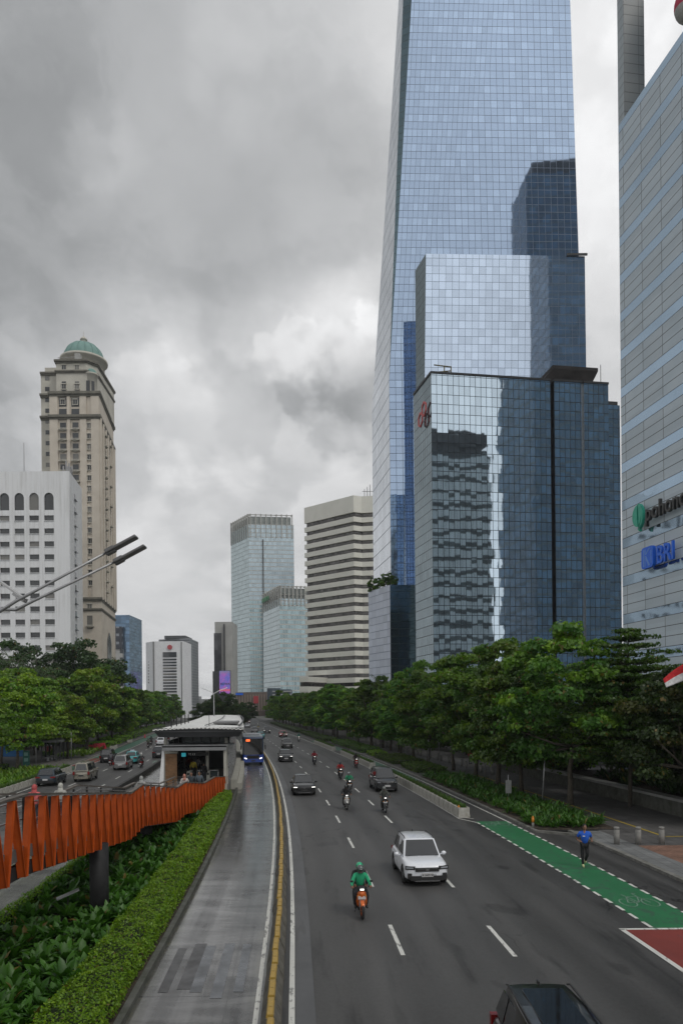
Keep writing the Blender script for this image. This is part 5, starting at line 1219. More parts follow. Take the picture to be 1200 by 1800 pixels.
def wheel_parts(root, x, y, r, w_=.2):
    s_ = 1 if x > 0 else -1
    mb = MB(); mb.lathe([(r * .62, -w_ / 2), (r * .93, -w_ / 2), (r, -w_ / 2 + .03), (r, w_ / 2 - .03), (r * .93, w_ / 2), (r * .62, w_ / 2)], (x, y, r), 24, 0, 'X')
    wh = mb.build('wheel', M_tyre, root)
    mb = MB(); xo = x + s_ * (w_ / 2 - .03); mb.cyl((x, y, r), r * .64, w_ * .5, 20, 1, 'X')
    for k in range(5):
        a = 2 * PI * k / 5; rot = Matrix.Rotation(a, 3, 'X'); mb.box(Vector((xo, y, r)) + rot @ Vector((0, 0, r * .33)), (.03, r * .2, r * .6), rot=rot)
    mb.lathe([(r * .6, -.012), (r * .66, -.012), (r * .66, .012), (r * .6, .012), (r * .6, -.012)], (xo, y, r), 20, 0, 'X'); mb.cyl((xo, y, r), r * .15, .04, 10, 0, 'X')
    mb.build('rim', [M_rim, M_blk], wh)
def car(root, paint_m, L=4.3, Wd=1.78, H=1.6, hood=1.0, belt=.98, kind='suv', roof_m=None, lights='off', plate='white', wr=.33, roofrails=False, plate_txt=None, sunroof=False):
    """local axes: nose towards -Y"""
    hw = Wd / 2; f = -L / 2; r_ = L / 2
    sp = {  # windshield base, roof front, roof rear, rear glass base (fractions of length), rear deck height
        'suv': (.27, .42, .86, .965, belt), 'mpv': (.22, .37, .91, .975, belt), 'hatch': (.26, .41, .84, .96, belt), 'sedan': (.28, .44, .74, .93, belt + .02), 'van': (.14, .27, .96, .99, belt), 'taxi': (.27, .42, .72, .86, belt), 'coupe': (.26, .45, .66, .97, belt + .06)}[kind]
    y0, y1, y2, y3 = [f + L * q for q in sp[:4]]; zb2 = sp[4]
    # lower body loft
    St = []; N = 15
    for i in range(N):
        t = i / (N - 1); t = t * t * (3 - 2 * t) * .35 + t * .65; y = f + L * t
        wv = hw * (1 - .20 * max(0, 1 - t / .10) ** 2 - .14 * max(0, (t - .93) / .07) ** 2)
        if y < y0: zt = hood * .80 + (belt - hood * .80) * ((y - f) / (y0 - f)) ** .5 if y > f + .03 else hood * .72
        elif y > y3: zt = zb2 - (.05 if kind != 'taxi' else .0) - (zb2 * .10) * ((y - y3) / (r_ - y3 + 1e-6)) ** 2
        else: zt = belt + (zb2 - belt) * (y - y0) / (y3 - y0)
        zb = .22 + .14 * max(0, 1 - t / .06) * .5 + .12 * max(0, (t - .94) / .06)
        St.append((y, wv, zb, zt))
    vs = []; fs = []
    def sec(y, w_, zb, zt):
        h = zt - zb; return [(0, zb), (w_ * .86, zb), (w_ * .97, zb + .10 * h), (w_, zb + .38 * h), (w_ * .985, zb + .66 * h), (w_ * .955, zb + .90 * h), (w_ * .87, zt - .005), (w_ * .5, zt + .025), (0, zt + .03)]
    for y, w_, zb, zt in St:
        s_ = sec(y, w_, zb, zt); ring = [(x, z) for x, z in s_] + [(-x, z) for x, z in s_[-2:0:-1]]; vs += [(x, y, z) for x, z in ring]
    n = 16
    for i in range(N - 1):
        for k in range(n): fs.append((i * n + k, (i + 1) * n + k, (i + 1) * n + (k + 1) % n, i * n + (k + 1) % n))
    fs.append(tuple(range(n))); fs.append(tuple(range((N - 1) * n, N * n))[::-1])
    me = bpy.data.meshes.new('body'); me.from_pydata(vs, [], fs); me.polygons.foreach_set('use_smooth', [True] * len(fs)); me.materials.append(paint_m); me.materials.append(M_blk)
    bm = bmesh.new(); bm.from_mesh(me); bmesh.ops.recalc_face_normals(bm, faces=bm.faces); bm.to_mesh(me); bm.free()
    cut = MB(); wy = (f + L * .185 if kind != 'van' else f + L * .17, f + L * .80)
    for y in wy:
        for sx in (-1, 1): cut.cyl((sx * (hw - .08), y, wr), wr + .055, .36, 22, 0, 'X')
    co = cut.build('cut', M_blk)
    me2 = applied(me, [('SUBSURF', dict(levels=1, render_levels=1)), ('BOOLEAN', dict(object=co, operation='DIFFERENCE', solver='EXACT'))])
    bpy.data.objects.remove(co)
    for p in me2.polygons:                       # dark sills and dark arches
        if p.center.z < .30: p.material_index = 1
    body = link('body', me2, root)
    # greenhouse
    wb = hw * .90; wt = hw * .70; wt2 = hw * .63; dz = .04; zr = H
    cs = [(wb, y0, belt - dz), (wt, y1, zr - .05), (wt2, y2, zr - .04), (wb * .95, y3, zb2 - dz)]
    mid = (y1 + y2) / 2
    mb = MB(); rows = []
    prof = [(y0, wb * .94, belt - dz, belt - dz, wb), (y1, wt, zr - .035, belt - dz, wb), (mid, wt + .015, zr, belt - dz, wb), (y2, wt2, zr - .045, belt, wb * .97), (y3, wb * .88, zb2 - dz, zb2 - dz, wb * .93)]
    for (y, wtop, zt, zlo, wlo) in prof: rows.append([(-wlo, y, zlo), (-wtop, y, zt), (-wtop * .5, y, zt + .02), (wtop * .5, y, zt + .02), (wtop, y, zt), (wlo, y, zlo)])
    vs = [v for r in rows for v in r]; fs = []
    for i in range(len(rows) - 1):
        for k in range(5): fs.append((i * 6 + k, i * 6 + k + 1, (i + 1) * 6 + k + 1, (i + 1) * 6 + k))
        fs.append((i * 6 + 5, i * 6, (i + 1) * 6, (i + 1) * 6 + 5))
    mb.mesh_add(vs, fs, 0, True); gm = mb.mesh([roof_m or paint_m])
    bm = bmesh.new(); bm.from_mesh(gm); bmesh.ops.recalc_face_normals(bm, faces=bm.faces); bm.to_mesh(gm); bm.free()
    gm = applied(gm, [('BEVEL', dict(width=.11, segments=4, limit_method='ANGLE', angle_limit=.45))]); gm.polygons.foreach_set('use_smooth', [True] * len(gm.polygons)); link('roof', gm, root)
    # glass panes, 8 mm proud
    def pane(name, corners, ins=.05, off=.012):
        c_ = [Vector(c) for c in corners]; ce = sum(c_, Vector()) / len(c_); nn = (c_[1] - c_[0]).cross(c_[2] - c_[1]).normalized()
        if nn.dot(ce - Vector((0, (y0 + y3) / 2, belt))) < 0: nn = -nn
        q = [c + (ce - c).normalized() * ins * 1.3 + nn * off for c in c_]; b_ = [p - nn * .02 for p in q]; mb = MB(); mb.face(q); m_ = len(q)
        for i in range(m_): j = (i + 1) % m_; mb.face([q[i], q[j], b_[j], b_[i]])
        return mb.build(name, M_cglass, root)
    pane('windshield', [(-wb * .94, y0, belt + .0), (wb * .94, y0, belt + .0), (wt, y1, zr - .045), (-wt, y1, zr - .045)], .055, .02)
    pane('rear_window', [(-wb * .88, y3, zb2 + .02), (wb * .88, y3, zb2 + .02), (wt2, y2, zr - .06), (-wt2, y2, zr - .06)], .08, .02)
    def sidept(y, t, sx):   # t 0 belt .. 1 roof
        wlo = wb; wtp = wt; return Vector((sx * (wlo + (wtp - wlo) * t), y, belt - dz + (zr - .04 - belt + dz) * t))
    for sx in (-1, 1):
        a, b = .13, .90; ym1 = y1 + (mid - y1) * .85; lean0 = (y1 - y0)
        pane('side_window', [sidept(y0 + lean0 * a + .10, a, sx), sidept(ym1 - .03, a, sx), sidept(ym1 - .03, b, sx), sidept(y0 + lean0 * b + .10, b, sx)], .015, .012)
        ym2 = min(y2 - .1, ym1 + .85) if kind != 'taxi' else y2
        pane('side_window', [sidept(ym1 + .04, a, sx), sidept(ym2, a, sx), sidept(ym2 - .03, b, sx), sidept(ym1 + .04, b, sx)], .015, .012)
        if y3 - ym2 > .25: pane('side_window', [sidept(ym2 + .07, a, sx), sidept(y2 + (y3 - y2) * (1 - a) * .75, a + .06, sx), sidept(y2 - .02, b, sx), sidept(ym2 + .05, b, sx)], .02, .012)
        mb = MB(); mb.ell((sx * (hw + .09), y0 + .42, belt + .04), (.11, .07, .085), 10, 6); mb.tube([(sx * (hw - .1), y0 + .42, belt - .02), (sx * (hw + .05), y0 + .42, belt + .02)], .03, 6); mb.build('mirror', paint_m, root)
        if roofrails: mb = MB(); mb.tube([(sx * (wt - .03), y1 + .1, zr - .02), (sx * (wt - .02), y1 + .25, zr + .035), (sx * (wt - .02), y2 - .2, zr + .03), (sx * (wt - .03), y2 - .03, zr - .03)], .02, 6); mb.build('roof_rail', M_blk, root)
        for hy in (y0 + (y2 - y0) * .48, y0 + (y2 - y0) * .88): mb = MB(); mb.box((sx * (hw * .985), hy, belt - .17), (.03, .2, .03)); mb.build('door_handle', paint_m if kind != 'van' else M_blk, root)
        # lamps
        lm = M_lampon if lights == 'on' else M_lampoff
        zh = hood * .70; rot = Matrix.Rotation(sx * -.42, 3, 'Z') @ Matrix.Rotation(.35, 3, 'X')
        mb = MB(); mb.box((sx * hw * .74, f + .13, zh + .02), (.40, .12, .13), rot=Matrix.Rotation(sx * .30, 3, 'Z')); mb.build('headlight_housing', M_blk, root)
        mb = MB(); mb.box((sx * hw * .76, f + .095, zh + .03), (.30, .08, .055), rot=Matrix.Rotation(sx * .30, 3, 'Z')); mb.build('headlight', lm, root)
        zt_ = belt - .18; mb = MB()
        if kind in ('van', 'mpv', 'hatch'): mb.box((sx * hw * .86, r_ - .05, zt_ - .02), (.17, .16, .30))
        else: mb.box((sx * hw * .72, r_ - .05, zt_ + .03), (.42, .14, .12))
        mb.build('tail_light', M_tail, root)
    mb = MB(); mb.box((0, f + .035, hood * .66), (hw * 1.05, .09, .15)); mb.box((0, f + .02, hood * .34), (hw * 1.5, .1, .17)); mb.box((0, f + .0, hood * .25), (hw * 1.2, .08, .03))
    for sx in (-1, 1): mb.box((sx * hw * .78, f + .06, hood * .42), (.16, .1, .2))
    mb.build('grille', M_blk, root)
    mb = MB(); mb.box((0, f - .012, hood * .70), (hw * .9, .02, .02)); mb.box((0, f - .02, hood * .67), (.12, .02, .08)); mb.box((0, f - .03, .24), (hw * 1.1, .03, .04)); mb.build('chrome_trim', M_chrome, root)
    mb = MB(); mb.box((0, r_ - .01, .42), (hw * 1.55, .1, .24)); mb.build('rear_bumper', M_blk if kind in ('suv',) else paint_m, root)
    pm_ = M_plate if plate == 'white' else M_plated
    for yy, zz in ((f - .035, hood * .47), (r_ + .045, .62)): mb = MB(); mb.box((0, yy, zz), (.46, .02, .15)); mb.build('number_plate', pm_, root)
    if plate_txt:
        t_ = link('plate_letters', text_mesh(plate_txt, .11, .004, M_plated if plate == 'white' else M_swhite, bold=.002), root); t_.location = (-.21, f - .048, hood * .47 - .04); t_.rotation_euler = (PI / 2, 0, 0)
    mb = MB(); mb.box((0, y1 * .0 + y2 - .12, zr + .045), (.03, .14, .07)); mb.build('roof_fin', M_blk, root)
    if sunroof: mb = MB(); mb.box((0, mid - .05, zr + .026), (wt * 1.25, (y2 - y1) * .72, .012)); mb.build('sunroof', M_cglass, root)
    mb = MB(); mb.tube([(-.05, y0 + .02, belt + .035), (.5, y0 + .05, belt + .06)], .012, 4); mb.tube([(-.6, y0 + .02, belt + .035), (-.05, y0 + .04, belt + .055)], .012, 4); mb.build('wiper', M_blk, root)
    for y in wy:
        for sx in (-1, 1): wheel_parts(root, sx * (hw - .11), y, wr)
    return root
P_white = paint('paint_white', (.74, .76, .80), .05); P_black = paint('paint_black', (.012, .013, .015), .2); P_dgrey = paint('paint_dark_grey', (.04, .043, .047), .4); P_grey = paint('paint_grey', (.12, .12, .115), .5)
P_silver = paint('paint_silver', (.24, .24, .24), .6); P_beige = paint('paint_beige', (.28, .26, .21), .5); P_red = paint('paint_red', (.33, .015, .018), .2); P_teal = paint('paint_teal', (.04, .30, .31), .1); P_blue = paint('paint_slate', (.035, .05, .065), .4); P_green = paint('paint_dark_green', (.012, .03, .03), .3)
def place_car(off, Y, label, paint_m, away=False, cat='car', name='car', dh=0, **kw):
    o = empty(name, (R(Y) + off, Y, .02), heading(Y) + (PI if away else 0) + dh, label, cat); car(o, paint_m, **kw); return o
o = place_car(1.55, 12.75, 'black car cut off by the bottom edge, glass roof and roof rails seen from above', P_black, kind='mpv', L=4.5, Wd=1.78, H=1.68, hood=1.0, roofrails=True, sunroof=True, dh=-.07)
place_car(2.15, 31.2, 'white compact SUV with black grille, closest full car on the right carriageway', P_white, kind='suv', L=4.15, Wd=1.78, H=1.62, hood=1.02, roofrails=True, plate_txt='B 2605 SKO', wr=.35)
place_car(-1.48, 61.3, 'black sleek car with two lit slanted headlights in the left lane', P_black, kind='coupe', L=4.6, Wd=1.86, H=1.5, hood=.92, belt=.92, lights='on', plate='black')
place_car(5.45, 63.2, 'black people carrier in the right lane beside the planters', P_dgrey, kind='mpv', L=4.8, Wd=1.84, H=1.85, hood=1.12, belt=1.05)
place_car(-1.2, 96.6, 'dark hatchback with lit headlights, left lane behind the black sleek car', P_dgrey, kind='hatch', L=4.1, Wd=1.72, H=1.52, lights='on')
place_car(1.3, 127.0, 'dark grey multi-purpose car in the middle lane, behind the dark hatchback', P_grey, kind='mpv', L=4.4, Wd=1.74, H=1.68)
place_car(4.3, 171, 'red car with lit headlights far down the right lane', P_red, kind='hatch', L=4.1, Wd=1.72, H=1.55, lights='on')
place_car(2.1, 197, 'black off-road style car with lit headlights in the middle lane far away', P_dgrey, kind='suv', L=4.6, Wd=1.85, H=1.8, lights='on')
place_car(-1.2, 164, 'teal taxi sedan beyond the blue bus', P_teal, kind='taxi', L=4.4, Wd=1.7, H=1.5)
place_car(-1.0, 199, 'light grey car just behind the teal taxi, far left lane', P_silver, kind='suv', L=4.3, Wd=1.78, H=1.7)
place_car(-1.2, 250, 'tiny white car right of the station roof edge', P_white, kind='hatch', L=4.1, Wd=1.72, H=1.55)
place_car(-24.7, 70.0, 'dark slate SUV seen from behind beside the white planters, left carriageway', P_blue, True, kind='suv', L=4.4, Wd=1.86, H=1.58)
place_car(-22.3, 73.7, 'beige minivan seen from behind on the left carriageway', P_beige, True, kind='van', L=4.2, Wd=1.62, H=1.85, belt=1.05, plate='black')
place_car(-20.8, 86.8, 'silver multi-purpose car seen from behind, left carriageway', P_silver, True, kind='mpv', L=4.4, Wd=1.72, H=1.7)
o = place_car(-21.0, 95.8, 'teal taxi with a roof light in front of the silver car', P_teal, True, kind='taxi', L=4.4, Wd=1.7, H=1.55)
mb = MB(); mb.box((0, .1, 1.63), (.5, .2, .16)); mb.build('roof_light', mat('taxi_light', (.6, .62, .7), .4), o)
place_car(-24.5, 98, 'black boxy car beside the red bay on the left carriageway', P_black, True, kind='mpv', L=4.2, Wd=1.7, H=1.75)
place_car(-21.4, 141, 'small white hatchback furthest up the left carriageway', P_white, True, kind='hatch', L=3.9, Wd=1.68, H=1.5)
place_car(-18.5, 106, 'dark SUV half hidden by the station, left carriageway', P_dgrey, True, kind='suv', L=4.5, Wd=1.85, H=1.65)

# ---- buses
def bus(root, body_m, lower_m, L=12, Wd=2.5, H=3.45, sign=True):
    hw = Wd / 2; f = -L / 2
    mb = MB(); mb.box((0, 0, (H + .35) / 2), (Wd, L, H - .35)); me = applied(mb.mesh([body_m, lower_m]), [('BEVEL', dict(width=.18, segments=4, limit_method='ANGLE'))]); me.polygons.foreach_set('use_smooth', [True] * len(me.polygons))
    link('body', me, root)
    mb = MB(); mb.prism(rounded(Wd + .03, L + .03, .2), .32, 1.35); mb.build('lower_panels', lower_m, root)
    mb = MB(); mb.prism([(x, z) for x, z in rounded(Wd - .22, 1.95, .12)], 0, .05); o_ = mb.build('windshield', M_cglass, root); o_.rotation_euler = (PI / 2, 0, 0); o_.location = (0, f - .005, 2.22)
    for k in range(6):
        for sx in (-1, 1): mb = MB(); mb.box((sx * (hw + .004), f + 1.4 + k * 1.75, 2.2), (.02, 1.6, 1.1)); mb.build('side_window', M_cglass, root)
    for sx in (-1, 1):
        mb = MB(); mb.box((sx * .92, f - .03, .80), (.34, .06, .12), rot=Matrix.Rotation(sx * -.35, 3, 'Y')); mb.build('headlight', M_lampon, root)
        mb = MB(); mb.tube([(sx * (hw - .05), f + .1, 2.7), (sx * (hw + .22), f - .15, 2.65), (sx * (hw + .22), f - .15, 2.4)], .025, 5); mb.box((sx * (hw + .22), f - .15, 2.15), (.14, .1, .5)); mb.build('mirror', M_blk, root)
        for y in (f + 2.3, f + 8.9): wheel_parts(root, sx * (hw - .16), y, .48, .28)
    mb = MB(); mb.box((0, f - .02, .95), (1.5, .05, .38)); mb.build('grille', M_blk, root)
    mb = MB(); mb.box((0, f - .03, .5), (.5, .02, .15)); mb.build('number_plate', M_plated, root)
    if sign: mb = MB(); mb.box((-.62, f - .065, 3.0), (.5, .03, .26)); mb.build('route_display', mat('led_orange', (.1, .02, .01), .5, emit=((1, .16, .04), 1.6)), root); t_ = link('route_letters', text_mesh('BLOK M', .2, .01, M_sgrey), root); t_.location = (-.2, f - .06, 2.95); t_.rotation_euler = (PI / 2, 0, 0)
    mb = MB(); mb.box((0, -1.5, H + .1), (1.7, 3.2, .22)); mb.box((0, 3, H + .07), (1.5, 1.4, .14)); mb.build('roof_unit', mat('bus_roof_grey', (.3, .32, .34), .6), root)
    return root
P_bus = paint('bus_blue', (.02, .07, .38), .1); P_busd = paint('bus_dark', (.035, .06, .12), .1)
o = empty('city_bus', (R(96.5) - 5.5, 96.5, .03), heading(96), 'blue city bus with orange route display standing beside the station', 'bus'); bus(o, P_busd, P_bus)
mb = MB(); mb.prism(rounded(2.42, 11.9, .2), 3.40, 3.47); mb.build('roof_panel', mat('bus_roof_pale', (.22, .25, .28), .5), o)
o = empty('city_bus', (R(320) + 1.0, 320, .03), heading(320), 'small dark red coach far down the road in the distance', 'bus'); bus(o, P_busd, paint('coach_red', (.14, .03, .025)), sign=False, H=3.7)

# ================================================================== people
M_skin = mat('skin', (.23, .12, .075), .55, var=.08, scale=8); M_hair = mat('black_hair', (.008, .007, .006), .6, var=.2, scale=20)
CL = {}
def cloth(c, nm=None):
    k = tuple(c)
    if k not in CL: CL[k] = mat(nm or 'cloth', c, .8, var=.14, scale=6, bump=.3)
    return CL[k]
def skin_obj(J, E_, Rd, m_, sub=1):
    names = list(J); idx = {n: i for i, n in enumerate(names)}
    me = bpy.data.meshes.new('sk'); me.from_pydata([J[n] for n in names], [(idx[a], idx[b]) for a, b in E_], []); o = bpy.data.objects.new('tmp', me); COL.objects.link(o)
    o.modifiers.new('s', 'SKIN'); sv = me.skin_vertices[0].data
    for n in names: r = Rd[n]; sv[idx[n]].radius = (r, r) if not isinstance(r, tuple) else r
    sv[0].use_root = True; o.modifiers['s'].use_smooth_shade = True
    md = o.modifiers.new('b', 'SUBSURF'); md.levels = sub; md.render_levels = sub
    dg = bpy.context.evaluated_depsgraph_get(); dg.update(); r_ = bpy.data.meshes.new_from_object(o.evaluated_get(dg)); bpy.data.objects.remove(o)
    r_.materials.clear(); r_.materials.append(m_); return r_
POSE = {}
def pose_joints(kind):
    J = {}
    if kind in ('ride', 'pillion'):
        dy = .0 if kind == 'ride' else .36
        J = dict(pelvis=(0, .22 + dy, .86), spine=(0, .17 + dy, 1.05), chest=(0, .08 + dy, 1.27), neck=(0, .04 + dy, 1.42), head=(0, .0 + dy, 1.55))
        for s, n in ((-1, 'L'), (1, 'R')):
            J.update({'sh' + n: (s * .19, .07 + dy, 1.34), 'hip' + n: (s * .10, .18 + dy, .84), 'kn' + n: (s * .21, -.20 + dy, .74), 'an' + n: (s * .19, -.06 + dy * .8, .34), 'toe' + n: (s * .20, -.22 + dy * .8, .29)})
            if kind == 'ride': J.update({'el' + n: (s * .31, -.08, 1.10), 'wr' + n: (s * .30, -.33, 1.05), 'hd' + n: (s * .30, -.40, 1.05)})
            else: J.update({'el' + n: (s * .27, .25, 1.10), 'wr' + n: (s * .2, .05, 1.0), 'hd' + n: (s * .18, -.02, .98)})
    elif kind == 'run':
        J = dict(pelvis=(0, 0, .94), spine=(0, -.02, 1.12), chest=(0, -.03, 1.33), neck=(0, -.03, 1.50), head=(0, -.05, 1.65), shL=(-.19, -.01, 1.40), shR=(.19, -.05, 1.40), hipL=(-.09, 0, .91), hipR=(.09, 0, .91),
                 knL=(-.10, -.05, .49), anL=(-.07, .0, .09), toeL=(-.07, -.14, .035), knR=(.08, -.12, .52), anR=(.07, .22, .22), toeR=(.07, .25, .10),
                 elL=(-.30, .08, 1.14), wrL=(-.22, -.16, 1.08), hdL=(-.20, -.24, 1.10), elR=(.30, .10, 1.15), wrR=(.25, -.14, 1.10), hdR=(.24, -.22, 1.12))
    else:
        w_ = .10 if kind == 'walk' else .02
        J = dict(pelvis=(0, 0, .94), spine=(0, 0, 1.12), chest=(0, -.01, 1.33), neck=(0, -.01, 1.49), head=(0, -.03, 1.63))
        for s, n in ((-1, 'L'), (1, 'R')):
            J.update({'sh' + n: (s * .185, 0, 1.40), 'hip' + n: (s * .09, 0, .91), 'kn' + n: (s * .10, -s * w_, .50), 'an' + n: (s * .10, -s * w_ * 2 + .03, .08), 'toe' + n: (s * .11, -s * w_ * 2 - .13, .035),
                      'el' + n: (s * .25, s * w_ + .02, 1.13), 'wr' + n: (s * .25, s * w_ * 1.8 - .08, .90), 'hd' + n: (s * .24, s * w_ * 2 - .10, .83)})
    return J
def add_head(mb, c, helmet=False):
    x, y, z = c; mb.ell((x, y, z), (.078, .096, .118), 14, 10); mb.ell((x, y - .055, z - .055), (.05, .045, .055), 10, 6)      # skull and jaw
    mb.ell((x, y - .103, z - .012), (.013, .02, .024), 8, 5)                                                        # nose
    for s in (-1, 1): mb.ell((x + s * .080, y + .005, z - .01), (.012, .024, .032), 8, 5); mb.ell((x + s * .031, y - .085, z + .012), (.013, .012, .009), 8, 5, 1)
    mb.ell((x, y - .096, z - .058), (.026, .010, .007), 8, 4, 2)
M_eye = mat('eye_dark', (.02, .015, .012), .3); M_lip = mat('lips', (.2, .07, .055), .5)
def add_hand(mb, wr, hd, side):
    a = Vector(wr); b = Vector(hd); d_ = (b - a).normalized(); up = Vector((0, 0, 1)); sd = d_.cross(up); sd = sd.normalized() if sd.length > .1 else Vector((0, 1, 0)); up = sd.cross(d_)
    mb.tube([a, a.lerp(b, .5), b + d_ * .01], [.026, .034, .03], 8)
    for k in range(4):
        o_ = sd * (-.027 + .018 * k); l_ = (.062, .072, .068, .052)[k]; p = b + o_; mb.tube([p, p + d_ * l_ * .45 - up * .008, p + d_ * l_ * .65 - up * .032, p + d_ * l_ * .45 - up * .052], [.010, .0095, .009, .007], 6)
    p = a.lerp(b, .45) - sd * side * .03; mb.tube([p, p - sd * side * .022 + d_ * .03, p - sd * side * .02 + d_ * .055 - up * .015], [.012, .011, .008], 6)
ED = [('pelvis', 'spine'), ('spine', 'chest'), ('chest', 'neck'), ('neck', 'head')] + sum([[('chest', 'sh' + n), ('sh' + n, 'el' + n), ('el' + n, 'wr' + n), ('pelvis', 'hip' + n), ('hip' + n, 'kn' + n), ('kn' + n, 'an' + n), ('an' + n, 'toe' + n)] for n in 'LR'], [])
def person_meshes(kind):
    if kind in POSE: return POSE[kind]
    J = pose_joints(kind); Rb = dict(pelvis=.12, spine=.105, chest=.125, neck=.055, head=.06)
    for n in 'LR': Rb.update({'sh' + n: .06, 'el' + n: .042, 'wr' + n: .028, 'hip' + n: .085, 'kn' + n: .055, 'an' + n: .038, 'toe' + n: .032})
    JJ = {k: v for k, v in J.items() if not k.startswith('hd')}; bm_ = skin_obj(JJ, ED, Rb, M_skin)
    mb = MB(); add_head(mb, J['head'])
    for n, s in (('L', -1), ('R', 1)): add_hand(mb, J['wr' + n], J['hd' + n], s)
    hm = mb.mesh([M_skin, M_eye, M_lip]); b = bmesh.new(); b.from_mesh(bm_); k = len(b.faces); b.from_mesh(hm); me = bpy.data.meshes.new('body'); b.to_mesh(me); b.free()
    for m_ in (M_skin, M_eye, M_lip): me.materials.append(m_)
    def sub(keys, Rd, E_): return skin_obj({k: J[k] for k in keys}, E_, Rd, M_skin)
    Rs = dict(pelvis=.150, spine=.145, chest=.158, neck=.072); ks = ['pelvis', 'spine', 'chest', 'neck']; Es = [('pelvis', 'spine'), ('spine', 'chest'), ('chest', 'neck')]
    for n in 'LR': ks += ['sh' + n, 'el' + n]; Rs.update({'sh' + n: .082, 'el' + n: .064}); Es += [('chest', 'sh' + n), ('sh' + n, 'el' + n)]
    tee = skin_obj({k: (J[k] if not k.startswith('el') else tuple(Vector(J['sh' + k[-1]]).lerp(Vector(J[k]), .72))) for k in ks}, Es, {**Rs, 'elL': .068, 'elR': .068}, M_skin)
    ks2 = ks + ['wrL', 'wrR']; Es2 = Es + [('elL', 'wrL'), ('elR', 'wrR')]; Rs2 = {**Rs, 'wrL': .046, 'wrR': .046}; jac = skin_obj({k: J[k] for k in ks2}, Es2, Rs2, M_skin)
    kt = ['pelvis']; Et = []; Rt = dict(pelvis=.138)
    for n in 'LR': kt += ['hip' + n, 'kn' + n, 'an' + n]; Rt.update({'hip' + n: .105, 'kn' + n: .074, 'an' + n: .055}); Et += [('pelvis', 'hip' + n), ('hip' + n, 'kn' + n), ('kn' + n, 'an' + n)]
    tr_ = skin_obj({k: J[k] for k in kt}, Et, Rt, M_skin)
    mb = MB()
    for n in 'LR': a = Vector(J['an' + n]); t = Vector(J['toe' + n]); mb.tube([a + Vector((0, .03, .01)) if kind != 'x' else a, a.lerp(t, .45), t + (t - a) * .1], [.05, .047, .03], 8)
    sh_ = mb.mesh(M_blk)
    x, y, z = J['head']; mb = MB(); mb.ell((x, y + .018, z + .025), (.089, .1, .115), 14, 8); hr = mb.mesh(M_hair)
    mb = MB(); mb.ell((x, y + .012, z + .02), (.128, .145, .135), 18, 12); mb.box((x, y + .02, z - .09), (.2, .2, .05)); hel = mb.mesh(M_blk)
    mb = MB(); mb.ell((x, y - .02, z - .005), (.118, .128, .06), 16, 8); vis = mb.mesh(M_cglass)
    mb = MB(); mb.ell((x, y + .01, z + .012), (.100, .115, .135), 16, 10); mb.tube([(x, y + .02, z - .05), (x, y + .03, z - .16), (x, y + .05, z - .26)], [.085, .11, .17], 12); scarf = mb.mesh(M_blk)
    POSE[kind] = dict(scarf=scarf, body=me, tee=tee, jacket=jac, trousers=tr_, shoes=sh_, hair=hr, helmet=hel, visor=vis, J=J); return POSE[kind]
def recol(me, m_): c = me.copy(); c.materials.clear(); c.materials.append(m_); return c
def person(kind, loc, rz, label, top, legs, helmet=None, hair=True, tee=False, shoes=None, hijab=None, group=None, scale=1.0):
    pm_ = person_meshes(kind); o = empty('person', loc, rz, label, 'person', group); o.scale = (scale,) * 3
    link('body', pm_['body'].copy(), o); link('shirt' if tee else 'jacket', recol(pm_['tee' if tee else 'jacket'], cloth(top)), o); link('trousers', recol(pm_['trousers'], cloth(legs)), o)
    link('shoes', recol(pm_['shoes'], cloth(shoes or (.02, .02, .02))), o)
    if helmet: h_ = link('helmet', recol(pm_['helmet'], paint('helmet_paint', helmet)), o); link('visor', recol(pm_['visor'], M_cglass), h_)
    elif hijab: link('headscarf', recol(pm_['scarf'], cloth(hijab)), o)
    elif hair: link('hair', recol(pm_['hair'], M_hair), o)
    return o

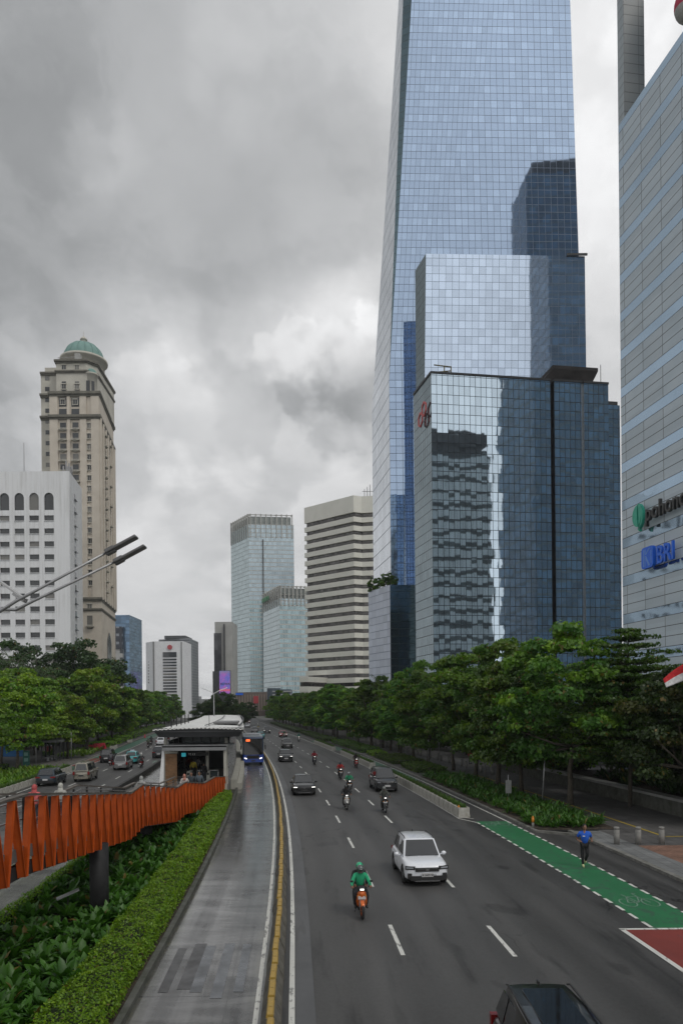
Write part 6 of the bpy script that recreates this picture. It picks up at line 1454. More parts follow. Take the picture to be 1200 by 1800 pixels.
# ---- scooters
def scooter(root, body_m, front_m=None, lit=False, detail=True):
    fm = front_m or body_m
    for y, nm in ((-.62, 'front'), (.62, 'rear')):
        mb = MB(); mb.lathe([(.20, -.045), (.25, -.05), (.285, -.02), (.285, .02), (.25, .05), (.20, .045)], (0, y, .285), 22, 0, 'X'); wh = mb.build('wheel', M_tyre, root)
        mb = MB(); mb.lathe([(.185, -.03), (.21, -.03), (.21, .03), (.185, .03), (.185, -.03)], (0, y, .285), 20, 0, 'X'); mb.cyl((0, y, .285), .045, .09, 10, 0, 'X')
        for k in range(5): a = 2 * PI * k / 5; mb.tube([(0, y, .285), (0, y + .19 * math.cos(a), .285 + .19 * math.sin(a))], .012, 5)
        mb.build('rim', fm if front_m else M_rim, wh)
    def loft(st, mi=None, name='body', m_=None, par=root):     # st: y, z_low, z_high, halfwidth
        vs = []; fs = []; n = 10
        for y, z0, z1, w_ in st:
            for k in range(n): a = 2 * PI * k / n; c_, s_ = math.cos(a), math.sin(a); vs.append((w_ * abs(c_) ** .7 * (1 if c_ > 0 else -1), y, (z0 + z1) / 2 + (z1 - z0) / 2 * abs(s_) ** .7 * (1 if s_ > 0 else -1)))
        for i in range(len(st) - 1):
            for k in range(n): fs.append((i * n + k, i * n + (k + 1) % n, (i + 1) * n + (k + 1) % n, (i + 1) * n + k))
        fs.append(tuple(range(n))[::-1]); fs.append(tuple(range((len(st) - 1) * n, len(st) * n))); mb = MB(); mb.mesh_add(vs, fs, 0, True); return mb.build(name, m_ or body_m, par)
    loft([(-.16, .32, .42, .12), (.05, .30, .46, .15), (.22, .32, .70, .15), (.45, .40, .74, .14), (.70, .52, .76, .10), (.90, .66, .76, .05)], name='body')
    loft([(-.02, .70, .78, .09), (.2, .70, .84, .14), (.5, .72, .86, .14), (.78, .74, .84, .08)], name='seat', m_=M_blk)
    loft([(-.30, .34, .50, .15), (-.36, .36, .74, .19), (-.40, .48, .92, .17), (-.46, .62, .95, .11), (-.52, .74, .90, .05)], name='leg_shield', m_=fm)
    loft([(-.30, .90, 1.06, .10), (-.40, .88, 1.10, .15), (-.50, .92, 1.06, .12), (-.55, .95, 1.02, .06)], name='headlight_cowl', m_=fm if not front_m else M_blk)
    mb = MB(); mb.box((0, -.545, .985), (.13, .05, .05)); mb.build('headlight', M_lampon if lit else M_lampoff, root)
    for s in (-1, 1): mb = MB(); mb.box((s * .12, -.47, .76), (.07, .08, .05)); mb.build('turn_signal', M_orl, root)
    mb = MB(); mb.tube([(-.36, -.30, 1.03), (-.2, -.36, 1.02), (0, -.38, 1.0), (.2, -.36, 1.02), (.36, -.30, 1.03)], .014, 6)
    for s in (-1, 1): mb.cyl((s * .31, -.325, 1.035), .022, .11, 8, 0, 'X')
    mb.build('handlebar', M_blk, root)
    for s in (-1, 1): mb = MB(); mb.tube([(s * .24, -.36, 1.03), (s * .32, -.38, 1.20)], .008, 5); mb.ell((s * .33, -.385, 1.23), (.06, .018, .04), 10, 6); mb.build('mirror', M_blk, root)
    mb = MB()
    for s in (-1, 1): mb.tube([(s * .075, -.62, .285), (s * .075, -.50, .62)], .022, 6)
    mb.build('fork', M_rim, root)
    loft([(-.80, .42, .50, .05), (-.70, .54, .60, .075), (-.58, .58, .64, .08), (-.45, .50, .60, .07)], name='front_fender', m_=fm)
    mb = MB(); mb.box((0, -.50, .70), (.26, .02, .11)); mb.build('number_plate', M_plate, root)
    mb = MB(); mb.box((0, .93, .50), (.22, .02, .14)); mb.build('rear_plate', M_plate, root)
    mb = MB(); mb.box((0, .92, .70), (.14, .06, .07)); mb.build('tail_light', M_tail, root)
    mb = MB(); mb.tube([(.14, .25, .26), (.17, .55, .30), (.17, .85, .38)], [.03, .05, .055], 8); mb.build('exhaust', M_blk, root)
    mb = MB(); mb.box((0, -.02, .30), (.34, .3, .05)); mb.tube([(-.1, .1, .3), (-.2, .15, .04)], .012, 5); mb.build('footboard', M_blk, root); return root
def rider(off, Y, bike_lb, per_lb, body_m, top, legs, helmet, away=False, front=None, lit=True, pillion=None):
    rz = heading(Y) + (PI if away else 0); x = R(Y) + off; s_ = empty('motor_scooter', (x, Y, .02), rz, bike_lb, 'motor scooter'); scooter(s_, body_m, front, lit)
    person('ride', (x, Y, .02), rz, per_lb, top, legs, helmet)
    if pillion: person('pillion', (x, Y, .04), rz, pillion[0], pillion[1], pillion[2], pillion[3])
S_or = paint('scooter_orange', (.62, .13, .015)); S_w = paint('scooter_white', (.55, .55, .52)); S_k = paint('scooter_black', (.015, .015, .017)); S_r = paint('scooter_red', (.4, .02, .02))
rider(-.83, 25.4, 'black and orange motor scooter carrying two people, nearest of all', 'person in a bright green jacket and dark helmet driving the orange scooter', S_k, (.02, .36, .17), (.02, .02, .025), (.09, .1, .1), front=S_or, pillion=('pillion passenger in black with a green helmet behind the green-jacketed rider', (.02, .02, .022), (.02, .02, .02), (.03, .40, .2)))
rider(1.0, 51.4, 'white-fronted scooter in the middle, just ahead of the green-jacketed rider', 'person all in black riding the white-fronted scooter', S_k, (.015, .015, .017), (.015, .015, .016), (.02, .02, .02), front=S_w)
rider(2.3, 61.0, 'dark scooter behind the white-fronted one', 'person in a green jacket and grey helmet on the dark middle scooter', S_k, (.02, .25, .12), (.03, .03, .035), (.22, .24, .24))
rider(3.4, 49.8, 'black scooter in front of the black people carrier', 'person in grey camouflage tones on the black scooter near the people carrier', S_k, (.07, .075, .065), (.05, .05, .045), (.12, .13, .12))
rider(2.85, 72.3, 'dark scooter with a round lamp between the black sleek car and the people carrier', 'person in a red jacket and dark helmet, centre of the road', S_k, (.38, .02, .02), (.02, .02, .03), (.03, .04, .06))
rider(6.3, 85.6, 'red and white scooter close to the planters in the right lane', 'person in black and red riding along the planters', S_w, (.03, .02, .02), (.02, .02, .02), (.015, .015, .015), front=S_r)
rider(1.95, 90.3, 'dark scooter right of the dark hatchback', 'person in a dark red jacket right of the dark hatchback', S_k, (.30, .02, .035), (.03, .03, .06), (.1, .02, .02))
rider(5.6, 148.6, 'small pale scooter right of the dark grey car', 'person in teal on the pale scooter far away in the right lane', S_w, (.03, .16, .12), (.03, .03, .03), (.1, .2, .18))
rider(4.0, 163.5, 'dark scooter just in front of the red car', 'person in dark green just in front of the red car', S_k, (.03, .09, .03), (.03, .04, .03), (.1, .1, .08))
rider(.8, 215.5, 'distant scooter beside the light grey car', 'distant person in yellowish clothes on a scooter beside the light grey car', S_k, (.30, .25, .10), (.06, .05, .03), (.2, .2, .2))
rider(3.1, 263, 'farthest scooter, a small white dot up the road', 'farthest rider, in white, up the right carriageway', S_w, (.35, .35, .35), (.05, .05, .05), (.5, .5, .5))
rider(-23.1, 91.8, 'scooter seen from behind between the black boxy car and the silver car', 'person in grey and black riding away between the two cars on the left', S_k, (.10, .10, .11), (.03, .03, .05), (.05, .05, .05), True, front=S_r)
rider(-18.9, 88.6, 'red-tailed scooter seen from behind, alone in the inner left-carriageway lane', 'person with a white helmet riding away, alone in the inner lane on the left', S_r, (.03, .03, .032), (.03, .03, .03), (.55, .55, .52), True)
rider(-22.9, 131.3, 'first of two scooters side by side left of the white hatchback', 'person in olive riding away, nearer of two left of the white hatchback', S_k, (.06, .08, .05), (.03, .03, .03), (.03, .03, .03), True)
rider(-23.3, 141.2, 'second of two scooters left of the white hatchback, the further one', 'person in dark clothes riding away, further of two left of the white hatchback', S_k, (.03, .035, .04), (.03, .03, .03), (.02, .02, .02), True)
rider(-20.9, 154, 'red-tailed scooter right of the white hatchback', 'person in black riding away just right of the white hatchback', S_r, (.02, .02, .025), (.02, .02, .02), (.05, .02, .02), True)
rider(-20.2, 160, 'dark scooter partly behind the station roof on the left carriageway', 'person in dark blue riding away partly behind the station roof', S_k, (.03, .04, .06), (.02, .02, .02), (.3, .3, .3), True)
rider(-22.4, 172, 'tiny scooter beyond the white hatchback', 'tiny rider in black beyond the white hatchback', S_k, (.02, .02, .02), (.02, .02, .02), (.02, .02, .02), True)

# ---- jogger
jx, jy = G(1027, 1525)
o = person('run', (jx, jy, .03), -.12, 'man jogging along the green cycle lane in a blue t-shirt and black tights', (.012, .10, .52), (.012, .012, .014), tee=True, shoes=(.55, .55, .30), scale=1.06)
mb = MB(); mb.box((-.06, -.175, 1.30), (.10, .01, .03)); mb.build('chest_print', M_swhite, o)
# pedestrians on the right pavement far off
for (px, py, top, lb, z_) in ((838, 1338, (.45, .55, .12), 'person in a yellow-green safety vest standing on the right plaza', .1), (850, 1337, (.35, .45, .3), 'second person in a pale vest beside the one in yellow-green', .1), (826, 1343, (.4, .03, .03), 'person in a red top on the right footpath under the trees', .1), (713, 1312, (.4, .04, .04), 'small figure in red under the trees right of the planters', .1)):
    x_, y_ = G(px, py, z_); person('stand', (x_, y_, .12), .3, lb, top, (.04, .04, .05))
# ================================================================== orange ramp bridge
M_or = mat('orange_steel', (.47, .078, .007), .62, .0, var=.10, scale=1.6, col2=(.30, .048, .007), spec=.25, bump=.15); M_rail = mat('weathered_rail', (.16, .14, .12), .6, .2, var=.3, scale=3, col2=(.08, .07, .06)); M_deck = mat('ramp_deck', (.12, .115, .11), .7, var=.2, scale=2); M_steel = mat('stainless', (.42, .42, .42), .3, .9, var=.1); M_bpost = mat('black_steel', (.014, .014, .015), .75, 0, var=.2)
RP = [(9.0, -7.15, 5.19), (17.3, -7.42, 5.19), (30, -8.62, 3.74), (33.1, -9.0, 3.74), (40.5, -9.08, 2.8), (43.3, -9.24, 2.8), (49.2, -9.22, 2.13), (53.6, -9.24, 2.13), (57.6, -9.12, 1.76)]
RW = 2.9
def rp(Y, side=0, dz=0):
    for (a, xa, za), (b, xb, zb) in zip(RP[:-1], RP[1:]):
        if Y <= b: t = (Y - a) / (b - a); return Vector((xa + (xb - xa) * t - side, Y, za + (zb - za) * t + dz))
    return Vector((RP[-1][1] - side, Y, RP[-1][2] + dz))
rampo = empty('ramp_bridge', (-9.5, 33, 0), 0, 'long pedestrian ramp with a zigzag orange steel screen leading down to the bus station', 'footbridge')
mb = MB()
for a, b in zip(RP[:-1], RP[1:]):
    for side in (0, RW):
        A_ = rp(a[0], side - .02); B_ = rp(b[0], side - .02); d_ = B_ - A_; rot = d_.to_track_quat('Y', 'Z').to_matrix()
        mb.box((A_ + B_) / 2, (.17, d_.length + .03, .055), rot=rot)
rel(rampo, mb).build('handrail', M_rail, rampo)
mb = MB()
for a, b in zip(RP[:-1], RP[1:]):
    q = [rp(a[0], 0, -1.18), rp(a[0], RW, -1.18), rp(b[0], RW, -1.18), rp(b[0], 0, -1.18)]; lowq = [p - Vector((0, 0, .30)) for p in q]; mb.face(q); mb.face(lowq[::-1])
    mb.face([q[0], q[3], lowq[3], lowq[0]]); mb.face([q[1], lowq[1], lowq[2], q[2]])
rel(rampo, mb).build('deck', M_deck, rampo)
mb = MB()
for sd_, w_ in ((.10, .12), (RW - .15, .12)):
    for a, b in zip(RP[:-1], RP[1:]):
        A_ = rp(a[0], sd_, -1.75 if a[0] < 49 else -1.5); B_ = rp(b[0], sd_, -1.75 if b[0] < 49 else -1.5); d_ = B_ - A_; mb.box((A_ + B_) / 2, (w_, d_.length, .32), rot=d_.to_track_quat('Y', 'Z').to_matrix())
rel(rampo, mb).build('edge_beam', M_bpost, rampo)
# zigzag screen: folded flat bars
mb = MB(); Y = 9.2; per = 1.04; thin = .012
def bar(p0, p1, wd, yaw):
    p0 = Vector(p0); p1 = Vector(p1); ax = (p1 - p0).normalized(); wv = Vector((math.sin(yaw), math.cos(yaw), 0)); wv = (wv - ax * wv.dot(ax)).normalized(); nn = ax.cross(wv)
    vs = [p + wv * s_ * wd / 2 + nn * t * thin for p in (p0, p1) for s_, t in ((-1, -1), (1, -1), (1, 1), (-1, 1))]
    mb.mesh_add(vs, [(0, 1, 2, 3), (7, 6, 5, 4), (0, 4, 5, 1), (1, 5, 6, 2), (2, 6, 7, 3), (3, 7, 4, 0)], 0)
    for s_ in (-1, 1):        # turned edge
        vs = [p + wv * s_ * wd / 2 + nn * t for p in (p0, p1) for t in (0, .05)]; mb.mesh_add([v + wv * e for v in vs for e in (-.006, .006)], [(0, 1, 5, 4), (2, 3, 7, 6), (0, 2, 6, 4), (1, 3, 7, 5)], 0)
while Y < 57.2:
    hb = 1.86 if Y < 47 else 1.86 - (Y - 47) * .055
    t0 = rp(Y, -.03, -.05); bt = rp(Y + per * .5, -.06, -hb); t1 = rp(Y + per, -.03, -.05)
    bar(t0 + Vector((0, .04, 0)), bt - Vector((0, .04, 0)), .17, PI / 2 - .30); bar(bt + Vector((0, .04, 0)), t1 - Vector((0, .04, 0)), .17, PI / 2 + .30); Y += per
rel(rampo, mb).build('orange_screen', M_or, rampo)
mb = MB()
for sd_ in (.22, RW - .22):
    for hz in (-.12, -.55): mb.tube([rp(p[0], sd_, hz - .05) for p in RP], .022, 6)
rel(rampo, mb).build('inner_rails', M_steel, rampo)
mb = MB(); mb.box((0, 0, 0), (.07, .07, 1.12)); pmesh = mb.mesh(M_bpost); Y = 9.5
while Y < 57:
    for sd_ in (.15, RW - .15): link('rail_post', pmesh, rampo, rp(Y, sd_, -.62) - rampo.location)
    Y += 2.05
mb = MB(); Y = 9.4          # fine mesh infill along the far rail
while Y < 56:
    p = rp(Y, RW - .2, -.7); mb.box(p, (.008, .012, .85)); Y += .10
for hz in (-.35, -.5, -.65, -.8, -.95, -1.1): mb.tube([rp(p[0], RW - .2, hz) for p in RP], .006, 4)
rel(rampo, mb).build('wire_infill', M_steel, rampo)
for cx, cy in ((-8.2, 24.9), (-10.2, 38.5), (-10.5, 50), (-8.7, 10.5)):
    zt_ = rp(cy, 0, -1.7).z; mb = MB(); mb.cyl((cx, cy, zt_ / 2), .31, zt_, 28); mb.box((cx - .9, cy, zt_ + .0), (1.8, .45, .3)); rel(rampo, mb).build('column', M_bpost, rampo)
mb = MB(); mb.tube([(-9.9, 15.2, 3.15), (-9.0, 17.8, 3.05), (-8.4, 19.5, 2.85), (-8.6, 23.6, 2.95), (-8.9, 26, 2.85)], .018, 5); tag(mb.build('hanging_cable', M_bpost), 'thin black cable slung under the ramp beside the nearest column', 'cable')
# people on the ramp; only heads and shoulders show above the rail
def on_ramp(px, Ytop, lb, top, hair=True, hijab=None, helmet=None, kind='walk', rz=PI, side=None, sc=1.0):
    x = (px - 600 + ROLL * 130) / 1300 * Ytop; p = rp(Ytop, 0, -1.18); return person(kind, (x, Ytop, p.z), rz, lb, top, (.03, .03, .04), hair=hair, hijab=hijab, scale=sc)
on_ramp(58, 23.6, 'person in a salmon pink hooded top on the ramp beside the left edge', (.55, .12, .12), hijab=(.42, .08, .08), sc=.84)
on_ramp(104, 25.8, 'person in a pale grey headscarf on the ramp, below the beige minivan', (.30, .3, .28), hijab=(.42, .42, .38), sc=.88)
on_ramp(246, 36.3, 'person in a grey cap near the middle kink of the ramp rail', (.25, .25, .24), hijab=(.30, .31, .30), sc=.95)
on_ramp(322, 49.5, 'person with reddish hair on the ramp, left of the two in dark jackets', (.5, .45, .42), hijab=(.45, .2, .15), rz=0)
on_ramp(334, 50.8, 'person in a black jacket on the ramp before the station entrance', (.03, .04, .05), rz=0, sc=1.02)
on_ramp(348, 51.5, 'person in a blue-grey jacket on the ramp, rightmost before the station', (.08, .10, .12), rz=0, sc=1.0)

# ================================================================== bus station
st = empty('bus_station', (-12, 90, 0), 0, 'long open bus station with a white sheet roof in the median, people inside', 'bus station')
M_roofw = mat('white_roof_sheet', (.78, .78, .76), .55, 0, var=.08, scale=.5, col2=(.60, .60, .58)); M_fas = mat('dark_fascia', (.045, .047, .05), .55, var=.15, scale=.6); M_cream = mat('cream_cladding', (.42, .41, .36), .6, var=.1, scale=1.2)
M_wood = mat('wood_slats', (.30, .16, .075), .6, var=.2, scale=2); M_canopy = mat('canopy_grey', (.22, .225, .23), .5, var=.15, scale=.7); M_gl2 = mat('station_glass', (.03, .045, .05), .06, .0, var=.1, spec=.8)
def spoly(Y0, Y1, ol, orr, n=8): ts = np.linspace(Y0, Y1, n); return [P(ol(t), t) for t in ts], [P(orr(t), t) for t in ts]
ROFF_L = lambda Y: -13.3; ROFF_R = lambda Y: -6.25 - .55 * math.sin(PI * min(1, (Y - 57.5) / 88))
Lp, Rp_ = spoly(57.5, 146, ROFF_L, ROFF_R, 10)
zf = 5.42; mb = MB()
for i in range(9):
    a, b, c, d_ = Lp[i], Rp_[i], Rp_[i + 1], Lp[i + 1]; n = 12
    for k in range(n):
        t0, t1 = k / n, (k + 1) / n; cr = lambda t: .13 * math.sin(PI * t); P0 = a.lerp(b, t0); P1 = a.lerp(b, t1); P2 = d_.lerp(c, t1); P3 = d_.lerp(c, t0); rb = .0
        mb.face([(P0.x, P0.y, zf + cr(t0)), (P1.x, P1.y, zf + cr(t1)), (P2.x, P2.y, zf + cr(t1)), (P3.x, P3.y, zf + cr(t0))], 0)
        for q in (.33, .66):
            s0 = P0.lerp(P1, q); s1 = P3.lerp(P2, q); mb.box(((s0.x + s1.x) / 2, (s0.y + s1.y) / 2, zf + cr((t0 + t1) / 2) + .005), (.04, (s1 - s0).length, .025), math.atan2((s1 - s0).y, (s1 - s0).x) - PI / 2)
rel(st, mb).build('roof', M_roofw, st)
mb = MB()                       # corrugated front lip and dark deep fascia with sloping underside
a, b = Lp[0], Rp_[0]
for k in range(44): t = (k + .5) / 44; p = a.lerp(b, t); mb.box((p.x, p.y + .02, zf + .13 * math.sin(PI * t) + (.02 if k % 2 else -.02)), ((b - a).length / 44, .14, .07))
rel(st, mb).build('roof_lip', M_roofw, st)
mb = MB(); n = 10
for i in range(9):
    for A_, s_ in ((Lp, 1), (Rp_, -1)):
        p, q = A_[i], A_[i + 1]; mb.face([(p.x, p.y, zf - .02), (q.x, q.y, zf - .02), (q.x + s_ * .5, q.y, zf - .58), (p.x + s_ * .5, p.y + (.3 if i == 0 else 0), zf - .58)][::s_])
    mb.face([(Lp[i].x + .5, Lp[i].y + (.3 if i == 0 else 0), zf - .58), (Rp_[i].x - .5, Rp_[i].y + (.3 if i == 0 else 0), zf - .58), (Rp_[i + 1].x - .5, Rp_[i + 1].y, zf - .58), (Lp[i + 1].x + .5, Lp[i + 1].y, zf - .58)][::-1])
mb.face([(a.x, a.y, zf + .0), (b.x, b.y, zf + .0), (b.x - .4, b.y + .3, zf - .58), (a.x + .4, a.y + .3, zf - .58)][::-1])
mb.box(((a.x + b.x) / 2, a.y + .2, zf - .02), (b.x - a.x - .1, .3, .3))
rel(st, mb).build('fascia', M_fas, st)
p = P(-8.1, 71, zf + .28); mb = MB(); mb.box(p, (2.2, 7, .16), heading(71)); rel(st, mb).build('skylight', mat('skylight_grey', (.12, .12, .12), .4), st)
mb = MB(); mb.kerb(-6.75, -6.6, 59, 144, zf + .2, zf + .26); mb.kerb(-9.4, -9.3, 59, 144, zf + .28, zf + .32); rel(st, mb).build('roof_gutter', M_fas, st)
mb = MB()
for k, t in enumerate((62, 66, 70, 74, 78)): q = P(-12.4, t, zf); mb.tube([q, q + Vector((0, 0, 1.0))], .05, 5)
q = P(-9.3, 63, zf); mb.tube([q, q + Vector((0, 0, 1.25))], .025, 5); rel(st, mb).build('roof_poles', M_bpost, st)
# platform slab, side walls, posts
pz = .95; mb = MB(); mb.kerb(-12.75, -7.55, 59.5, 148, 0, pz); rel(st, mb).build('platform', mat('platform_grey', (.17, .165, .155), .6, var=.15), st)
mb = MB(); mb.kerb(-7.0, -6.6, 64, 148, .02, .55); mb.kerb(-7.55, -7.0, 64, 148, .02, .9)
rel(st, mb).build('boarding_edge', M_cream, st)
for o_ in (-7.8, -12.6):
    mb = MB(); mb.kerb(o_ - .04, o_ + .04, 62, 146, pz, 4.4); rel(st, mb).build('glass_wall', M_gl2, st)
    for k in range(20):
        Y = 60.2 + k * 4.4; p = P(o_ + (.07 if o_ > -10 else -.07), Y, (pz + 4.67) / 2); mb = MB(); mb.box(p, (.22, .3, 4.67 - pz), heading(Y)); rel(st, mb).build('post', M_cream if k < 1 else M_steel, st)
    mb = MB()
    for hz in (1.9, 3.1, 4.3): mb.kerb(o_ - .07, o_ + .07, 62, 146, hz, hz + .08)
    rel(st, mb).build('wall_rail', M_fas, st)
# entrance canopy, front glazing above it
yf = 57.0; xl_, xr_ = pt(284, 1312, yf).x, pt(399.5, 1312, yf).x; zc = pt(340, 1314, yf).z
mb = MB(); mb.box(((xl_ + xr_) / 2, yf + 2.0, zc + .09), (xr_ - xl_, 4.0, .14)); mb.box(((xl_ + xr_) / 2, yf + .05, zc - .06), (xr_ - xl_ - .1, .1, .36)); rel(st, mb).build('entrance_canopy', M_canopy, st)
mb = MB(); mb.box(((xl_ + xr_) / 2 + .2, yf + 3.9, 4.35), (xr_ - xl_ - 1.2, .12, .75)); rel(st, mb).build('clerestory_glass', M_gl2, st)
for k in range(6): mb = MB(); mb.box((xl_ + .9 + k * (xr_ - xl_ - 1.4) / 5, yf + 3.8, 4.35), (.09, .1, .8)); rel(st, mb).build('mullion', M_fas, st)
# right corner post, left raking panel, timber wall
pr_ = pt(396.5, 1345, 57.5); mb = MB(); mb.box((pr_.x, 57.4, (zc + .5) / 2 + .1), (.22, .3, zc - .7)); rel(st, mb).build('corner_post', M_cream, st)
pl2 = pt(287.5, 1345, 57.5); mb = MB(); mb.prism([(pl2.x - .35, 57.3), (pl2.x + .02, 57.3), (pl2.x + .02, 57.5), (pl2.x - .35, 57.5)], .6, zc - .2, 0, 0, [(pl2.x - .05, 57.3), (pl2.x + .12, 57.3), (pl2.x + .12, 57.5), (pl2.x - .05, 57.5)])
rel(st, mb).build('raking_panel', M_swhite, st)
w0_ = pt(290.5, 1345, 58.5).x; w1_ = pt(311, 1345, 58.5).x; zt1 = pt(300, 1325, 58.5).z; mb = MB(); nsl = 9
for k in range(nsl): h0 = .95 + (zt1 - .95) * k / nsl; mb.box(((w0_ + w1_) / 2, 58.6, h0 + (zt1 - .95) / nsl / 2), (w1_ - w0_, .08, (zt1 - .95) / nsl - .012))
rel(st, mb).build('timber_wall', M_wood, st)
mb = MB(); mb.box(((w0_ + w1_) / 2, 58.6, zt1 + .1), (w1_ - w0_ + .15, .3, .16)); rel(st, mb).build('timber_wall_cap', M_cream, st)
mb = MB(); mb.box((R(75) - 10.2, 75, 2.6), (4.6, .2, 3.3)); rel(st, mb).build('inner_wall', M_fas, st)
xq = pt(383, 1345, 60).x; mb = MB(); mb.box((xq - .9, 60.5, 1.45), (1.7, .05, 1.0)); rel(st, mb).build('glass_screen', M_gl2, st)
mb = MB()
for dx in (-1.75, -.9, -.05): mb.tube([(xq + dx, 60.4, pz), (xq + dx, 60.4, 2.0)], .035, 6)
mb.tube([(xq - 1.75, 60.4, 2.0), (xq - .05, 60.4, 2.0)], .035, 6); rel(st, mb).build('guard_rail', M_steel, st)
p0_ = pt(365, 1345, 61.5).x; mb = MB(); mb.box((p0_, 61.5, 2.4), (.22, .3, 2.9)); rel(st, mb).build('inner_column', M_cream, st)
for px, m_, w_, h_, z_, lb in ((323, mat('teal_sign', (.03, .30, .36), .5, emit=((.05, .5, .6), .35)), .34, .30, 3.35, 0), (350, M_blk, 1.5, .26, 3.4, 0)):
    x_ = pt(px, 1330, 59.5).x; mb = MB(); mb.box((x_, 59.5, z_), (w_, .06, h_)); rel(st, mb).build('hanging_sign', m_, st)
t_ = link('sign_letters', text_mesh('M 13', .26, .01, M_swhite), st); t_.rotation_euler = (PI / 2, 0, 0); t_.location = (pt(345, 1330, 59.5).x - .6 + 12, 59.44 - 90, 3.31)
# ceiling lamps over the platform
M_tube = mat('lit_tube', (.9, .9, .85), .4, emit=((1, .96, .88), 5.0))
for k in range(6): p = P(-10.2, 64 + k * 9, 4.5); mb = MB(); mb.box(p, (1.4, .12, .05)); rel(st, mb).build('ceiling_lamp', M_tube, st)
for px, lb in ((332, 'ticket gate with a round emblem near the timber wall'), (366.5, 'white ticket gate beside the man in black')):
    x_ = pt(px, 1360, 60.3).x; g_ = empty('ticket_gate', (x_, 60.3, pz), 0, lb, 'ticket gate'); mb = MB(); mb.box((0, .4, .5), (.26, 1.2, 1.0)); mb.build('cabinet', M_cream, g_); mb = MB(); mb.box((0, -.215, .8), (.18, .02, .18)); mb.build('reader', M_blk, g_)
def at_station(px, Y, lb, top, legs=(.03, .03, .035), rz=PI, **kw): x_ = (px - 600 + ROLL * 110) / 1300 * Y; return person('stand', (x_, Y, pz), rz, lb, top, legs, **kw)
at_station(356, 60.0, 'person in black standing with back turned inside the station entrance', (.012, .012, .014))
at_station(338, 64, 'person in a yellow top inside the station', (.5, .4, .05)); at_station(346, 66, 'person in grey beside the one in yellow inside the station', (.15, .15, .16)); at_station(330, 68, 'person in maroon deep inside the station by the inner wall', (.10, .02, .02), rz=0)

# ================================================================== street furniture
# double-arm street lamp at the left
lp = empty('street_lamp', (-8.0, 14.6, 0), 0, 'grey street lamp with two long angled arms reaching in from the left edge', 'street lamp')
M_galv = mat('galvanised', (.36, .365, .37), .45, .5, var=.1); base_ = Vector((-8.0, 14.6, 8.6))
mb = MB(); mb.tube([(-8.0, 14.6, 0), (-8.0, 14.6, 9.4)], [.12, .07], 12); rel(lp, mb).build('pole', M_galv, lp)
for (x0, y0, x1, y1, hx0, hy0, hx1, hy1, Yd) in ((-2, 1076, 190, 970, 187, 972, 241, 943, 14.2), (-8, 1070, 206, 986, 202, 989, 256, 960, 15.0)):
    A_ = pt(x0, y0, Yd); M_ = pt(28, 1072 if y0 == 1070 else 1057, Yd); M2 = pt(60, 1056 if y0 == 1070 else 1040, Yd); B_ = pt(x1, y1, Yd); H0 = pt(hx0, hy0, Yd); H1 = pt(hx1, hy1, Yd)
    mb = MB(); mb.tube([base_ + Vector((0, 0, .3)), A_, M_, M2, B_], [.036, .036, .034, .03, .024], 8); arm = rel(lp, mb).build('arm', M_galv, lp)
    d_ = H1 - H0; rot = d_.to_track_quat('X', 'Z').to_matrix(); mb = MB(); me = MB(); me.box((H0 + H1) / 2, (d_.length, .22, .06), rot=rot); me.box(H0 + d_ * .14, (d_.length * .30, .13, .13), rot=rot); rel(lp, me)
    mm = applied(me.mesh(mat('lamp_housing', (.15, .15, .15), .4, .3)), [('BEVEL', dict(width=.02, segments=2, limit_method='ANGLE'))]); link('lamp_head', mm, lp)
mb = MB(); A_ = pt(-14, 1012, 14.4); B_ = pt(46, 1054, 14.4); C_ = pt(-30, 1040, 14.4); rot = (B_ - A_).to_track_quat('X', 'Z').to_matrix(); mb.box((A_ + B_) / 2, ((B_ - A_).length, .2, .035), rot=rot); mb.box(B_ - (B_ - A_) * .18 - Vector((0, 0, .05)), (.26, .16, .05), rot=rot)
mb.tube([base_ + Vector((0, 0, .6)), A_], .035, 6); rel(lp, mb).build('lamp_panel', mat('pale_lamp', (.42, .42, .42), .4, .2), lp)
# far street lamps
def lamp_far(px, py_top, Y, arms, lb):
    p = pt(px, py_top, Y); o = empty('street_lamp', (p.x, Y, 0), 0, lb, 'street lamp'); mb = MB(); mb.tube([(0, 0, 0), (0, 0, p.z)], [.14, .08], 8); mb.build('pole', M_galv, o)
    for dx, dz in arms: mb = MB(); mb.tube([(0, 0, p.z), (dx * .6, 0, p.z + dz * .7), (dx, 0, p.z + dz)], .06, 6); mb.box((dx * 1.15, 0, p.z + dz * 1.12), (abs(dx) * .4, .3, .12), rot=Matrix.Rotation(-math.atan2(dz, dx) if dx > 0 else -math.atan2(dz, dx) + PI, 3, 'Y')); mb.build('arm', M_swhite, o)
lamp_far(376, 1219, 130, [(-1.7, .8), (1.8, .8)], 'far median lamp with two raised arms above the station roof')
lamp_far(345, 1243, 210, [(-1.6, .5), (1.2, .3)], 'thin double lamp standing above the left carriageway near the distant trees')
PG = 'slim grey poles along the right footpath'
for (px, py, Y) in ((1003 - 0, 1290, 0),): pass
def pole(x, Y, h, lb, lean=0, cap=False, group=None):
    o = empty('pole', (x, Y, .12), 0, lb, 'pole', group); mb = MB(); mb.tube([(0, 0, 0), (lean * h, 0, h)], .045 if not cap else .07, 8); mb.build('shaft', M_galv, o)
    if cap: mb = MB(); mb.lathe([(.02, h + .1), (.28, h + .04), (.3, h), (.08, h - .06)], (lean * h, 0, 0), 16); mb.build('lamp_cap', M_swhite, o)
x_, y_ = G(952, 1413, .12); pole(x_, y_, 4.0, 'leaning slim grey pole among the strap-leaved plants', .07)
x_, y_ = G(745, 1355); pole(R(86) + 14.8, 86, 3.0, 'short slim pole behind the round clipped hedge')
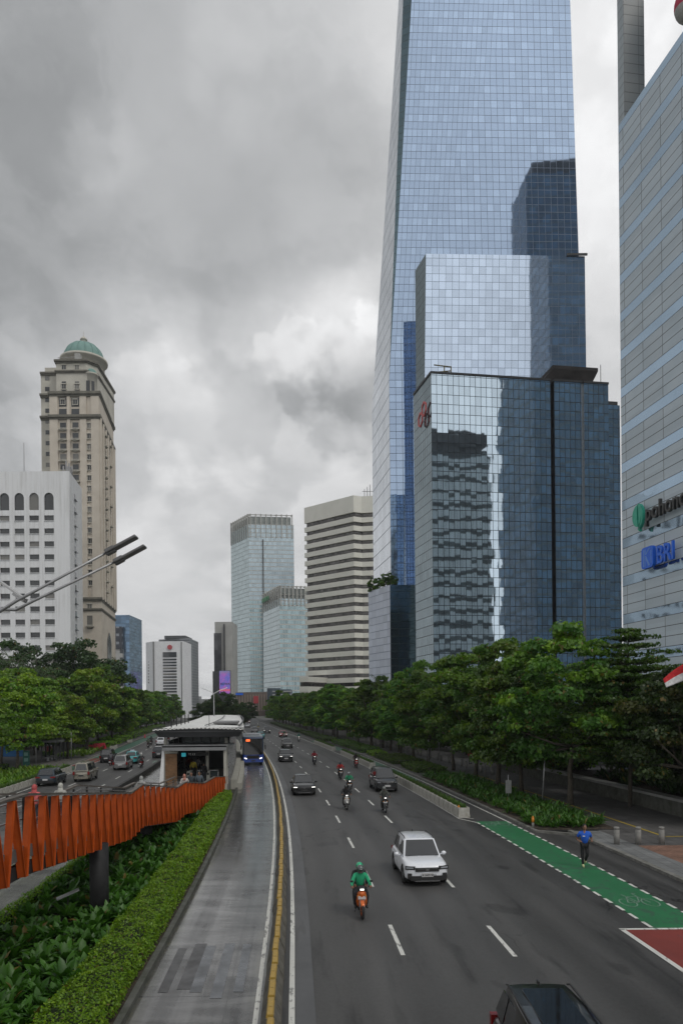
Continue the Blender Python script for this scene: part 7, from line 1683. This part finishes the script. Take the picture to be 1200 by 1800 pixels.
x_, y_ = G(852, 1368); pole(x_, y_, 3.4, 'slim dark pole among bollards behind the plant bed')
for (px, py, h_, lb) in ((108, 1322, 3.9, 'pole with a white lamp cap behind the bus shelter'),): x_, y_ = G(px, py); pole(x_, y_ * 1.0, h_, lb, cap=True)
for (px, py, h_, lb) in ((64, 1345, 3.6, 'slim grey pole left of the bus shelter'), (126, 1338, 3.8, 'slim pole right of the bus shelter'), (145, 1316, 3.6, 'slim pole behind the left plant bed'), (210, 1296, 3.4, 'slim pole near the distant left hedges')):
    x_, y_ = G(px, py); pole(x_, y_, h_, lb)
for k in range(12):
    Y = 92 + k * 17; pole(R(Y) + 17.6 + random.uniform(-.5, .5), Y, 3.4, 'one of the slim grey poles standing under the trees on the right footpath', group=PG)
# square sign on a post in the plant bed
x_, y_ = G(893, 1411); o = empty('post_sign', (x_, y_, .12), 0, 'small blank square sign on a thin post in the plant bed', 'sign'); mb = MB(); mb.tube([(0, 0, 0), (0, 0, 1.9)], .03, 6); mb.build('post', M_galv, o); mb = MB(); mb.box((0, -.05, 1.05), (.42, .03, .95)); mb.build('panel', mat('sign_back', (.28, .29, .28), .6), o)
# orange marker posts
M_omk = mat('marker_orange', (.6, .22, .02), .5); 
for (px, py, lb) in ((936, 1459, 'orange topped marker post at the kerb in front of the plant bed'), (806, 1437, 'yellow banded marker at the near end of the white planters')):
    x_, y_ = G(px, py); o = empty('marker_post', (x_, y_, .03), 0, lb, 'marker post'); mb = MB(); mb.cyl((0, 0, .2), .07, .42, 12); mb.build('base', M_kerb, o); mb = MB(); mb.cyl((0, 0, .55), .075, .28, 12); mb.cyl((0, 0, .72), .05, .08, 10); mb.build('band', M_omk, o)
# bollards
def bollard_mesh():
    mb = MB(); mb.lathe([(.0, 0), (.14, 0), (.14, .72), (.115, .74), (.115, .76), (.14, .78), (.14, .84), (.12, .87), (.0, .88)], (0, 0, 0), 18); return mb.mesh(mat('bollard_stone', (.23, .225, .21), .7, var=.15, scale=3))
bmsh = bollard_mesh()
for i, px in enumerate((1083, 1121, 1162)):
    x_, y_ = G(px, 1484, .12); o = link('bollard', bmsh); o.location = (x_, y_, .12); tag(o, ['pale stone bollard nearest the strap-leaved plants, left of three', 'middle one of the three pale stone bollards, the brightest', 'stone bollard at the right edge, last of three'][i], 'bollard')
for k in range(26):
    Y = 74 + k * 2.6; o = link('bollard', bmsh); o.location = (R(Y) + (17.9 if k % 2 else 18.2), Y, .12); tag(o, 'one of the stone bollards in the row under the trees on the right plaza', 'bollard', 'bollards under the trees on the right')
# low wall with pale cap on the right
o = empty('low_wall', (P(21.3, 50).x, 50, 0), 0, 'low dark wall with a pale sloping cap behind the trees on the right', 'wall')
mb = MB(); mb.kerb(21.0, 21.5, 24, 78, 0, 1.05); mb.v = [tuple(Vector(v) - o.location) for v in mb.v]; mb.build('wall', M_kerbdark, o)
mb = MB(); mb.kerb(20.85, 21.65, 24, 78, 1.05, 1.22); mb.v = [tuple(Vector(v) - o.location) for v in mb.v]; mb.build('cap', mat('wall_cap', (.27, .27, .26), .6, var=.15, scale=.8), o)
sb = MB(); sb.strip(21.6, 40, 20, 70, .9); tag(sb.build('raised_ground', M_soil), kind='structure')
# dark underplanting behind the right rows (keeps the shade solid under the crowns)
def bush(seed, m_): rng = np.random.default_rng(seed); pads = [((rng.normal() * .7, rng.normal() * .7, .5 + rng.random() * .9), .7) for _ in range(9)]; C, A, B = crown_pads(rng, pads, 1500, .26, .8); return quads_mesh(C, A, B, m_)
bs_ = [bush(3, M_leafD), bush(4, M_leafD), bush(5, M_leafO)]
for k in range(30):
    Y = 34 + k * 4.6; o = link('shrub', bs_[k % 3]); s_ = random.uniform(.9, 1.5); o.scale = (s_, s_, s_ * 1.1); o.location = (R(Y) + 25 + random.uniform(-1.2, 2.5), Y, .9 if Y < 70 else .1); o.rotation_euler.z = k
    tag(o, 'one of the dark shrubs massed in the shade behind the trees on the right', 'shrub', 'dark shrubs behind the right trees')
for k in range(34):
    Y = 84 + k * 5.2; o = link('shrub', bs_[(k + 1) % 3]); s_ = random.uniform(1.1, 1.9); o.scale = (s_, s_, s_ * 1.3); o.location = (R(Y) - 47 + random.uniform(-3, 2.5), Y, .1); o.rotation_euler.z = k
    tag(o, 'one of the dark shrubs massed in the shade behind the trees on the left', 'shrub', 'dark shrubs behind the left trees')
# low pavilion wall behind right shrubs
o = empty('service_building', (30, 95, 0), 0, 'low grey building with dark openings mostly hidden behind the right trees', 'building')
mb = MB(); mb.prism([(26.5, 84), (46, 84), (44, 150), (16.6, 150)], 0, 4.2); rel(o, mb).build('wall', mat('grey_render', (.13, .13, .125), .8, var=.15, scale=.4), o)
for k in range(9): a = Vector((26.5, 84)).lerp(Vector((16.6, 150)), (k + .5) / 9); mb = MB(); mb.box((a.x - .03, a.y, 1.7), (.15, 4.5, 2.4), .15); rel(o, mb).build('opening', M_cglass, o)
# bus shelter on the left
x_, y_ = G(97, 1336, .12); o = empty('bus_shelter', (x_, y_, .12), heading(y_) + PI, 'small grey roofed bus shelter with a bench on the left footpath', 'bus shelter')
mb = MB(); mb.box((0, 0, 2.75), (2.6, 7.5, .16)); mb.box((0, 0, 2.62), (2.8, 7.7, .1)); mb.build('roof', M_canopy, o)
for y in (-3.2, -1, 1, 3.2):
    for x in (-.9, .9): mb = MB(); mb.box((x, y, 1.3), (.14, .14, 2.6)); mb.build('post', M_fas, o)
mb = MB(); mb.box((.95, 0, 1.5), (.05, 6.2, 1.9)); mb.build('back_panel', M_gl2, o); mb = MB(); mb.box((.4, 0, .48), (.45, 5.2, .08)); 
for y in (-2, 0, 2): mb.box((.4, y, .22), (.3, .08, .44))
mb.build('bench', M_galv, o)
# green sign post on the left bed, red barriers
x_, y_ = G(47, 1352, .12); o = empty('green_sign_post', (x_, y_, .12), 0, 'green sign panel with two pale squares in the left plant bed', 'sign'); mb = MB(); mb.box((0, 0, 1.3), (.75, .12, 1.7)); mb.cyl((0, 0, .3), .05, .6, 8); mb.build('panel', mat('dark_teal_panel', (.02, .14, .11), .5), o); mb = MB(); mb.box((0, -.065, 1.75), (.45, .02, .4)); mb.box((0, -.065, 1.1), (.45, .02, .4)); mb.build('symbols', mat('pale_teal', (.2, .4, .36), .5), o)
M_rb = mat('red_plastic', (.45, .02, .04), .45)
for i, (px, py) in enumerate(((164, 1320), (172, 1317), (181, 1316), (184, 1321))):
    x_, y_ = G(px, py, .1); o = empty('road_barrier', (x_, y_, .1), i * .7, 'red plastic road barrier, ' + ['leftmost of the cluster beyond the left plant bed', 'second from the left in the cluster beyond the left bed', 'back one of the cluster near the white planter', 'front right one of the cluster beside the white planter'][i], 'road barrier')
    mb = MB(); mb.prism([(-.75, -.22), (.75, -.22), (.75, .22), (-.75, .22)], 0, 1.0, 0, 0, [(-.7, -.08), (.7, -.08), (.7, .08), (-.7, .08)]); mb.build('shell', M_rb, o)
x_, y_ = G(255, 1297, .1); o = empty('traffic_cone', (x_, y_, .1), 0, 'small red cone at the far end of the left cycle lane', 'traffic cone'); mb = MB(); mb.lathe([(.28, 0), (.28, .05), (.2, .06), (.05, .9), (0, .92)], (0, 0, 0), 14); mb.build('cone', M_rb, o)
# blue hoarding behind the left trees
o = empty('blue_hoarding', (-55, 108, 0), 0, 'blue construction hoarding glimpsed behind the left trees', 'hoarding'); mb = MB(); mb.box((-55, 108, 2.6), (17, .2, 4.8)); rel(o, mb).build('panel', mat('hoarding_blue', (.02, .11, .28), .6, var=.15, scale=.4), o)
# red and white flag at the right edge
o = empty('flag', (21.7, 41, 0), 0, 'red and white flag hanging from an unseen pole at the right edge', 'flag'); mb = MB(); mb.tube([(21.7, 41, 0), (21.5, 41, 10.6)], .05, 8); rel(o, mb).build('pole', M_galv, o)
mb = MB(); nx_, nz_ = 18, 10
def fp3(i, j):
    s = i / nx_; t = j / nz_; x = 21.5 - 3.65 * s + .1 * t; top = 10.3 - .4 * s - 1.35 * s ** 1.5; return Vector((x, 41 + .16 * math.sin(s * 9 + t), top - 1.15 * (1 - .6 * s ** 3) * t - .08 * math.sin(s * 7)))
vs = [fp3(i, j) for j in range(nz_ + 1) for i in range(nx_ + 1)]; 
for j in range(nz_):
    mb.mesh_add(vs if j == 0 else [], [], 0)
for j in range(nz_):
    for i in range(nx_): a = j * (nx_ + 1) + i; mb.f.append((a, a + 1, a + nx_ + 2, a + nx_ + 1)); mb.m.append(0 if j < nz_ / 2 else 1); mb.uv.append(None); mb.sm.append(True)
rel(o, mb); me = mb.mesh([cloth((.50, .015, .02)), cloth((.6, .6, .6))]); me = applied(me, [('SOLIDIFY', dict(thickness=.01))]); link('cloth', me, o)
# red and white globe on the roof of the panel tower, cut by the frame
gp = pt(1208, 10, 71.5); o = empty('roof_globe', (gp.x, gp.y, 68.7), 0, 'red and white striped globe above the panelled tower at the top right corner', 'globe')
mb = MB(); rr = 1.25; n = 24
for i in range(14):
    for k in range(n):
        t0, t1 = PI * i / 14, PI * (i + 1) / 14; a0_, a1_ = 2 * PI * k / n, 2 * PI * (k + 1) / n
        q = [(rr * math.sin(t) * math.cos(a), rr * math.sin(t) * math.sin(a), (gp.z - 68.7) + rr * 1.25 * math.cos(t)) for t, a in ((t0, a0_), (t1, a0_), (t1, a1_), (t0, a1_))]; mb.face(q, 1 if i > 7 else 0, None, True)
mb.build('sphere', [cloth((.5, .05, .10)), cloth((.42, .42, .40))], o); mb = MB(); mb.tube([(.0, 0, 0), (0, 0, gp.z - 68.7 - rr)], .09, 6); mb.build('mast', M_galv, o)
# ground spotlight plate in the median
x_, y_ = G(120, 1590, .6); o = empty('flood_light', (x_, y_, 0), .4, 'thin pale tilted flood light plate among the median plants', 'flood light'); mb = MB(); mb.tube([(0, 0, .1), (0, 0, .85)], .02, 6); mb.build('stake', M_bpost, o); mb = MB(); mb.box((0, 0, .95), (.75, .3, .04), rot=Matrix.Rotation(-.35, 3, 'Y')); mb.build('plate', M_galv, o)

# ================================================================== the humid air
hz = MB(); hz.box2((-330, -60, -1.5), (330, 870, 262)); mh = bpy.data.materials.new('haze_air'); mh.use_nodes = True; mh.node_tree.nodes.clear(); hn = NT(mh.node_tree)
pv = hn.n('VolumePrincipled'); hn.put(pv, 'Color', (.80, .84, .88, 1)); hn.put(pv, 'Density', .00017); hn.put(pv, 'Anisotropy', .1); ho = hn.n('OutputMaterial'); mh.node_tree.links.new(pv.outputs[0], ho.inputs['Volume'])
tag(hz.build('haze', mh), kind='stuff')
